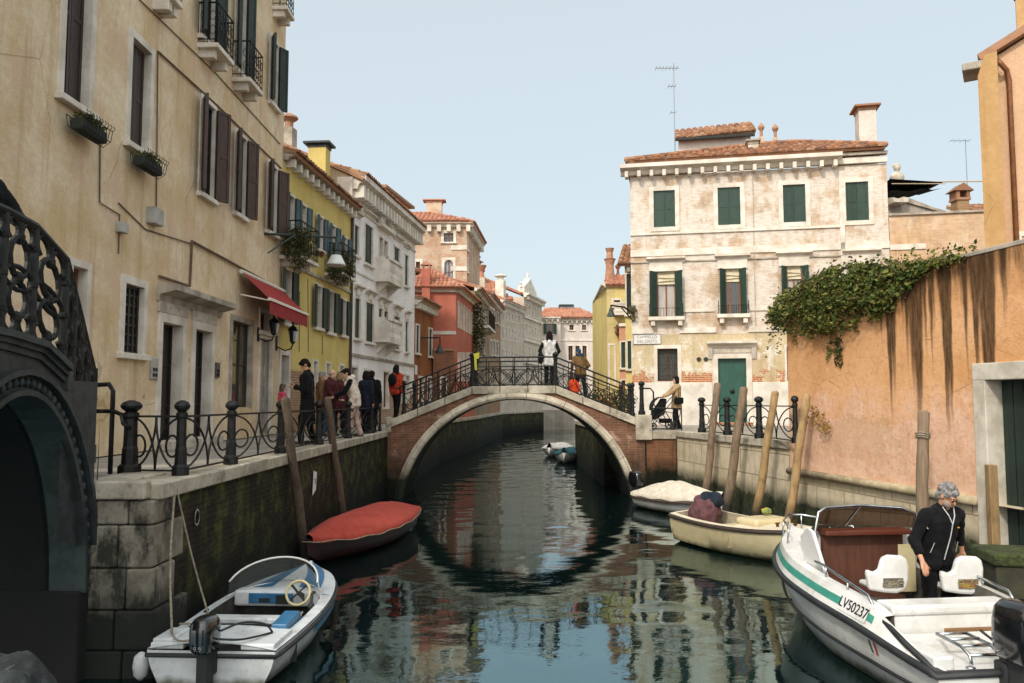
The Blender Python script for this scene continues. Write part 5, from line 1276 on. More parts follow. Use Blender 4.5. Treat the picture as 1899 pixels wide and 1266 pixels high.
RUBBER = simple('black_rubber', C('17181a'), C('242527'), .6, 6)
BLKP = simple('glossy_black_cowl', C('0f1012'), C('17181b'), .18, 6, coat=.6)
STEEL = simple('stainless_tube', C('b8bcbe'), C('9a9ea0'), .22, 6, metal=1)
ROPE = simple('old_rope', C('9a917e'), C('756c5a'), .9, 30, bump=.6, bscale=120)
TEAL = simple('teal_stripe', C('3f8f80'), C('367f71'), .4)
_sc = {}
def scum(m0):                                # the same paint with weed and scum along the waterline, scuffs above
    if m0.name in _sc: return _sc[m0.name]
    m1 = m0.copy(); m1.name = m0.name + '_hull'; nt = m1.node_tree; b = nt.nodes['Principled BSDF']; L = b.inputs['Base Color'].links[0].from_socket
    def N(ty, ins={}, **pr):
        n = nt.nodes.new('ShaderNode' + ty)
        for k_, v_ in pr.items(): setattr(n, k_, v_)
        for k_, v_ in ins.items():
            if isinstance(v_, bpy.types.NodeSocket): nt.links.new(v_, n.inputs[k_])
            else: n.inputs[k_].default_value = v_
        return n
    oc = N('TexCoord').outputs['Object']; z = N('SeparateXYZ', {0: oc}).outputs[2]; nz = N('TexNoise', {'Vector': oc, 'Scale': 6.0, 'Detail': 6.0}).outputs[0]
    zz = N('Math', {0: z, 1: N('Math', {0: nz, 1: .16}, operation='MULTIPLY').outputs[0]}, operation='SUBTRACT').outputs[0]
    f = N('MapRange', {0: zz, 1: -.03, 2: .06, 3: .92, 4: 0.0}).outputs[0]
    mx = N('Mix', {0: f, 6: L, 7: C('4a4a30')}, data_type='RGBA'); sc_ = N('TexNoise', {'Vector': N('Mapping', {'Vector': oc, 'Scale': (1, 2.2, 14)}).outputs[0], 'Scale': 1.6, 'Detail': 7.0, 'Roughness': .75}).outputs[0]
    f2 = N('MapRange', {0: sc_, 1: .60, 2: .66, 3: 0.0, 4: .5}).outputs[0]; m2 = N('Mix', {0: f2, 6: mx.outputs[2], 7: C('77705e')}, data_type='RGBA'); nt.links.new(m2.outputs[2], b.inputs['Base Color'])
    _sc[m0.name] = m1; return m1
def textmesh(s, size, mat, parent, M, name='lettering', extrude=.002):
    cu = bpy.data.curves.new('txt', 'FONT'); cu.body = s; cu.size = size; cu.align_x = 'CENTER'; cu.align_y = 'CENTER'; cu.extrude = extrude
    o = bpy.data.objects.new('txt', cu); COL.objects.link(o); bpy.context.view_layer.update()
    me = bpy.data.meshes.new_from_object(o.evaluated_get(bpy.context.evaluated_depsgraph_get())); bpy.data.objects.remove(o)
    me.materials.clear(); me.materials.append(mat); me.transform(M); r = bpy.data.objects.new(name, me); COL.objects.link(r); r.parent = parent; return r
def outboard(root, x, y, z, k=1.0, txt=None, tm=None, mat=None):
    """Outboard hung on the transom; x, y, z = top of the transom, aft is -y."""
    mat = mat or BLKP; m = MB(); prof = [(.0, .78, .86), (.05, .9, .98), (.16, 1, 1), (.30, 1.0, .98), (.40, .92, .9), (.455, .72, .72), (.475, .3, .3)]
    secs = []
    for zz, wx, wy in prof:
        sec = []
        for i in range(20):
            a = 2 * math.pi * i / 20; ca, sa = math.cos(a), math.sin(a); e = .55
            sec.append((x + .165 * k * wx * math.copysign(abs(ca) ** e, ca), y - .20 * k + .26 * k * wy * math.copysign(abs(sa) ** e, sa) - .04 * zz * k, z + .10 * k + zz * k))
        secs.append(sec)
    m.loft(secs, close=True, cap=True); o = m.build('outboard_motor', mat, root, smooth=True)
    m = MB(); m.box(x - .08 * k, x + .08 * k, y - .32 * k, y - .06 * k, z - .9 * k, z + .13 * k); m.box(x - .10 * k, x + .10 * k, y - .1 * k, y + .06, z - .28 * k, z + .06 * k); m.build('motor_leg', RUBBER, o, bevel=.02)
    if txt:
        for s_, sz, dz in txt: textmesh(s_, sz, tm, o, Matrix.Translation((x, y - .20 * k - .262 * k - .04 * dz * k, z + .10 * k + dz * k)) @ Matrix.Rotation(R(90), 4, 'X'))
    return o
def rope(root, pts, r=.012, name='mooring_rope', mat=None):
    P = [V(p) for p in pts]; out = []
    out = [V(q) for q in crom([tuple(p) for p in P], 6 * (len(P) - 1))]
    return MB().tube(out, r, 5).build(name, mat or ROPE, root, smooth=True)

# --- small white and blue motorboat, left
sA, bA = (-2.94, 8.1), (-2.76, 11.5)
A = thing('motorboat', 'small white motorboat with blue stripes, curved windscreen and cream steering wheel, moored left', 'motorboat', (sA[0], sA[1], 0), heading(sA, bA)); A.scale = (.94, .94, .94)
st = [(0, .68, .56, -.12, .06, .40), (.8, .72, .6, -.14, .05, .41), (1.7, .72, .58, -.14, .06, .44), (2.5, .62, .42, -.1, .10, .49), (3.1, .40, .2, 0, .2, .54), (3.45, .06, .02, .2, .35, .58)]
S = shell(A, st, .62, 2.15, .13, .10, GELD, GELD, simple('dark_bilge', C('23241f'), C('3a3a34'), .9, 5), crown=.07)
rub(A, S, -.05, .025, RUBBER, .012)
m = MB()                                                              # raised engine well and aft deck
m.box(-.66, -.30, .02, .62, .40, .47); m.box(.30, .66, .02, .62, .40, .47); m.box(-.30, .30, .10, .62, .2, .30); m.box(-.31, .31, .52, .64, .29, .47)
m.box(-.66, -.44, .06, .5, .46, .50); m.build('aft_deck', GELD, A, bevel=.03)
m = MB(); m.box(-.56, .56, .98, 1.06, .38, .50)
for x in (-.54, -.3, .05, .32, .5): m.box(x - .05, x + .05, .99, 1.05, .1, .385)
m.box(-.56, .56, .86, 1.0, .44, .505); m.build('bench', GELD, A, bevel=.015)
m = MB(); m.box(-.56, .56, 1.98, 2.2, .36, .56); m.build('dashboard', GELD, A, bevel=.03)
m = MB(); m.box(-.36, .22, 1.965, 1.985, .40, .53); dpan = m.build('dash_panel', BLUEP, A, bevel=.008)
m = MB(); m.box(-.22, -.08, 1.955, 1.97, .42, .47); m.box(.0, .16, 1.955, 1.97, .40, .51); m.build('instrument', RUBBER, dpan)
T = Matrix.Translation((.34, 1.80, .58)) @ Matrix.Rotation(R(66), 4, 'X')
m = MB(); m.tube([T @ V((.15 * math.cos(a), .15 * math.sin(a), 0)) for a in [2 * math.pi * i / 24 for i in range(24)]], .017, 8, closed=True); sw_ = m.build('steering_wheel', simple('cream_wheel', C('c8bb8c'), rough=.45), A, smooth=True)
m = MB()
for a in (45, 135, 225, 315): m.bar(T @ V((0, 0, 0)), T @ V((.14 * math.cos(R(a)), .14 * math.sin(R(a)), 0)), .03, .015)
m.bar(T @ V((0, 0, 0)), (.34, 2.0, .5), .04); m.build('wheel_spokes', RUBBER, sw_)
m = MB(); m.bar((.56, 1.62, .45), (.56, 1.66, .62), .03); m.bar((.56, 1.66, .62), (.6, 1.66, .62), .03); m.ell((.56, 1.62, .46), (.04, .06, .05)); m.build('throttle_lever', RUBBER, A)
scr = []; bot = []
for i in range(17):
    a = R(-78 + 156 * i / 16); x = .60 * math.sin(a); y = 1.72 + .78 * math.cos(a)
    bot.append(V((x * 1.02, y, .50 + .06 * math.cos(a)))); hh = .36 * math.cos(a * .93) ** .55; scr.append(V((x * .97, y - .16 * math.cos(a), .50 + .06 * math.cos(a) + hh)))
t = NT('tinted_screen'); t.bs(Base_Color=(.42, .44, .42, 1), Roughness=.05, Transmission_Weight=.86, IOR=1.05, Specular_IOR_Level=.6); TINT = t.mat
m = MB(); m.loft([bot, scr]); ws = m.build('windscreen', TINT, A, smooth=True)
MB().tube(scr, .013, 6).tube(bot, .01, 5).build('screen_trim', simple('white_trim', C('d8d6d0'), rough=.4), ws, smooth=True)
mS = [MB(), MB(), MB()]                                               # blue stripes over the foredeck, blue side panel
Sd = crom(st, 30)
def decky(s_, u): return (s_[1] * u, s_[0], s_[5] + .016 + .07 * (1 - u * u))
for a, b in zip(Sd[:-1], Sd[1:]):
    if a[0] > 2.16:
        for m, (u0, u1) in ((mS[0], (-.62, -.22)), (mS[1], (.30, .72))):
            m.quad(decky(a, u0), decky(a, (u0 + u1) / 2), decky(b, (u0 + u1) / 2), decky(b, u0)); m.quad(decky(a, (u0 + u1) / 2), decky(a, u1), decky(b, u1), decky(b, (u0 + u1) / 2))
    if 1.2 < a[0] < 3.3: mS[2].quad((a[1] + .004, a[0], a[5] - .02), (a[1] - .0 + .001, a[0], a[5] - .17), (b[1] + .001, b[0], b[5] - .17), (b[1] + .004, b[0], b[5] - .02))
mS[0].build('deck_stripe', BLUEP, A); mS[1].build('deck_stripe', BLUEP, A); mS[2].build('side_stripe', BLUEP, A)
MB().prism([(.62, .30), (1.22, .42), (1.12, .535), (.66, .50)], .40, .58, 'x').build('side_panel', BLUEP, A, bevel=.01)
outboard(A, .0, .0, .38, .72, [('9.9', .07, .08)], simple('grey_lettering', C('8a8c90'), rough=.5))
CABLE = simple('black_hose', C('1a1a1a'), rough=.5)
rope(A, [(.12, -.05, .62), (.28, .12, .66), (.45, .3, .6), (.5, .42, .48)], .012, 'control_cable', CABLE); rope(A, [(.12, -.1, .55), (.3, .0, .52), (.42, .2, .5), (.5, .42, .48)], .012, 'control_cable', CABLE)
rope(A, [(-.60, .55, .52), (-.4, .5, .53), (-.28, .3, .5), (-.22, .05, .5), (-.35, .0, .5), (-.58, .3, .52)], .011, 'mooring_line', ROPE)
MB().lathe([(.02, .14), (.07, .1), (.085, 0), (.07, -.1), (.02, -.15)], 12, (-.80, .12, .20)).build('fender', GELD, A, smooth=True)
# moss free fittings
for x, y in ((-.58, 1.2), (.58, 1.15)): MB().bar((x, y - .06, .50), (x, y + .06, .50), .018).bar((x, y, .45), (x, y, .5), .02).build('cleat', STEEL, A)
tag(rope(None, [(-3.40, 8.28, .50), (-3.55, 8.55, 1.15), (-3.67, 8.9, 1.86)], .013), 'pale rope from the white and blue motorboat up to the quay edge', 'rope')
tag(rope(None, [(-3.34, 9.1, .46), (-3.52, 9.05, 1.1), (-3.67, 8.94, 1.86)], .011), 'thinner dark rope from the blue striped motorboat side to the quay', 'rope')
o = bpy.data.objects['mooring_rope.001']; o.name = 'mooring_rope'
tag(MB().tube([V((-3.70, 9.62 + .07 * math.sin(a), 1.45 + .09 * math.cos(a))) for a in [2 * math.pi * i / 14 for i in range(14)]], .012, 6, closed=True).build('mooring_ring', STEEL, None), 'iron mooring ring on the mossy left quay wall', 'mooring ring')

# --- boat under a red cover
sB, bB = (-2.52, 18.3), (-3.42, 13.85)
B = thing('covered_boat', 'slim boat under a rust red tarpaulin by the left quay', 'boat', (sB[0], sB[1], 0), heading(sB, bB))
stB = [(0, .46, .4, 0, .1, .46), (1.0, .66, .5, -.1, .05, .42), (2.1, .70, .55, -.1, .05, .40), (3.2, .56, .4, -.06, .08, .40), (4.1, .24, .12, .05, .2, .44), (4.6, .03, .01, .25, .38, .5)]
SB = crom(stB, 30); hull_mesh(SB).build('hull', simple('dark_red_hull', C('3c1614'), C('2a1210'), .5, 4), B, fix=True, auto=50)
REDT = fabric('red_tarpaulin', C('a04236'), C('943b30'), fold=.4)
def cover(root, S, top, mat, over=.05, drop=.10, seed=1, ridge_u=0.0, amp=.05):
    secs = []; n = 16
    for s_ in S:
        sec = []
        for k in range(n + 1):
            u = -1 + 2 * k / n; x = (s_[1] + over) * u
            h = top(s_[0]) * (1 - abs(u - ridge_u * (1 - abs(u))) ** 1.5)
            p = V((x, s_[0], s_[5] + .02 + h)); p.z += amp * mnoise.noise(V((x * 2.4 + seed, s_[0] * 1.9, seed))) * (1 - u ** 6) + amp * .7 * abs(math.sin(s_[0] * 5.2 + 1.5 * mnoise.noise(V((x * 3, s_[0], 2))))) * (1 - u * u)
            sec.append(p)
        e0, e1 = sec[0] - V((.004, 0, drop + .015 * math.sin(s_[0] * 9))), sec[-1] - V((-.004, 0, drop + .015 * math.sin(s_[0] * 8)))
        secs.append([e0] + sec + [e1])
    m = MB(); m.loft(secs); return m.build('cover', mat, root, smooth=True)
SBf = crom(stB, 60)
cv = cover(B, SBf[:-1], lambda y: .30 * max(0.05, math.sin(math.pi * (y + .35) / 5.2)) + .03 * math.sin(y * 2.2), REDT, .045, .07, 3, amp=.026)
MB().tube([(s_[1] + .062, s_[0], s_[5] - .035 + .015 * math.sin(s_[0] * 9)) for s_ in SB] + [(-(s_[1] + .062), s_[0], s_[5] - .035 + .015 * math.sin(s_[0] * 8)) for s_ in SB[::-1]], .010, 5, closed=True).build('hem_cord', ROPE, cv)

# --- little white boat under a pale cover
sC, bC = (3.62, 21.9), (5.0, 19.3)
Cb = thing('small_covered_boat', 'small white boat under a beige cover with black outboard, farthest on the right', 'boat', (sC[0], sC[1], 0), heading(sC, bC))
stC = [(0, .52, .42, -.08, .08, .40), (.8, .60, .48, -.1, .06, .41), (1.7, .58, .42, -.08, .08, .43), (2.5, .36, .2, 0, .18, .48), (2.95, .05, .02, .2, .34, .52)]
SC_ = crom(stC, 26); hull_mesh(SC_).build('hull', scum(GEL), Cb, fix=True, auto=50); rub(Cb, SC_, -.10, .022, simple('brown_rub', C('4a3428'), rough=.6), .012)
cover(Cb, crom(stC, 40)[:-1], lambda y: .07 + .27 * math.exp(-((y - 1.3) / 1.0) ** 2), fabric('beige_cover', C('cfc6b6'), C('b9b0a0'), fold=.4), .03, .07, 5)
outboard(Cb, .22, -.02, .46, .85)

# --- cream boat with bundled motor
sD, bD = (3.72, 16.75), (5.05, 14.05)
D = thing('cream_boat', 'cream open boat with a dark rub rail and a bundled cover at its stern', 'boat', (sD[0], sD[1], 0), heading(sD, bD))
stD = [(0, .62, .52, -.1, .06, .56), (.7, .68, .56, -.12, .05, .53), (1.5, .70, .56, -.12, .05, .53), (2.3, .60, .42, -.1, .08, .56), (2.85, .36, .2, 0, .16, .60), (3.15, .06, .03, .15, .3, .64)]
SD = shell(D, stD, .12, 1.75, .12, .16, CREAM, simple('pale_cream_deck', C('d3c8b2'), C('c2b69e'), .5, 3, dirt=(C('8a7d62'), .4)), simple('cream_cockpit', C('a89d86'), C('8a8068'), .7, 4, dirt=(C('4a4334'), .6)), crown=.04)
rub(D, SD, -.03, .032, simple('dark_brown_rub', C('2c221c'), C('3d3026'), .7), .012)
m = MB(); m.box(-.42, .42, 1.70, 2.25, .56, .70); m.build('cuddy', CREAM, D, bevel=.05)
for x, y in ((-.3, 2.45), (.22, 2.55), (.0, 2.75), (.45, 1.3)): MB().bar((x, y, .6), (x, y, .69), .035).bar((x - .05, y, .68), (x + .05, y, .68), .02).build('cleat', simple('bronze_fitting', C('5d4a2e'), rough=.5, metal=.7), D)
MB().box(-.52, .52, .75, .98, .36, .41).build('thwart', CREAM, D, bevel=.01)
rr = random.Random(5)
BUN = fabric('mauve_tarp', C('6a4a4c'), C('4a3438'), fold=.9); BUN2 = fabric('navy_tarp', C('232c38'), C('161c26'), fold=.9)
def lump(c, r, seed, amp=.22, n=22, mm=16):
    m = MB(); m.ell((0, 0, 0), 1.0, n, None, mm); vs = []
    for p in m.v:
        v_ = V(p); k = 1 + amp * mnoise.noise(v_ * 1.5 + V((seed, 0, 0))) + amp * .5 * mnoise.noise(v_ * 4 + V((0, seed, 0))); v_ = v_ * k
        vs.append(V((c[0] + v_.x * r[0], c[1] + v_.y * r[1], c[2] + v_.z * r[2])))
    m.v = vs; return m
bn = thing('tarp_bundle', 'mauve and navy tarpaulin bundled over the motor of the cream boat', 'bundle', (3.87, 16.45, .5))
a = lump((0, 0, .10), (.30, .28, .36), 2.0); a.build('mauve_tarp', BUN, bn, smooth=True); lump((.13, .02, .33), (.27, .26, .17), 5.0).build('navy_tarp', BUN2, bn, smooth=True)
m = MB(); lump_ = lump((0, 0, 0), (.10, .07, .06), 3); tag(lump_.build('folded_cloth', fabric('yellow_green_cloth', C('b0a040'), C('2f6a50')), None, smooth=True, loc=(4.72, 15.2, .78)), 'small yellow and green cloth lying on the cream boat', 'cloth')

# --- white cruiser with teal stripe, right foreground
sE, bE = (4.50, 7.36), (3.96, 11.75)
E = thing('white_cruiser', 'white motor cruiser with a teal stripe, brown bulkhead and two bucket seats', 'motorboat', (sE[0], sE[1], 0), heading(sE, bE)); E.scale = (.97, .89, .98)
stE = [(0, .82, .66, -.2, .02, .44), (.5, .88, .70, -.22, .02, .50), (1.2, .93, .74, -.24, .02, .58), (2.2, .95, .74, -.24, .04, .64), (3.2, .86, .58, -.2, .10, .70), (4.1, .58, .3, -.1, .22, .76), (4.7, .24, .08, .1, .42, .82), (4.92, .05, .02, .4, .6, .85)]
SE = crom(stE, 44); hull_mesh(SE).build('hull', scum(GEL), E, fix=True, auto=45)
def toph(y): return .02 + .20 * min(1, max(0, (y - .15) / .9))       # height of the topside above the rub rail
def inn(s_): return max(s_[1] - .17, .015)
top = MB(); tealS = {-1: MB(), 1: MB()}; ckp = MB()
for a, b in zip(SE[:-1], SE[1:]):
    for sd in (-1, 1):
        P = lambda s_, f, o=0.0: V((sd * (s_[1] + (max(s_[1] - .10, .012) - s_[1]) * f + o), s_[0], s_[5] + toph(s_[0]) * f + o * .5))
        q = [P(a, 0), P(a, 1), P(b, 1), P(b, 0)]; top.quad(*(q[::-1] if sd > 0 else q))
        if .95 < a[0] < 4.75:
            q = [P(a, .35, .004), P(a, .68, .004), P(b, .68, .004), P(b, .35, .004)]; tealS[sd].quad(*(q[::-1] if sd > 0 else q))
        Z = lambda s_: s_[5] + toph(s_[0])
        if .9 < (a[0] + b[0]) / 2 < 2.85:
            q = [P(a, 1), V((sd * (a[1] - .20), a[0], Z(a) + .01)), V((sd * (b[1] - .20), b[0], Z(b) + .01)), P(b, 1)]; top.quad(*(q[::-1] if sd > 0 else q))
            q = [V((sd * (a[1] - .20), a[0], Z(a) + .01)), V((sd * (a[1] - .24), a[0], .16)), V((sd * (b[1] - .24), b[0], .16)), V((sd * (b[1] - .20), b[0], Z(b) + .01))]; ckp.quad(*(q if sd < 0 else q[::-1]))
        elif a[0] > 2.5:
            q = [P(a, 1), V((0, a[0], Z(a) + .07 * min(1, a[1] / .6))), V((0, b[0], Z(b) + .07 * min(1, b[1] / .6))), P(b, 1)]; top.quad(*(q[::-1] if sd > 0 else q))
    if .9 < (a[0] + b[0]) / 2 < 2.85: ckp.quad((-(a[1] - .24), a[0], .16), (a[1] - .24, a[0], .16), (b[1] - .24, b[0], .16), (-(b[1] - .24), b[0], .16))
top.build('topsides', GEL, E, auto=40); ckp.build('cockpit', simple('cockpit_liner', C('6f6a60'), C('4f4a42'), .7, 4), E); [tealS[k].build('teal_stripe', TEAL, E) for k in (-1, 1)]
rub(E, SE, -.015, .04, RUBBER, .015)
MB().tube([(-(a[2] + (a[1] - a[2]) * .62 + .012), a[0], a[4] + (a[5] - a[4]) * .42) for a in SE[1:-1]], .018, 6).tube([((a[2] + (a[1] - a[2]) * .62 + .012), a[0], a[4] + (a[5] - a[4]) * .42) for a in SE[1:-1]], .018, 6).build('lower_rail', RUBBER, E, smooth=True)
m = MB(); m.box(-.76, .76, .03, .95, .36, .44); m.box(-.80, -.60, .06, 1.0, .43, .56); m.box(.60, .80, .06, 1.0, .43, .60); m.box(-.60, .62, .62, .96, .43, .54); m.box(-.12, .62, .40, .66, .43, .47); m.build('stern_platform', GEL, E, bevel=.035)
MB().tube([(-.80, 1.05, .72), (-.83, .5, .58), (-.80, .08, .45), (-.72, .0, .42), (.72, .0, .42), (.8, .08, .45)], .032, 7).build('stern_fender', RUBBER, E, smooth=True)
m = MB(); m.box(-.66, .72, 1.0, 1.34, .70, .80); m.box(-.62, .70, 1.03, 1.3, .45, .71); be = m.build('bench', GEL, E, bevel=.03)
MB().box(-.08, .68, 1.018, 1.028, .46, .56).build('bench_locker', wood('bench_wood', C('7a5a3c'), C('8f6c4a'), axis=0), be)
def seat(x, y, ang, z=.86):
    T = Matrix.Translation((x, y, z)) @ Matrix.Rotation(R(ang), 4, 'Z')
    out = [(-.04, -.20), (-.22, -.17), (-.245, .0), (-.24, .06), (-.16, .03), (-.10, .05), (-.075, .14), (-.05, .19), (.02, .215), (.18, .205), (.235, .17), (.25, .08), (.24, -.06), (.20, -.17), (.10, -.21)]
    out = [(-p[0] * 1.0, p[1]) for p in out][::-1]; out = [(-p[0], p[1]) for p in out][::-1]
    m = MB(); m.prism(out, -.05, .035, 'y')
    m.prism([(-.17, -.18), (.19, -.18), (.19, -.12), (-.17, -.12)], .0, .36, 'y')
    m.v = [tuple(T @ V(p)) for p in m.v]; o = m.build('seat', GEL, E, bevel=.028)
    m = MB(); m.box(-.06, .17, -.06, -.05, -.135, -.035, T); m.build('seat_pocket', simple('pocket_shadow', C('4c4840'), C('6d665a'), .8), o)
    m = MB()
    for i in range(14):
        c = V((rnd.uniform(-.04, .15), -.066, rnd.uniform(-.12, -.06))); m.tube([T @ (c + V((.035 * math.cos(k), 0, .018 * math.sin(k)))) for k in [2 * math.pi * q / 7 for q in range(8)]], .004, 4)
    m.build('coiled_line', ROPE if x < 0 else simple('orange_line', C('a8502e'), C('8a8a40'), .8, 20), o)
    m = MB(); m.lathe([(.12, 0), (.05, .03), (.045, .42), (.13, .44)], 10, (x, y + .18, .18)); m.build('seat_pedestal', simple('pedestal_grey', C('a6a298'), rough=.5), o); return o
seat(-.18, 1.95, -4, .93); seat(.62, 1.78, -4, .93)
BLK = wood('mahogany_bulkhead', C('45261a'), C('593322'), .75, axis=2)
m = MB(); m.box(-.53, .52, 2.78, 2.84, .16, 1.26); bk_ = m.build('bulkhead', BLK, E)
MB().box(-.56, .55, 2.62, 2.9, 1.255, 1.315).build('dash_shelf', wood('dark_mahogany', C('4a2216'), C('5f2e1e'), .4, axis=0), bk_, bevel=.015)
MB().prism([(2.74, .55), (2.77, .55), (2.77, 1.12), (2.74, 1.12)], .44, .66, 'x').build('hatch_door', CREAM, E, bevel=.008)
cab = [((-.66, 2.84, .82), (-.60, 2.84, 1.30), (.66, 2.84, 1.30), (.70, 2.84, .82)), ((-.60, 3.2, .88), (-.50, 3.15, 1.22), (.52, 3.15, 1.22), (.60, 3.2, .88)), ((-.40, 3.9, .92), (-.34, 3.85, 1.0), (.34, 3.85, 1.0), (.40, 3.9, .92))]
m = MB(); m.loft([list(c) for c in cab], close=True, cap=True); m.build('cuddy_cabin', GEL, E, fix=True, bevel=.03)
MB().prism([(2.35, .80), (2.9, .80), (3.05, 1.2), (2.84, 1.34), (2.7, 1.30)], -.70, -.655, 'x').build('screen_wing', GEL, E, bevel=.015)
MB().prism([(2.35, .82), (2.9, .82), (3.05, 1.2), (2.84, 1.34), (2.7, 1.30)], .70, .745, 'x').build('screen_wing', GEL, E, bevel=.015)
t = NT('brown_tinted_screen'); t.bs(Base_Color=(.09, .055, .04, 1), Roughness=.06, Transmission_Weight=.5, IOR=1.05, Specular_IOR_Level=.6); BT = t.mat
scr = [(-.66, 2.62, 1.0), (-.655, 2.72, 1.3), (-.62, 2.68, 1.53), (-.5, 2.74, 1.575), (0, 2.82, 1.59), (.5, 2.74, 1.56), (.64, 2.68, 1.5), (.69, 2.72, 1.3), (.70, 2.62, 1.0)]
m = MB(); bt = [(-.655, 2.8, 1.31), (-.62, 2.86, 1.31), (-.5, 2.95, 1.31), (0, 3.1, 1.31), (.5, 2.95, 1.31), (.66, 2.86, 1.31), (.69, 2.8, 1.31)]
m.loft([bt, [V(p) for p in scr[1:8]]]); w_ = m.build('windscreen', BT, E, smooth=True)
MB().tube(scr, .02, 8).build('screen_frame', STEEL, w_, smooth=True)
MB().bar((0, 2.83, 1.585), (-.08, 3.09, 1.31), .02).build('wiper_bar', STEEL, w_)
for sd in (-1, 1):
    MB().tube([(sd * .74, 2.55, .98), (sd * .77, 2.3, .99), (sd * .79, 1.5, .90), (sd * .80, 1.22, .87), (sd * .79, 1.1, .76)], .016, 7).bar((sd * .78, 2.2, .84), (sd * .78, 2.2, .98), .02).bar((sd * .80, 1.65, .8), (sd * .80, 1.65, .91), .02).build('grab_rail', STEEL, E, smooth=True)
m = MB(); pr = [(-.46, 3.9, 1.18), (-.34, 4.35, 1.22), (-.10, 4.74, 1.24), (.10, 4.74, 1.24), (.34, 4.35, 1.22), (.46, 3.9, 1.18)]
m.tube(pr, .014, 7)
for p in pr: m.tube([p, (p[0] * 1.05, p[1] + .02, .97)], .012, 6)
m.build('bow_rail', STEEL, E, smooth=True)
m = MB(); m.box(-.70, -.69, 3.02, 3.06, 1.0, 1.01); MB().box(-.60, -.585, 2.98, 3.10, 1.06, 1.18).build('side_lamp', RUBBER, E); 
MB().tube([(-.625, 3.05, 1.06), (-.66, 3.0, .96), (-.67, 2.98, .94)], .006, 4).build('lamp_cable', CABLE, E)
# registration number and a small tricolour on the port side
def portside(y, f, o=.008):
    s_ = min(SE, key=lambda q: abs(q[0] - y)); return V((-(s_[1] + (max(s_[1] - .10, .012) - s_[1]) * f + o), y, s_[5] + toph(y) * f + o * .5))
p, q, u = portside(1.62, .5), portside(1.1, .5), portside(1.35, .9) - portside(1.35, .1)
ax = (q - p).normalized(); up = (u - ax * u.dot(ax)).normalized(); nn = ax.cross(up)
Mx = Matrix(((ax.x, up.x, nn.x, 0), (ax.y, up.y, nn.y, 0), (ax.z, up.z, nn.z, 0), (0, 0, 0, 1)))
ctr = portside(1.36, .52, .008)
mb_ = MB(); mb_.v = [tuple(ctr - nn * .002 + Mx @ V(p)) for p in [(-.27, -.085, 0), (.27, -.085, 0), (.27, .085, 0), (-.27, .085, 0)]]; mb_.f = [(0, 1, 2, 3)]; mb_.m = [0]; mb_.build('number_plate', GEL, E)
textmesh('LV50237', .155, simple('black_lettering', C('15161a'), rough=.5), E, Matrix.Translation(ctr + nn * .003) @ Mx, 'registration_number')
def hullside(y, f):
    s_ = min(SE, key=lambda q: abs(q[0] - y)); x = s_[2] + (s_[1] - s_[2]) * f; return V((-(x + .012), y, s_[4] + (s_[5] - s_[4]) * f))
fl = hullside(.98, .72); d1_, d2_ = hullside(.86, .72) - hullside(1.1, .72), hullside(.98, .85) - hullside(.98, .6); d1_.normalize(); d2_.normalize()
m = MB()
for i in range(3):
    m.mi = i; o0 = fl + d1_ * (-.06 + i * .042) + V((-.012, 0, 0)); m.add([o0 - d2_ * .07, o0 + d1_ * .04 - d2_ * .07, o0 + d1_ * .04 + d2_ * .07, o0 + d2_ * .07], [(0, 1, 2, 3)])
m.build('flag_sticker', [simple('flag_green', C('22503c'), rough=.5), simple('flag_white', C('d8d4cc'), rough=.5), simple('flag_red', C('b03828'), rough=.5)], E)
m = MB()                                                              # boarding ladder folded on the platform
for x in (-.42, -.12): m.tube([(x, .62, .62), (x + .01, .25, .60), (x + .01, .12, .55), (x + .01, .10, .47)], .017, 7)
for y, z in ((.60, .62), (.42, .615), (.25, .60), (.12, .55)): m.tube([(-.42, y, z), (-.11, y, z)], .016, 7)
for x in (-.42, -.12): m.lathe([(.045, 0), (.045, .015), (.02, .02)], 10, (x, .10, .44))
m.build('boarding_ladder', STEEL, E, smooth=True)
outboard(E, -.10, .02, .46, 1.12, [('MERCURY', .085, .20)], simple('silver_lettering', C('b0b2b6'), rough=.4))
rope(E, [(-.05, .28, .62), (-.12, .36, .7), (-.05, .44, .66), (.0, .3, .6)], .012, 'control_cable', CABLE)

# ---------------------------------------------------------------- mooring piles
def pile(label, base, top, r, mat, group=None, cat='mooring pile', rope_at=None):
    b, t_ = V(base), V(top); o = thing('mooring_pile', label, cat, (b.x, b.y, 0), 0, group); d = t_ - b; m = MB(); n = 9; pts = []; rs = []
    for i in range(n + 1):
        f = -.25 + 1.25 * i / n; p = d * f; pts.append(p + V((.012 * math.sin(i * 1.7), .012 * math.cos(i * 2.3), 0))); rs.append(r * (1.12 - .22 * i / n + .04 * math.sin(i * 2.9)))
    pts.append(d * 1.012); rs.append(r * .55)
    m.tube(pts, rs, 12); m.build('shaft', mat, o, auto=50)
    if rope_at: m = MB(); [m.tube([d * (rope_at + k * .012) + V((r * 1.12 * math.cos(a), r * 1.12 * math.sin(a), .015 * math.sin(a * 2))) for a in [2 * math.pi * i / 14 for i in range(14)]], .010, 5, closed=True) for k in range(3)]; m.build('rope_band', ROPE, o)
    return o
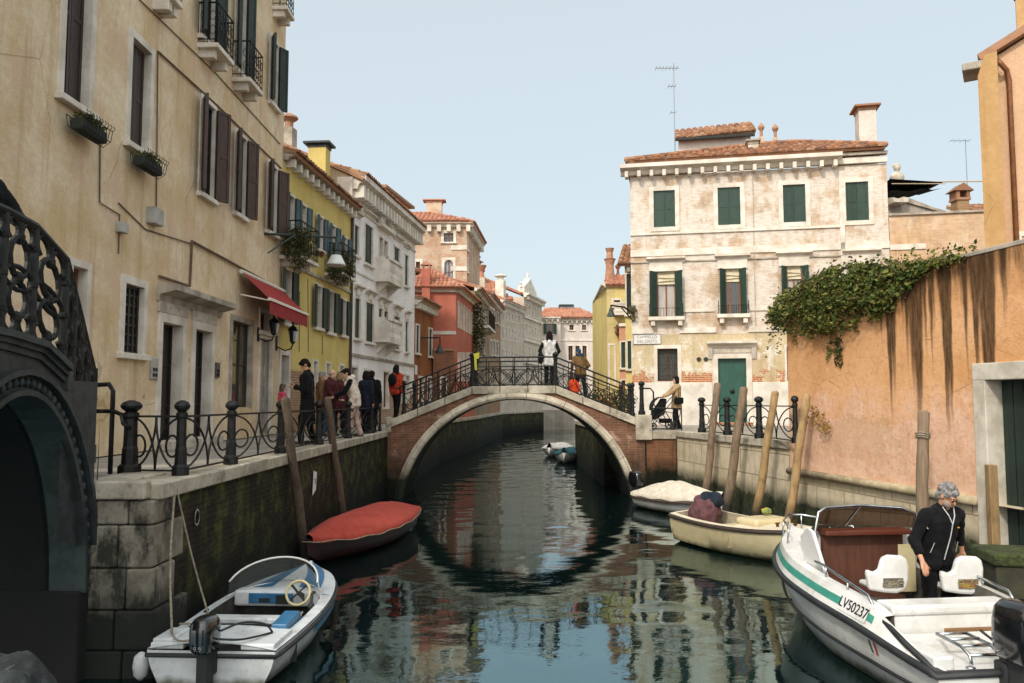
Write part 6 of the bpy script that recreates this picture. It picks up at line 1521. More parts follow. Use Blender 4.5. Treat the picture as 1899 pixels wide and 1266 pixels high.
def pilewood(name, c, c2):
    t = NT(name); v = t.obj(); z = t.xyz(v)[2]; n1 = t.noise(t.mapv(v, (16, 16, 1.0)), 1.5, 6, .65, .4)
    col = t.mix(t.ramp(n1, .3, .7), c, c2); col = t.mix(t.math('MULTIPLY', t.ramp(t.noise(v, 3, 5), .5, .7), .5), col, tuple(x * .35 for x in c[:3]) + (1,))
    col = t.mix(t.n('MapRange', {0: t.math('ADD', z, t.math('MULTIPLY', t.noise(v, 4, 4), .4)), 1: .55, 2: 1.0, 3: .95, 4: 0.0}).outputs[0], col, C('17190f'))
    t.bs(Base_Color=col, Roughness=.85, Normal=t.bump(n1, .6, .012)); return t.mat
PW1 = pilewood('grey_pile_wood', C('6d5a48'), C('8a7762')); PW2 = pilewood('tan_pile_wood', C('96794f'), C('ac916a')); PW3 = pilewood('dark_pile_wood', C('4a3d30'), C('645444'))
pile('leaning dark wooden pile nearest on the left, rising past the quay railing', (-3.52, 14.1, 0), (-3.64, 13.0, 2.84), .078, PW3); pile('dark wooden pile on the left, beside the man with the phone', (-3.50, 17.3, 0), (-3.72, 16.3, 2.86), .078, PW3)
G = 'wooden piles along the right quay'
def rp(xb, xt, yt, Yb, Yt, r, mat, label, **k):
    p = at(xb, 950, Y=Yb); q = at(xt, yt, Y=Yt); return pile(label, (p.x, Yb, 0), (q.x, Yt, q.z), r, mat, G, **k)
rp(1306, 1330, 712, 21.0, 20.6, .095, PW1, 'grey weathered pile with a pointed top, first right of the bridge'); rp(1345, 1379, 720, 19.3, 18.9, .10, PW1, 'grey weathered pile with a cut top, second right of the bridge')
rp(1398, 1437, 728, 18.0, 17.3, .088, PW2, 'tan wooden pile standing before the end of the quay railing'); rp(1457, 1496, 733, 16.6, 16.1, .084, PW2, 'slim tan pile at the left end of the ochre wall')
rp(1704, 1712, 765, 12.3, 12.3, .09, PW1, 'upright grey pile behind the man in the cruiser', rope_at=.86)
o = thing('mooring_post', 'short square wooden post beside the pale door frame', 'post', (6.72, 11.45, 0)); MB().box(-.06, .06, -.06, .06, -1, 1.92).build('shaft', pilewood('post_wood', C('7a6242'), C('927852')), o, bevel=.01)
MBx = thing('landing_block', 'mossy green topped stone landing block at the water door', 'landing step', (6.35, 10.45, 0), R(-10))
MB().box(-.32, .42, -.35, .35, -1, .78).build('block', simple('wet_landing_stone', C('2c2c20'), C('3d3c2c'), .9, 4, bump=.5), MBx, bevel=.03)
t = NT('moss_top'); v = t.obj(); t.bs(Base_Color=t.mix(t.ramp(t.noise(v, 7, 6, .7), .4, .62), C('414b26'), C('272e17')), Roughness=1, Normal=t.bump(t.noise(v, 40, 5), 1.0, .03))
MB().box(-.36, .46, -.39, .38, .78, .93).build('mossy_top', t.mat, MBx, bevel=.03)
o = thing('landing_planks', 'wet dark planks of a landing at the right edge', 'landing', (6.9, 9.6, 0), R(-10)); m = MB()
for i in range(5): m.box(-.5, .9, -.55 + i * .24, -.33 + i * .24, .56, .62)
m.build('plank_top', wood('wet_planks', C('4a4234'), C('6a6050'), axis=0), o); MB().box(-.4, .8, -.45, .55, -1, .56).build('support', simple('wet_support', C('24221a'), rough=.9), o)
# dark weathered post head in the near left corner
o = thing('post_head', 'dark rounded mossy post head in the lower left corner', 'post', (-2.62, 4.2, 0))
lump((0, 0, 1.08), (.36, .34, .40), 8.0, .26, 48, 36).build('head', simple('mossy_post_stone', C('2a2f2f'), C('14181a'), .95, 6, bump=1.0, bscale=18, dirt=(C('566064'), .8)), o, smooth=True)
MB().lathe([(.27, -1.2), (.26, .9)], 12).build('shaft', PW3, o)
# ---------------------------------------------------------------- people
SKIN = simple('skin', C('b98a6e'), C('a87a5e'), .55, 9); SKIN2 = simple('pale_skin', C('c79c84'), C('b58a72'), .55, 9)
HDARK = simple('dark_hair', C('0e0c0b'), C('1a1512'), .8, 14, grain=(3, 3, 1), bump=.5, bscale=60, spec=.15); HGREY = simple('grey_hair', C('8f8d8b'), C('5e5b59'), .8, 30, bump=1.0, bscale=60, spec=.15); HBRN = simple('brown_hair', C('3a2a1e'), C('54402e'), .5, 14, bump=.5); HFAIR = simple('fair_hair', C('8a7450'), C('6e5a3c'), .5, 14, bump=.5)
BLKC = fabric('black_cloth', C('0c0c0e'), C('141416'), fold=.5); NAVY = fabric('navy_cloth', C('151a24'), C('1e2430'), fold=.5); MAR = fabric('maroon_cloth', C('3c1a1a'), C('50262a'), fold=.5)
BEIC = fabric('beige_cloth', C('a38a68'), C('8c7452'), fold=.5); CRMC = fabric('cream_cloth', C('cfc3b4'), C('b7aa9a'), fold=.5); WHTC = fabric('white_cloth', C('c4c2be'), C('a8a6a3'), fold=.7); REDC = fabric('red_cloth', C('b03a26'), C('8e2c1e'), fold=.5); PNKC = fabric('pink_cloth', C('d4566e'), C('b84460'), fold=.4); BRNC = fabric('brown_cloth', C('5a4428'), C('6c5434'), fold=.5); PKTR = fabric('dusty_pink_cloth', C('b89c90'), C('a3877c'), fold=.5); BLUC = fabric('steel_blue_cloth', C('243a52'), C('1c2d42'), fold=.6); DENIM = fabric('denim', C('33404f'), C('283340'), fold=.4)
SHOE = simple('dark_shoe', C('15130f'), C('24201b'), .6)
def person(label, loc, rz, h=1.72, lean=0, lh=None, rh=None, step=.05, headp=0, heady=0, coat=BLKC, hem=.80, puff=1.0, trou=BLKC, hair=HDARK, style='short', skin=SKIN, sleeve=None, voxel=.016, face=False, cuff=.9, hood=None, bag=None, tilt=0, sw=.18, sleeves=1.0):
    """Facing -y; hand targets in metres for a 1.72 m figure: lh is the hand at +x, rh at -x."""
    k = h / 1.72; root = thing('person', label, 'person', loc, rz)
    ca, sa = math.cos(R(lean)), math.sin(R(lean))
    def U(x, y, z):
        y0, z0 = y, z - .95; return V((x + tilt * z0, y0 * ca - z0 * sa, .95 + z0 * ca + y0 * sa))
    def K(p): return V(p) * k
    hip = [V((sx * .09, 0, .92)) for sx in (-1, 1)]; ank = [V((sx * .10, -sx * step, .08)) for sx in (-1, 1)]
    kn = [(a + b) / 2 + V((0, -.035 - abs(step) * .15, .02)) for a, b in zip(hip, ank)]
    sh_ = [U(sx * sw, 0.0, 1.385) for sx in (-1, 1)]; tg = [V(rh) if rh else U(-.24, -.03, .80), V(lh) if lh else U(.24, -.03, .80)]
    el = []
    for i in (0, 1):
        a, b = sh_[i], tg[i]; d = b - a; L = d.length; l1, l2 = .29, .27
        if L > .555: b = a + d * (.555 / L); tg[i] = b; d = b - a; L = .555
        q = (l1 * l1 - l2 * l2 + L * L) / (2 * L); hgt = math.sqrt(max(0, l1 * l1 - q * q)); dn = d / L
        pole = V(((-1, 1)[i] * .6, .9, -.25)); pole = (pole - dn * pole.dot(dn)).normalized(); el.append(a + dn * q + pole * hgt)
    nk, nk0 = U(0, -.005, 1.50), U(0, .01, 1.40); Hc = U(0, -.02, 1.605)
    Mh = Matrix.Rotation(R(heady), 4, 'Z') @ Matrix.Rotation(R(lean + headp), 4, 'X')
    def HP(x, y, z): return Hc + (Mh @ V((x, y, z)))
    # body: one skin surface
    m = MB(); c = lambda p, q, a, b=None: m.cap(K(p), K(q), a * k, (a if b is None else b) * k)
    m.ell(K(HP(0, .012, .03)), (.072 * k, .092 * k, .092 * k), 14, Mh, 10); m.ell(K(HP(0, -.022, -.045)), (.054 * k, .066 * k, .072 * k), 12, Mh, 8)
    c(HP(0, -.085, .01), HP(0, -.108, -.025), .011, .015); c(HP(-.02, -.078, -.062), HP(.02, -.078, -.062), .012); c(HP(-.035, -.074, .025), HP(.035, -.074, .025), .013); c(HP(0, -.07, -.1), HP(0, -.068, -.095), .022)
    for sx in (-1, 1): m.ell(K(HP(sx * .074, .015, -.005)), (.012 * k, .022 * k, .032 * k), 8, Mh, 6)
    c(nk0, HP(0, .015, -.05), .056, .052); c(U(0, 0, .98), U(0, 0, 1.36), .11, .12); c(U(-.12, 0, 1.34), U(.12, 0, 1.34), .05)
    for i, sx in ((0, -1), (1, 1)):
        c(hip[i], kn[i], .075, .055); c(kn[i], ank[i], .05, .036); c(sh_[i], el[i], .045, .036); f = (tg[i] - el[i]).normalized(); c(el[i], tg[i], .036, .026)
        sd = f.cross(V((0, 0, 1)));
        if sd.length < .2: sd = V((0, 1, 0)) if abs(f.z) > .8 else V((1, 0, 0))
        sd = (sd - f * sd.dot(f)).normalized(); pn = f.cross(sd).normalized()
        if pn.dot(V((-sx, 0, 0))) < 0: pn = -pn
        palm = tg[i] + f * .05; c(tg[i] + sd * .014, palm + sd * .026, .022, .019); c(tg[i] - sd * .014, palm - sd * .026, .022, .019)
        for j, (o_, ln) in enumerate(((-.030, .062), (-.010, .074), (.010, .070), (.030, .054))):
            b0 = palm + sd * o_ + f * .012; b1 = b0 + f * ln * .55 + pn * .010; b2 = b1 + (f * .6 + pn * .75).normalized() * ln * .5; c(b0, b1, .0105, .0095); c(b1, b2, .0095, .0080)
        t0 = tg[i] + f * .015 - sd * .032; c(t0, t0 + (f * .6 - sd * .7 + pn * .5).normalized() * .06, .012, .0095)
        c(ank[i], ank[i] + V((0, -.12, -.045)), .036, .028)
    remesh(m, 'body', skin, root, voxel * .8 if not face else voxel, 2)
    # coat
    p = puff; m = MB(); c = lambda a_, b_, r0, r1=None: m.cap(K(a_), K(b_), r0 * k, (r0 if r1 is None else r1) * k, 12)
    for sx in (-1, 1):
        c(U(sx * .075, 0, .98), U(sx * .085, .0, 1.30), .105 * p, .112 * p); c(U(sx * .09, .0, 1.30), U(sx * (sw - .025), .005, 1.395), .10 * p, .066 * p)
    c(U(0, -.02, 1.0), U(0, -.03, 1.32), .115 * p, .12 * p); c(U(0, .02, 1.1), U(0, .035, 1.36), .12 * p, .11 * p); [c(U(0, .012, 1.435), U(sx * (sw - .01), .004, 1.375), .066, .062 * p) for sx in (-1, 1)]; c(U(0, .02, 1.40), U(0, .02, 1.475), .09, .070); c(U(-.05, -.03, 1.40), U(.05, -.03, 1.40), .07); c(U(0, .0, 1.40), U(0, .0, 1.455), .085, .068)
    lo = min(hem, .96)
    for sx in (-1, 1):
        for y in (-.045, .045): c(U(sx * .075, y, .99), V((sx * (.085 + .05 * (.95 - lo)), y * (1 + .7 * (.95 - lo)) - (.0 if lean < 5 else .02), lo)), .085 * p, (.082 + .03 * (.95 - lo)) * p)
    c(U(0, 0, 1.0), V((0, 0, lo)), .11 * p, .10 * p)
    ms = m if sleeve is None else MB()
    if sleeves:
        for i in (0, 1):
            e_ = el[i].lerp(tg[i], cuff); ms.cap(K(sh_[i]), K(el[i]), .062 * p * k, .055 * p * k, 12); ms.cap(K(el[i]), K(e_), .055 * p * k, .043 * p * k, 12)
    jk = remesh(m, 'jacket', coat, root, voxel, 3, extra=FOLD)
    if sleeve is not None: remesh(ms, 'sleeves', sleeve, root, voxel, 2)
    if hood is not None: m = MB(); m.ell(K(U(0, .10, 1.46)), (.13 * k, .08 * k, .085 * k), 12); m.ell(K(U(0, .02, 1.45)), (.115 * k, .11 * k, .05 * k), 12); remesh(m, 'hood', hood, root, voxel, 2)
    # trousers, shoes
    m = MB(); c = lambda a_, b_, r0, r1=None: m.cap(K(a_), K(b_), r0 * k, (r0 if r1 is None else r1) * k, 12)
    for i in (0, 1): c(hip[i], kn[i], .105, .080); c(kn[i], ank[i] + V((0, .005, 0)), .078, .068)
    c(hip[0] + V((0, 0, .03)), hip[1] + V((0, 0, .03)), .105)
    remesh(m, 'trousers', trou, root, voxel, 3, extra=FOLD)
    for i in (0, 1): m = MB(); a = ank[i]; m.cap(K(a + V((0, .03, -.035))), K(a + V((0, -.15, -.042))), .046 * k, .036 * k, 12); m.box((a.x - .045) * k, (a.x + .045) * k, (a.y - .17) * k, (a.y + .06) * k, 0.004, .03 * k); m.build('shoe', SHOE, root, smooth=False, auto=50)
    # hair
    m = MB()
    if style in ('short', 'long', 'bob', 'curly', 'cap'):
        m.ell(K(HP(0, .022, .045)), (.084 * k, .100 * k, .094 * k), 16, Mh, 10); m.ell(K(HP(0, .06, -.01)), (.074 * k, .058 * k, .085 * k), 12, Mh, 8); m.ell(K(HP(0, -.055, .085)), (.055 * k, .04 * k, .03 * k), 12, Mh, 8)
        if style == 'cap': m.ell(K(HP(0, -.09, .075)), (.07 * k, .075 * k, .014 * k), 12, Mh, 6)
        if style == 'curly':
            rr_ = random.Random(4)
            for i in range(60):
                a, b = rr_.uniform(0, 6.28), rr_.uniform(.05, 1.5); x, y, z = math.sin(b) * math.cos(a), math.sin(b) * math.sin(a), math.cos(b)
                if y < -.35 and z < .62: continue
                m.ell(K(HP(x * .088, .02 + y * .10, .045 + z * .096)), (.022 * k, .022 * k, .02 * k), 7, Mh, 5)
        if style == 'bob':
            for sx in (-1, 1): m.ell(K(HP(sx * .065, .03, -.04)), (.035 * k, .07 * k, .10 * k), 12, Mh, 8)
            m.ell(K(HP(0, .075, -.05)), (.07 * k, .045 * k, .09 * k), 12, Mh, 8)
        if style == 'long':
            for sx in (-1, 0, 1): m.cap(K(HP(sx * .05, .07, .0)), K(HP(sx * .065, .105, -.26 + .03 * abs(sx))), .05 * k, .022 * k)
            for sx in (-1, 1): m.cap(K(HP(sx * .075, .02, .0)), K(HP(sx * .09, .03, -.17)), .032 * k, .018 * k)
    elif style == 'bald':
        for a in range(-110, 111, 14): m.ell(K(HP(.072 * math.sin(R(a)), .025 + .082 * math.cos(R(a)), .0)), (.018 * k, .018 * k, .032 * k), 7, Mh, 5)
    if m.v: remesh(m, 'hair', hair, root, .009 if face else .012, 1)
    if face:
        for sx in (-1, 1): MB().ell(K(HP(sx * .032, -.080, .004)), (.013 * k, .010 * k, .010 * k), 10, Mh, 8).build('eye', simple('eye_white', C('cfc8c0'), rough=.2), root, smooth=True)
        m = MB(); m.tube([K(HP(-.022, -.094, -.063)), K(HP(0, -.099, -.061)), K(HP(.022, -.094, -.063))], .0045 * k, 6); m.build('mouth', simple('lips', C('9a6052'), rough=.5), root, smooth=True)
    root['_k'] = k; P = dict(root=root, HP=lambda *a: K(HP(*a)), U=lambda *a: K(U(*a)), tg=[K(q) for q in tg], el=[K(q) for q in el], K=K, Mh=Mh, k=k)
    del root['_k']; return P

def foot(x, y, z=QZ): return at(x, y, z=z)
# man in the white cruiser
pm = person('man with curly grey hair and sunglasses in a black jacket aboard the white cruiser', (4.76, 9.26, .15), R(14), 1.76, lean=17, rh=(-.36, -.24, .88), lh=(.42, .06, .90), step=.06, headp=16, heady=22, coat=BLKC, hem=.86, trou=BLKC, hair=HGREY, style='curly', voxel=.010, face=True, cuff=.5, puff=1.18, sw=.215)
r_ = pm['root']
m = MB(); [m.ell(pm['HP'](.050 * math.sin(R(a)), -.022 - .058 * math.cos(R(a)), -.078 + .02 * abs(math.sin(R(a)))), (.017, .013, .03), 8, pm['Mh'], 6) for a in range(-84, 85, 12)]; remesh(m, 'beard', simple('grey_stubble', C('8c8078'), C('6e645e'), .8, 40), r_, .008, 2)
m = MB()
for sx in (-1, 1): m.ell(pm['HP'](sx * .034, -.092, .006), (.026, .008, .019), 12, pm['Mh'], 8)
m.tube([pm['HP'](-.06, -.086, .012), pm['HP'](0, -.098, .014), pm['HP'](.06, -.086, .012)], .004, 5)
for sx in (-1, 1): m.tube([pm['HP'](sx * .06, -.086, .012), pm['HP'](sx * .08, .01, .012)], .0035, 5)
m.build('sunglasses', simple('amber_lens', C('3a1c10'), C('54301c'), .12, coat=.5), r_)
m = MB(); U = pm['U']
m.tube([U(-.07, -.06, 1.505), U(-.035, -.135, 1.43), U(-.0, -.168, 1.35), U(.0, -.172, 1.2), U(0, -.155, 1.0), U(0, -.15, .93)], .006, 5); m.tube([U(.07, -.06, 1.505), U(.035, -.135, 1.43), U(0, -.168, 1.35)], .006, 5)
m.build('zip', simple('silver_zip', C('b4b6b8'), rough=.4), r_)
m = MB(); m.tube([U(-.245, -.055, 1.30), U(-.215, -.075, 1.26)], .006, 5); m.tube([U(-.15, -.13, 1.12), U(-.165, -.115, 1.0)], .004, 5); m.tube([U(.15, -.13, 1.12), U(.165, -.115, 1.0)], .004, 5); m.build('piping', simple('silver_zip', C('b4b6b8'), rough=.4), r_)
MB().ell(U(.10, -.152, 1.30), (.018, .006, .008), 10).build('chest_badge', simple('gold_badge', C('a8842e'), rough=.5), r_)

p_ = foot(569, 824); q_ = person('man with dark hair in a long black coat looking down at a phone', (p_.x, p_.y, QZ), R(-78), 1.70, lean=4, rh=(-.07, -.27, 1.20), lh=(.07, -.26, 1.16), headp=32, coat=BLKC, hem=.48, puff=1.12, trou=BLKC, step=.12)
ph = thing('phone', 'phone held by the man in the long black coat', 'phone', (0, 0, 0)); hp = Matrix.Translation((p_.x, p_.y, QZ)) @ Matrix.Rotation(R(-78), 4, 'Z') @ V((.0, -.36, 1.22)); ph.location = hp; ph.rotation_euler = (R(35), 0, R(-78)); MB().box(-.035, .035, -.075, .075, -.005, .005).build('case', simple('phone_case', C('bfc0c2'), rough=.4), ph, bevel=.004)
def stand(label, x, ytop, Y, h_, rz, z=QZ, **k): 
    p = at(x, ytop, Y=Y); return person(label, (p.x, Y, z), R(rz), h_, **k)
stand('bald man in a dark maroon jacket with folded hands by the left railing', 611, 690, 20.3, 1.66, 70, lean=6, style='bald', hair=HGREY, coat=MAR, trou=DENIM, rh=(-.05, -.32, .95), lh=(.10, -.32, .95), skin=SKIN2, hem=.78, puff=1.15)
stand('person with fair brown hair in a dark maroon coat behind the bald man', 630, 692, 21.6, 1.64, -160, coat=MAR, hair=HFAIR, style='bob', hem=.7)
stand('man with dark brown hair in a brown jacket facing the group on the left quay', 644, 688, 22.6, 1.72, -60, coat=fabric('dark_brown_cloth', C('33221a'), C('44302a'), fold=.5), hair=HBRN, hem=.8, rh=(-.1, -.3, 1.1), skin=SKIN2)
stand('person in black cap and cream hooded vest bending over the left railing', 660, 690, 19.9, 1.70, -74, lean=20, rh=(-.18, -.5, .98), lh=(.12, -.52, 1.0), style='cap', coat=CRMC, sleeve=BLKC, trou=PKTR, hood=CRMC, puff=1.2, hem=.80, skin=SKIN2, step=.14)
stand('person in a black coat and dark hair seen from behind on the left quay', 690, 690, 23.0, 1.72, 172, coat=BLKC, hem=.72, puff=1.42, style='short', hood=BLKC)
pr = stand('woman with long dark hair, red jacket and black backpack starting up the bridge', 735, 694, 24.9, 1.66, 150, 2.27, coat=REDC, trou=BLKC, style='long', hem=.86, puff=1.1, step=.12)
m = MB(); m.ell(pr['U'](0, .21, 1.25), (.15, .09, .2), 12); pk_ = remesh(m, 'backpack', BLKC, None, .014, 3); pk_.parent = None
bp = thing('backpack', 'black backpack worn by the woman in the red jacket', 'backpack', pr['root'].location, R(150)); pk_.parent = bp; pk_.name = 'pack'
MB().tube([pr['U'](-.11, .15, 1.42), pr['U'](-.12, .0, 1.47), pr['U'](-.12, -.13, 1.36)], .02, 6).tube([pr['U'](.11, .15, 1.42), pr['U'](.12, .0, 1.47), pr['U'](.12, -.13, 1.36)], .02, 6).build('strap', BLKC, bp)
pw = stand('woman with long dark hair and a white vest standing on top of the bridge', 1019, 612, 25.0, 1.76, 176, 3.22, coat=WHTC, sleeve=BLKC, trou=BLKC, style='long', hem=.74, puff=1.04, step=.05, rh=(-.2, -.2, 1.0), lh=(.22, -.16, .98))
sb = thing('shoulder_bag', 'large black shoulder bag of the woman in the white vest', 'bag', pw['root'].location, R(176)); 
m = MB(); m.ell(pw['U'](.27, .06, .92), (.09, .17, .20), 12); remesh(m, 'bag_body', BLKC, sb, .014, 3); MB().tube([pw['U'](.27, .05, 1.05), pw['U'](.22, .07, 1.3), pw['U'](.17, .02, 1.47)], .014, 6).build('strap', BLKC, sb)
stand('man in brown and blue jacket walking off the right of the bridge, head lowered', 1077, 648, 25.4, 1.60, 196, 2.90, coat=BRNC, trou=BLKC, lean=16, headp=25, hem=.86, puff=1.22, step=.16, hood=BLUC, hair=BLUC, rh=(-.22, -.25, .98), lh=(.25, -.2, .95))
yk = bpy.data.objects['person'] if False else None
p_ = at(1064, 715, Y=25.1); ob = thing('orange_bag', 'bright orange bag with a black base standing on the bridge', 'bag', (p_.x, 25.1, 2.97)); a = lump((0, 0, .27), (.19, .13, .25), 4.0, .16); a.build('bag_body', fabric('orange_nylon', C('d84a22'), C('c03c18'), fold=.6), ob, smooth=True); MB().box(-.17, .2, -.12, .12, 0, .09).build('bag_base', BLKC, ob, bevel=.03)
pz = stand('woman with dark bob and beige coat pushing a black pushchair', 1254, 700, 25.6, 1.66, -84, 1.94, coat=BEIC, trou=BLKC, style='bob', hem=.72, puff=1.18, rh=(-.08, -.50, 1.02), lh=(.10, -.50, 1.02), face=False, skin=SKIN2, step=.1)
MB().ell(pz['HP'](0, -.09, .006), (.06, .012, .018), 12, pz['Mh']).build('sunglasses', BLKP, pz['root'])
hb = thing('handbag', 'black handbag hanging at the side of the woman in the beige coat', 'handbag', pz['root'].location, R(-84)); MB().box(.20, .30, -.16, .14, .80, 1.0).build('bag_body', BLKC, hb, bevel=.03); MB().tube([pz['U'](.25, .0, 1.0), pz['U'](.2, .0, 1.3), pz['U'](.0, -.06, 1.47)], .01, 5).build('strap', BLKC, hb)
# pushchair
pc = thing('pushchair', 'black pushchair in front of the woman in the beige coat', 'pushchair', (4.70, 25.5, 1.94), R(-84))
m = MB()
for x in (-.24, .24): m.tube([(x, .42, 1.02), (x, .36, .98), (x, -.2, .32), (x, -.34, .12)], .014, 6); m.tube([(x, .30, .14), (x, .02, .62)], .014, 6)
m.tube([(-.24, .42, 1.02), (.24, .42, 1.02)], .018, 6); m.tube([(-.24, .3, .14), (.24, .3, .14)], .012, 6); m.build('frame', IRON, pc)
for x in (-.25, .25):
    for y, r in ((.3, .13), (-.34, .11)): m = MB(); m.tube([(x, y + (r - .02) * math.cos(a), r + (r - .02) * math.sin(a)) for a in [2 * math.pi * i / 18 for i in range(18)]], .022, 7, closed=True); m.lathe([(.03, -.03), (.03, .03)], 8, (0, 0, 0), Matrix.Translation((x, y, r)) @ Matrix.Rotation(R(90), 4, 'Y')); [m.tube([(x, y, r), (x, y + (r - .02) * math.cos(a), r + (r - .02) * math.sin(a))], .005, 4) for a in (.3, 1.55, 2.8, 4.1, 5.3)]; m.build('wheel', RUBBER, pc)
m = MB(); m.prism([(.12, .95), (.02, .98), (-.30, .50), (-.36, .34), (-.26, .30), (-.05, .42), (.05, .48)], -.2, .2, 'x'); m.build('seat', BLKC, pc, bevel=.03)
m = MB(); n = 8; secs = [[(x, .02 - .36 * math.sin(R(100 * j / 6)), .66 + .36 * math.cos(R(100 * j / 6)) - .0 * x) for x in (-.23, 0, .23)] for j in range(7)]; m.loft(secs); m.build('canopy', BLKC, pc, smooth=True)
MB().box(-.2, .2, -.05, .28, .2, .34).build('basket', BLKC, pc, bevel=.03)
stand('person in a navy coat and dark hair close behind the cream vest, back turned', 679, 694, 22.0, 1.68, 150, coat=NAVY, hem=.7, puff=1.25, style='bob')
stand('person with grey hair in a dark brown coat beside the phone man', 597, 694, 21.0, 1.62, 100, coat=BRNC, hair=HGREY, style='short', hem=.7, puff=1.2, trou=NAVY)
# figure on the iron bridge and child in pink
person('person in a thick black coat on the iron bridge at the left edge', (-5.02, 7.42, 3.42), R(50), 1.72, coat=BLKC, puff=1.5, hem=.6, lean=6, lh=(.3, -.3, 1.05), rh=(-.3, -.3, 1.05), style='short')
p_ = at(524, 713, Y=20.6); person('child in a pink jacket with brown hair near the yellow house door', (p_.x, 20.6, QZ), R(120), 1.30, coat=PNKC, trou=DENIM, hair=HBRN, style='long', hem=.8, puff=1.15)

# ---------------------------------------------------------------- ivy on the garden wall
iv = thing('ivy', 'thick green ivy spilling over the left end of the ochre wall', 'ivy', (6.0, 17.5, 5.0))
poly = [(1424, 592), (1440, 552), (1475, 535), (1505, 518), (1540, 500), (1585, 493), (1640, 492), (1690, 486), (1740, 480), (1790, 470), (1790, 473), (1750, 486), (1728, 496), (1708, 506), (1690, 522), (1668, 540), (1655, 566), (1636, 584), (1618, 592), (1604, 578), (1585, 592), (1572, 606), (1545, 610), (1520, 618), (1498, 622), (1476, 612), (1455, 612), (1436, 604)]
def inpoly(x, y, P):
    c = False; j = len(P) - 1
    for i in range(len(P)):
        if (P[i][1] > y) != (P[j][1] > y) and x < (P[j][0] - P[i][0]) * (y - P[i][1]) / (P[j][1] - P[i][1]) + P[i][0]: c = not c
        j = i
    return c
rr = random.Random(11); m = MB(); cnt = 0
while cnt < 15000:
    x, y = rr.uniform(1412, 1848), rr.uniform(450, 628)
    dens = mnoise.noise(V((x * .022, y * .03, 3.1)))
    xx, yy = x + rr.gauss(0, 5), y + rr.gauss(0, 5)
    if not inpoly(xx, yy, poly) or rr.random() > .75 + dens: continue
    off = rr.uniform(-.15, .18 + .28 * max(0, min(1, (1690 - x) / 160)) * (1 - abs((y - 555) / 75) * .6)) + .12 * dens
    s_, z_ = ow.px(x, y, off); p = V((6.0, 17.5, 0)) + V((ow.dir.x * s_, ow.dir.y * s_, 0)) + ow.n * off
    leaf1(m, V((p.x - 6.0, p.y - 17.5, z_ - 5.0)), rr.choice((.035, .045, .06, .075, .10)) * rr.uniform(.8, 1.2), rr); cnt += 1
for (x0, y0, x1, y1, n) in ((1436, 600, 1418, 668, 26), (1455, 606, 1440, 656, 22), (1470, 608, 1478, 640, 14), (1545, 608, 1535, 668, 60), (1590, 590, 1588, 618, 20)):
    for i in range(n):
        f = rr.random(); x, y = x0 + (x1 - x0) * f + rr.gauss(0, 3), y0 + (y1 - y0) * f; off = .05 + rr.uniform(0, .06); s_, z_ = ow.px(x, y, off); p = V((6.0, 17.5, 0)) + V((ow.dir.x * s_, ow.dir.y * s_, 0)) + ow.n * off; leaf1(m, V((p.x - 6.0, p.y - 17.5, z_ - 5.0)), rr.uniform(.04, .08), rr)
for i in range(160):
    x = rr.uniform(1425, 1810); y = 590 - (x - 1425) * .32 if x < 1530 else 500 - (x - 1530) * .13; y -= abs(rr.gauss(0, 9)); off = rr.uniform(-.1, .15); s_, z_ = ow.px(x, y, off); p = V((6.0, 17.5, 0)) + V((ow.dir.x * s_, ow.dir.y * s_, 0)) + ow.n * off; leaf1(m, V((p.x - 6.0, p.y - 17.5, z_ - 5.0)), rr.uniform(.05, .09), rr)
m.build('foliage', LEAFG, iv)
m = MB()
for i in range(26):
    x = rr.uniform(1470, 1700); pts = []
    for k in range(5):
        off = .03 + .06 * k % .1; s_, z_ = ow.px(x + rr.gauss(0, 14) - k * 6, 500 + k * 18 - (x - 1500) * .1, off); p = V((6.0, 17.5, 0)) + V((ow.dir.x * s_, ow.dir.y * s_, 0)) + ow.n * off; pts.append(V((p.x - 6.0, p.y - 17.5, z_ - 5.0)))
    m.tube(pts, .012, 5)
m.build('stems', wood('ivy_stem', C('4a3a28'), C('5e4a34')), iv)
for (x, y, lab) in ((1556, 652, 'small dark tuft of creeper clinging to the ochre wall below the ivy'),):
    s_, z_ = ow.px(x, y, .05); p = V((6.0, 17.5, 0)) + V((ow.dir.x * s_, ow.dir.y * s_, 0)) + ow.n * .05; o = thing('creeper_tuft', lab, 'creeper', (p.x, p.y, z_)); m = MB(); leaves(m, (0, 0, 0), (.10, .16, .34), 170, .07, rr); m.build('foliage', LEAFD, o)
s_, z_ = ow.px(1506, 770, .05); p = V((6.0, 17.5, 0)) + V((ow.dir.x * s_, ow.dir.y * s_, 0)) + ow.n * .05
o = thing('dry_weed', 'dry brown weed growing on the ochre wall behind the slim tan pile', 'weed', (p.x, p.y, z_)); m = MB(); leaves(m, (0, 0, 0), (.1, .45, .22), 110, .06, rr); leaves(m, (0, -.6, -.15), (.08, .35, .2), 70, .06, rr); m.build('foliage', island('dry_leaves', [C('8a6a30'), C('a08040'), C('6a5228'), C('94743a')], .9), o)

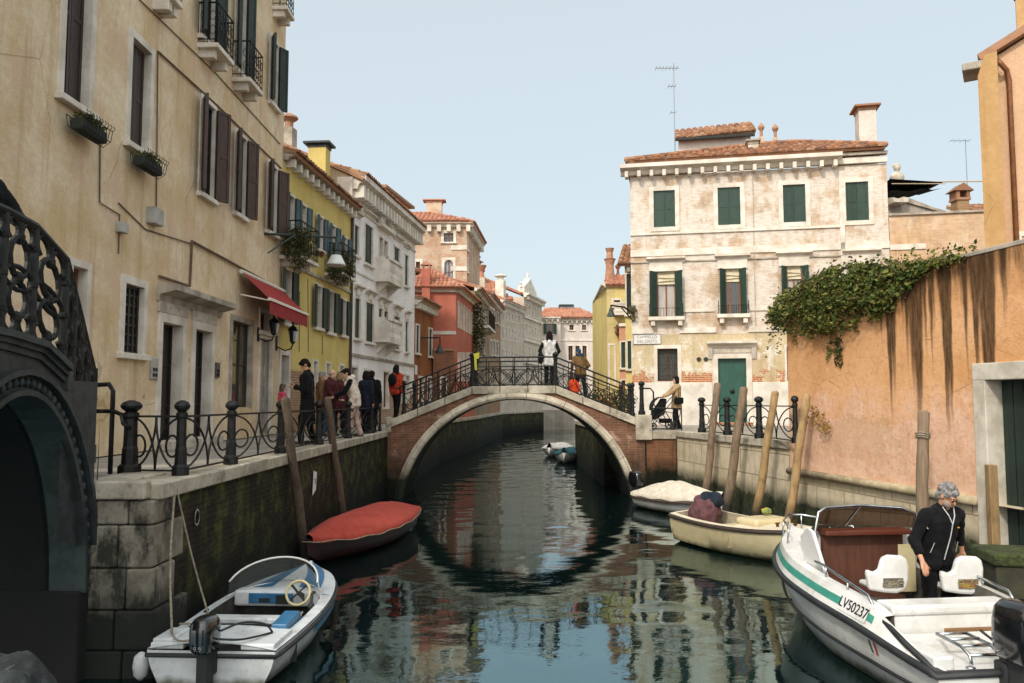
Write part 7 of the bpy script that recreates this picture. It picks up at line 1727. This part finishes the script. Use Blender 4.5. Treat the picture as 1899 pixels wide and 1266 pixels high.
# ---------------------------------------------------------------- plants on balconies and sills
def bush(name, label, h_, x, y, off, rad, n, size, mat, droop=.0, seed=2):
    s_, z_ = h_.px(x, y, off); p = h_.w(s_, -off, z_); o = thing(name, label, 'plant', p); m = MB(); leaves(m, (0, 0, 0), rad, n, size, random.Random(seed), droop=droop); m.build('foliage', mat, o)
    m = MB(); r2 = random.Random(seed)
    for i in range(7): m.tube([(0, 0, -rad[2] * .7), (r2.uniform(-.5, .5) * rad[0], r2.uniform(-.5, .5) * rad[1], 0), (r2.uniform(-.8, .8) * rad[0], r2.uniform(-.8, .8) * rad[1], rad[2] * .7)], .012, 4)
    m.build('stems', wood('ivy_stem', C('4a3a28'), C('5e4a34')), o); return o
bush('balcony_plant', 'big dark bush spilling off the first balcony of the yellow house', yh, 554, 452, .55, (.36, .48, .62), 1500, .07, LEAFD, .2, 3)
bush('balcony_plant', 'dark bush spilling off the second balcony of the yellow house', yh, 636, 492, .5, (.34, .45, .50), 1200, .075, LEAFD, .25, 4)
bush('balcony_plant', 'dark plant low on the second balcony of the yellow house, under the white lamp', yh, 622, 502, .5, (.3, .35, .3), 500, .07, LEAFD, .1, 9)
def flowerbox(label, h_, xl, xr, y, mat, seed):
    a, z = h_.px(xl, y); b, _ = h_.px(xr, y); p = h_.w((a + b) / 2, -.2, z); o = thing('flower_box', label, 'flower box', p, h_.rz); L = (b - a) / 2; m = MB()
    for zz, yy in ((0, -.13), (.16, -.16), (.16, .12), (0, .1), (-.08, -.02)): m.tube([(-L, yy, zz), (L, yy, zz)], .008, 4)
    n = 9
    for i in range(n + 1):
        x = -L + 2 * L * i / n; m.tube([(x, .12, .16), (x, .1, 0), (x, -.02, -.08), (x, -.13, 0), (x, -.16, .16), (x, -.19, .20), (x, -.17, .24)], .006, 4)
    m.build('iron_basket', IRON, o); MB().box(-L + .03, L - .03, -.1, .08, -.04, .13).build('planter', simple('dark_planter', C('22251f'), rough=.8), o, bevel=.015)
    m = MB(); leaves(m, (0, -.02, .17), (L, .14, .09), 420, .05, random.Random(seed)); m.build('foliage', mat, o); return o
flowerbox('iron flower basket under the tall left window of the cream building', b1, 112, 166, 232, LEAFD, 5); flowerbox('leafy iron flower basket under the second window of the cream building', b1, 232, 272, 300, LEAFG, 6)
bush('potted_plant', 'small reddish pot plant on a window sill of the yellow house', yh, 593, 470, .15, (.16, .2, .1), 130, .06, island('red_brown_leaves', [C('6a3a2a'), C('8a4a34'), C('4a4028'), C('5a5a30')], .8), 0, 7)
bush('climbing_plant', 'dark climber hanging down the wall between red and grey houses', gh, 884, 610, .2, (.5, .5, 2.3), 900, .16, LEAFD, .2, 8)
bush('potted_plant', 'red flower pot hanging on the far yellow house', fy, 1149, 612, .3, (.28, .28, .45), 260, .1, island('red_brown_leaves', [C('6a3a2a')]), 0, 12)
for i, (x, y, Y, r_, lab) in enumerate(((1098, 748, 29.5, .45, 'dark potted shrub behind the right bridge railing, leftmost of three'), (1128, 750, 30.0, .5, 'reddish potted shrub behind the right bridge railing, middle of three'), (1158, 742, 29.0, .5, 'dark potted shrub behind the right bridge railing, nearest the end post'))):
    p = at(x, y, Y=Y); o = thing('potted_shrub', lab, 'shrub', (p.x, Y, QZ), 0, 'potted shrubs beyond the bridge'); m = MB(); leaves(m, (0, 0, p.z - QZ), (r_, .4, .45), 420, .1, random.Random(i)); m.build('foliage', LEAFD if i != 1 else bpy.data.materials['red_brown_leaves'], o); MB().lathe([(.18, 0), (.26, .38), (.28, .42), (.24, .42)], 12).build('pot', simple('terracotta_pot', C('9a5c40'), rough=.85), o)
# ---------------------------------------------------------------- lamps
def lantern(label, h_, x, y, proj=.42, k=1.0):
    s_, z_ = h_.px(x, y); p = h_.w(s_, 0, z_); o = thing('wall_lantern', label, 'lantern', p, h_.rz); m = MB(); m.box(-.05 * k, .05 * k, -.03, .01, -.16 * k, .16 * k); m.tube([(0, -.02, -.08 * k), (0, -.2 * k, -.16 * k), (0, -proj * .9, -.12 * k), (0, -proj, -.02)], .016 * k, 6); m.build('bracket', IRON, o)
    m = MB(); m.lathe([(.03, -.02), (.07, .02), (.115, .26), (.14, .27), (.09, .34), (.03, .38), (.02, .44), (.005, .48)], 6, (0, -proj, 0)); m.v = [(a * k if True else a, b, c * k) for a, b, c in m.v]; m.build('lantern_head', IRON, o)
    MB().lathe([(.066 * k, .03 * k), (.108 * k, .25 * k)], 6, (0, -proj - .004, 0)).build('lantern_glass', GLASS_L, o); return o
lantern('black wall lantern at the corner of the cream building under the awning', b1, 512, 636, .45, 1.25); lantern('black wall lantern beside the shop door under the red awning', b1, 478, 620, .4, 1.1)
def benda(label, h_, s0, z0_, length, dirx, k=1.0, drop=.35):
    p = h_.w(s0, 0, z0_); o = thing('street_lamp', label, 'street lamp', p, h_.rz); m = MB(); e = V((dirx * length, -length * (1 - abs(dirx)) if abs(dirx) < 1 else -.3, 0))
    m.tube([(0, 0, 0), e], .03 * k, 6); m.tube([(0, 0, -.5 * k), e * .35], .018 * k, 5); m.tube([e, e + V((0, 0, -drop))], .03 * k, 6); m.build('arm', simple('green_iron', C('1d2b26'), rough=.5), o)
    m = MB(); m.lathe([(.05, .12), (.06, .02), (.10, -.06), (.10, -.10), (.22, -.34), (.235, -.40), (.18, -.40)], 12, (e.x, e.y, -drop)); m.v = [(e.x + (a - e.x) * k, e.y + (b - e.y) * k, -drop + (c + drop) * k) for a, b, c in m.v]
    m.build('lamp_shade', simple('lamp_shade_paint', C('c9c9c4') if k > 0 else C('223028'), rough=.4), o, smooth=True); return o
# long green pole carrying a white bell lamp in front of the yellow house
pA, pB = at(519, 433, Y=20.4), at(624, 440, Y=23.0); o = thing('street_lamp', 'white bell street lamp hung from a long green pole before the yellow house', 'street lamp', pA)
d = pB - pA; m = MB(); m.tube([V((-.4, .0, 0)), d], .035, 7); m.tube([d, d + V((0, 0, -.42))], .035, 6); m.tube([V((-.3, 0, -.5)), d * .25], .02, 5); m.build('arm', simple('green_iron', C('1d2b26'), rough=.5), o)
MB().lathe([(.10, .25), (.12, .05), (.10, 0), (.14, -.12)], 12, (d.x, d.y, d.z - .42)).build('lamp_cap', simple('green_iron', C('1d2b26'), rough=.5), o); MB().lathe([(.14, -.10), (.26, -.34), (.29, -.40), (.24, -.40)], 14, (d.x, d.y, d.z - .42)).build('lamp_shade', simple('lamp_shade_paint', C('cfcfca'), rough=.4), o, smooth=True)
p = at(770, 626, Y=38.2); q = at(816, 626, Y=39.6); o = thing('street_lamp', 'small bell street lamp on a dark arm beyond the white palazzo', 'street lamp', p); d = q - p; m = MB(); m.tube([V((-.3, 0, 0)), d], .04, 6); m.tube([d, d + V((0, 0, -.4))], .03, 5); m.build('arm', IRON, o); MB().lathe([(.08, 0), (.1, -.1), (.22, -.4), (.2, -.42)], 10, (d.x, d.y, d.z - .35)).build('lamp_shade', IRON_G, o)
p = at(1172, 575, Y=31.0); q = at(1133, 566, Y=30.6); o = thing('street_lamp', 'dark bell street lamp on a scrolled arm at the corner of the pale brick building', 'street lamp', p); d = q - p; m = MB(); m.tube([V((.05, .1, -.1)), d * .4 + V((0, 0, .05)), d], .035, 6); m.tube([V((.05, .1, -.4)), d * .5], .025, 5); m.tube([d, d + V((0, 0, -.15))], .03, 5); m.build('arm', IRON, o); MB().lathe([(.04, .02), (.08, -.08), (.08, -.12), (.17, -.32), (.14, -.33)], 10, (d.x, d.y, d.z - .1)).build('lamp_shade', simple('dark_shade', C('20302a'), rough=.4), o)
bush('wall_plant', 'small green plant at the corner of the pale brick building beside the lamp arm', cb, 1174, 578, .1, (.2, .2, .35), 200, .07, LEAFG, .1, 13)
# ---------------------------------------------------------------- signs
s_, z_ = cb.px(1200, 629); a, _ = cb.px(1174.5, 629); b, _ = cb.px(1226, 629); p = cb.w((a + b) / 2, -.02, z_); H = cb.px(1200, 620)[1] - cb.px(1200, 638.5)[1]; W_ = b - a
o = thing('street_sign', 'white painted street sign reading CAMPIELLO DEL CRISTO on the pale brick building', 'sign', p, cb.rz); MB().box(-W_ / 2, W_ / 2, -.015, .016, -H / 2, H / 2).build('panel', simple('white_sign_plaster', C('d9d5d0'), C('c9c5c0'), .8), o)
m = MB()
for x0, x1, z0_, z1_ in ((-W_ / 2, W_ / 2, H / 2 - .02, H / 2), (-W_ / 2, W_ / 2, -H / 2, -H / 2 + .02), (-W_ / 2, -W_ / 2 + .02, -H / 2 + .02, H / 2 - .02), (W_ / 2 - .02, W_ / 2, -H / 2 + .02, H / 2 - .02)): m.box(x0, x1, -.02, -.0151, z0_, z1_)
LET = simple('sign_lettering', C('6a6a70'), rough=.7); m.build('border', LET, o)
for tx, dz in (('CAMPIELLO', .085), ('DEL CRISTO', -.085)): textmesh(tx, .155, LET, o, Matrix.Translation((0, -.017, dz)) @ Matrix.Rotation(R(90), 4, 'X') @ Matrix.Scale(.92, 4, (1, 0, 0)))
o = thing('paper_notice', 'white paper notice with a dark mark hanging on the left quay wall', 'notice', (-3.70, 15.25, 1.32), R(90)); MB().prism([(-.14, -.24), (.10, -.16), (.15, .16), (-.08, .20)], -.02, -.012, 'y').build('sheet', simple('notice_paper', C('d4d4d2'), rough=.8), o); MB().tube([(-.04, -.023, .05), (.03, -.023, .03), (-.01, -.023, -.04), (.05, -.023, -.02)], .012, 5).build('mark', LET, o)
o = thing('paper_notice', 'small white plate on the corner of the brown house', 'notice', bh.w(.25, -.02, bh.px(772, 686)[1]), bh.rz); MB().box(-.22, .2, -.02, .0, -.22, .22).build('sheet', simple('notice_paper', C('d4d4d2'), rough=.8), o)
o = thing('yellow_banner', 'strip of yellow tape tied to the left crown post of the bridge', 'tape', (BX - 1.22, 23.98, 4.05)); MB().prism([(-.06, .18), (.12, .22), (.11, .05), (.03, .02), (.05, -.32), (-.02, -.30), (-.04, .05)], -.01, .005, 'y').build('strip', simple('yellow_tape', C('b8b030'), rough=.6), o)
# ---------------------------------------------------------------- roof clutter
def antenna(label, x, yb, yt, Y, arms, r=.022):
    b, t_ = at(x, yb, Y=Y), at(x, yt, Y=Y); o = thing('antenna', label, 'antenna', b); H = t_.z - b.z; m = MB(); m.tube([(0, 0, -.3), (0, 0, H)], r, 5)
    for zf, L, n in arms:
        m.tube([(-L * .9, 0, zf * H), (L * .25, 0, zf * H)], r * .7, 4)
        for i in range(n): xx = -L * .85 + L * i / max(1, n - 1); m.tube([(xx, -.25, zf * H), (xx, .25, zf * H)], r * .4, 4)
    m.build('mast', simple('aluminium', C('8f9294'), rough=.4, metal=.6), o); return o
antenna('tall thin television antenna on the roof of the pale brick building', 1252, 285, 116, 36.0, ((.94, .95, 7), (.74, .3, 3), (.45, .2, 2))); antenna('thin television antenna above the high brick wall', 1796, 392, 258, 33.0, ((.98, .7, 4), (.3, .5, 3)), .016)
Y = 34.0
p = at(1700, 408, Y=Y); o = thing('roof_gable', 'grey plastered gable rising behind the high brick wall', 'roof', (p.x, Y, p.z)); W1 = lambda x, y: ((at(x, y, Y=Y).x - p.x), at(x, y, Y=Y).z - p.z)
MB().prism([W1(1630, 425), W1(1770, 425), W1(1762, 396), W1(1690, 368), W1(1636, 362)], 0, 2, 'y').build('gable_wall', plaster('grey_gable', C('b3aaa0'), C('978e84'), stain=C('6a625a'), stk=.6), o, fix=True)
MB().bar((*W1(1634, 360)[:1], 1, W1(1634, 361)[1]), (W1(1768, 398)[0], 1, W1(1768, 398)[1]), 2.2, .1).build('coping', STONE_D, o)
p2 = at(1665, 365, Y=33.6); o = thing('bust', 'pale stone bust on a pedestal above the high brick wall', 'statue', (p2.x, 33.6, p2.z)); k = 33.6 / 1500; m = MB(); m.box(-.32, .32, -.3, .3, -.3, .55); m.box(-.4, .4, -.35, .35, .55, .63); m.build('pedestal', STONE, o, bevel=.02)
m = MB(); m.ell((0, 0, .85), (.32, .2, .22)); m.cap((0, 0, .95), (0, -.02, 1.12), .1, .09); m.ell((0, -.02, 1.26), (.14, .17, .19)); m.ell((0, -.16, 1.24), (.03, .05, .05)); m.ell((0, .03, 1.34), (.16, .17, .13)); remesh(m, 'bust_figure', STONE, o, .03, 2)
p3 = at(1640, 342, Y=31.5); o = thing('roof_awning', 'ragged black awning on poles between brick building and garden gable', 'awning', (p3.x, 31.5, p3.z)); L = lambda x, y: V((at(x, y, Y=31.5).x - p3.x, 0, at(x, y, Y=31.5).z - p3.z))
m = MB(); secs = []
for i in range(11):
    f = i / 10; x = 1637 + 98 * f; sag = 8 * math.sin(math.pi * f); secs.append([L(x, 339 + 6 * f) + V((0, -.6, 0)), L(x, 345 + sag * .4) + V((0, .2, 0)), L(x, 350 + sag - 4 * f + 2 * math.sin(i * 3)) + V((0, .9, 0)), L(x, 360 - 6 * f + 2 * math.sin(i * 5)) + V((0, -.5, -.02))])
m.loft(secs); m.build('cloth', BLKC, o); m = MB(); m.tube([L(1632, 338), L(1826, 336)], .03, 5); m.tube([L(1720, 352), L(1745, 336)], .025, 5); m.tube([L(1640, 348) + V((0, -.6, 0)), L(1738, 348) + V((0, -.6, 0))], .02, 5); m.build('poles', simple('bamboo_pole', C('a89a80'), rough=.8), o)
p4 = at(1781, 395, Y=33.0); o = thing('brick_chimney', 'small brick chimney with a gabled cap above the high brick wall', 'chimney', (p4.x, 33.0, p4.z - .4)); MB().box(-.24, .24, -.25, .25, 0, .9).build('stack', brick('tan_brick', (.3, .2, .1, 1), (.3, .2, .1, 1), (.3, .2, .1, 1)), o); MB().box(-.3, .3, -.3, .3, .9, 1.0).box(-.28, -.14, -.28, .28, 1.0, 1.28).box(.14, .28, -.28, .28, 1.0, 1.28).prism([(-.42, 1.28), (.42, 1.28), (0, 1.6)], -.36, .36, 'y').build('chimney_cap', TILE, o)
p5 = at(1815, 388, Y=33.5); o = thing('far_roof', 'little tiled roof above the right end of the high brick wall', 'roof', (p5.x - .5, 33.5, p5.z - .1)); MB().box(-.1, 2, .1, 2, -.8, .02).build('wall', TWB, o); tiles(o, (-.2, -.1, 0), (2, -.1, .1), (2, 1.2, .62), (-.2, 1.2, .52), seed=31)
# far boats and the pale quay rail seen under the arch
def smallboat(label, x, y, Y, hm, cm, rz, k=1.0):
    p = at(x, y, Y=Y); o = thing('far_boat', label, 'boat', (p.x, Y, 0), rz); S_ = crom([(a * k, b * k, c * k, d, e, f) for a, b, c, d, e, f in stC], 18); hull_mesh(S_).build('hull', hm, o, fix=True, auto=50); cover(o, crom([(a * k, b * k, c * k, d, e, f) for a, b, c, d, e, f in stC], 22)[:-1], lambda yy: .2, cm, .03, .06, 3); return o
smallboat('small white boat beyond the arch, close to the right bank', 1043, 775, 44.0, GEL, fabric('white_cover', C('c8c6c2'), C('b0aeaa')), R(165), 1.15); smallboat('small teal covered boat beyond the arch, close to the right bank', 1058, 785, 39.5, GEL, fabric('teal_cover', C('2a5a66'), C('204852')), R(170), 1.0)
fr = [(-3.42, 31.0), (-3.38, 36.8), (-2.86, 41.9)]; o = thing('far_railing', 'row of pale railing posts along the left quay beyond the arch', 'railing', (-3.42, 31.0, QZ)); L_ = [V((a + 3.42 - .02, b - 31.0, 0)) for a, b in fr]; m = MB()
for a, b in zip(L_[:-1], L_[1:]):
    n = int((b - a).length / .9)
    for i in range(n): MB().tube([a.lerp(b, i / n), a.lerp(b, i / n) + V((0, 0, .85))], .05, 6).build('post', IRON_G, o)
    m.tube([a + V((0, 0, .82)), b + V((0, 0, .82))], .03, 5); m.tube([a + V((0, 0, .42)), b + V((0, 0, .42))], .02, 5)
m.build('rails', IRON_G, o)
for a, b, lab in ((1166, 0, 0),): pass
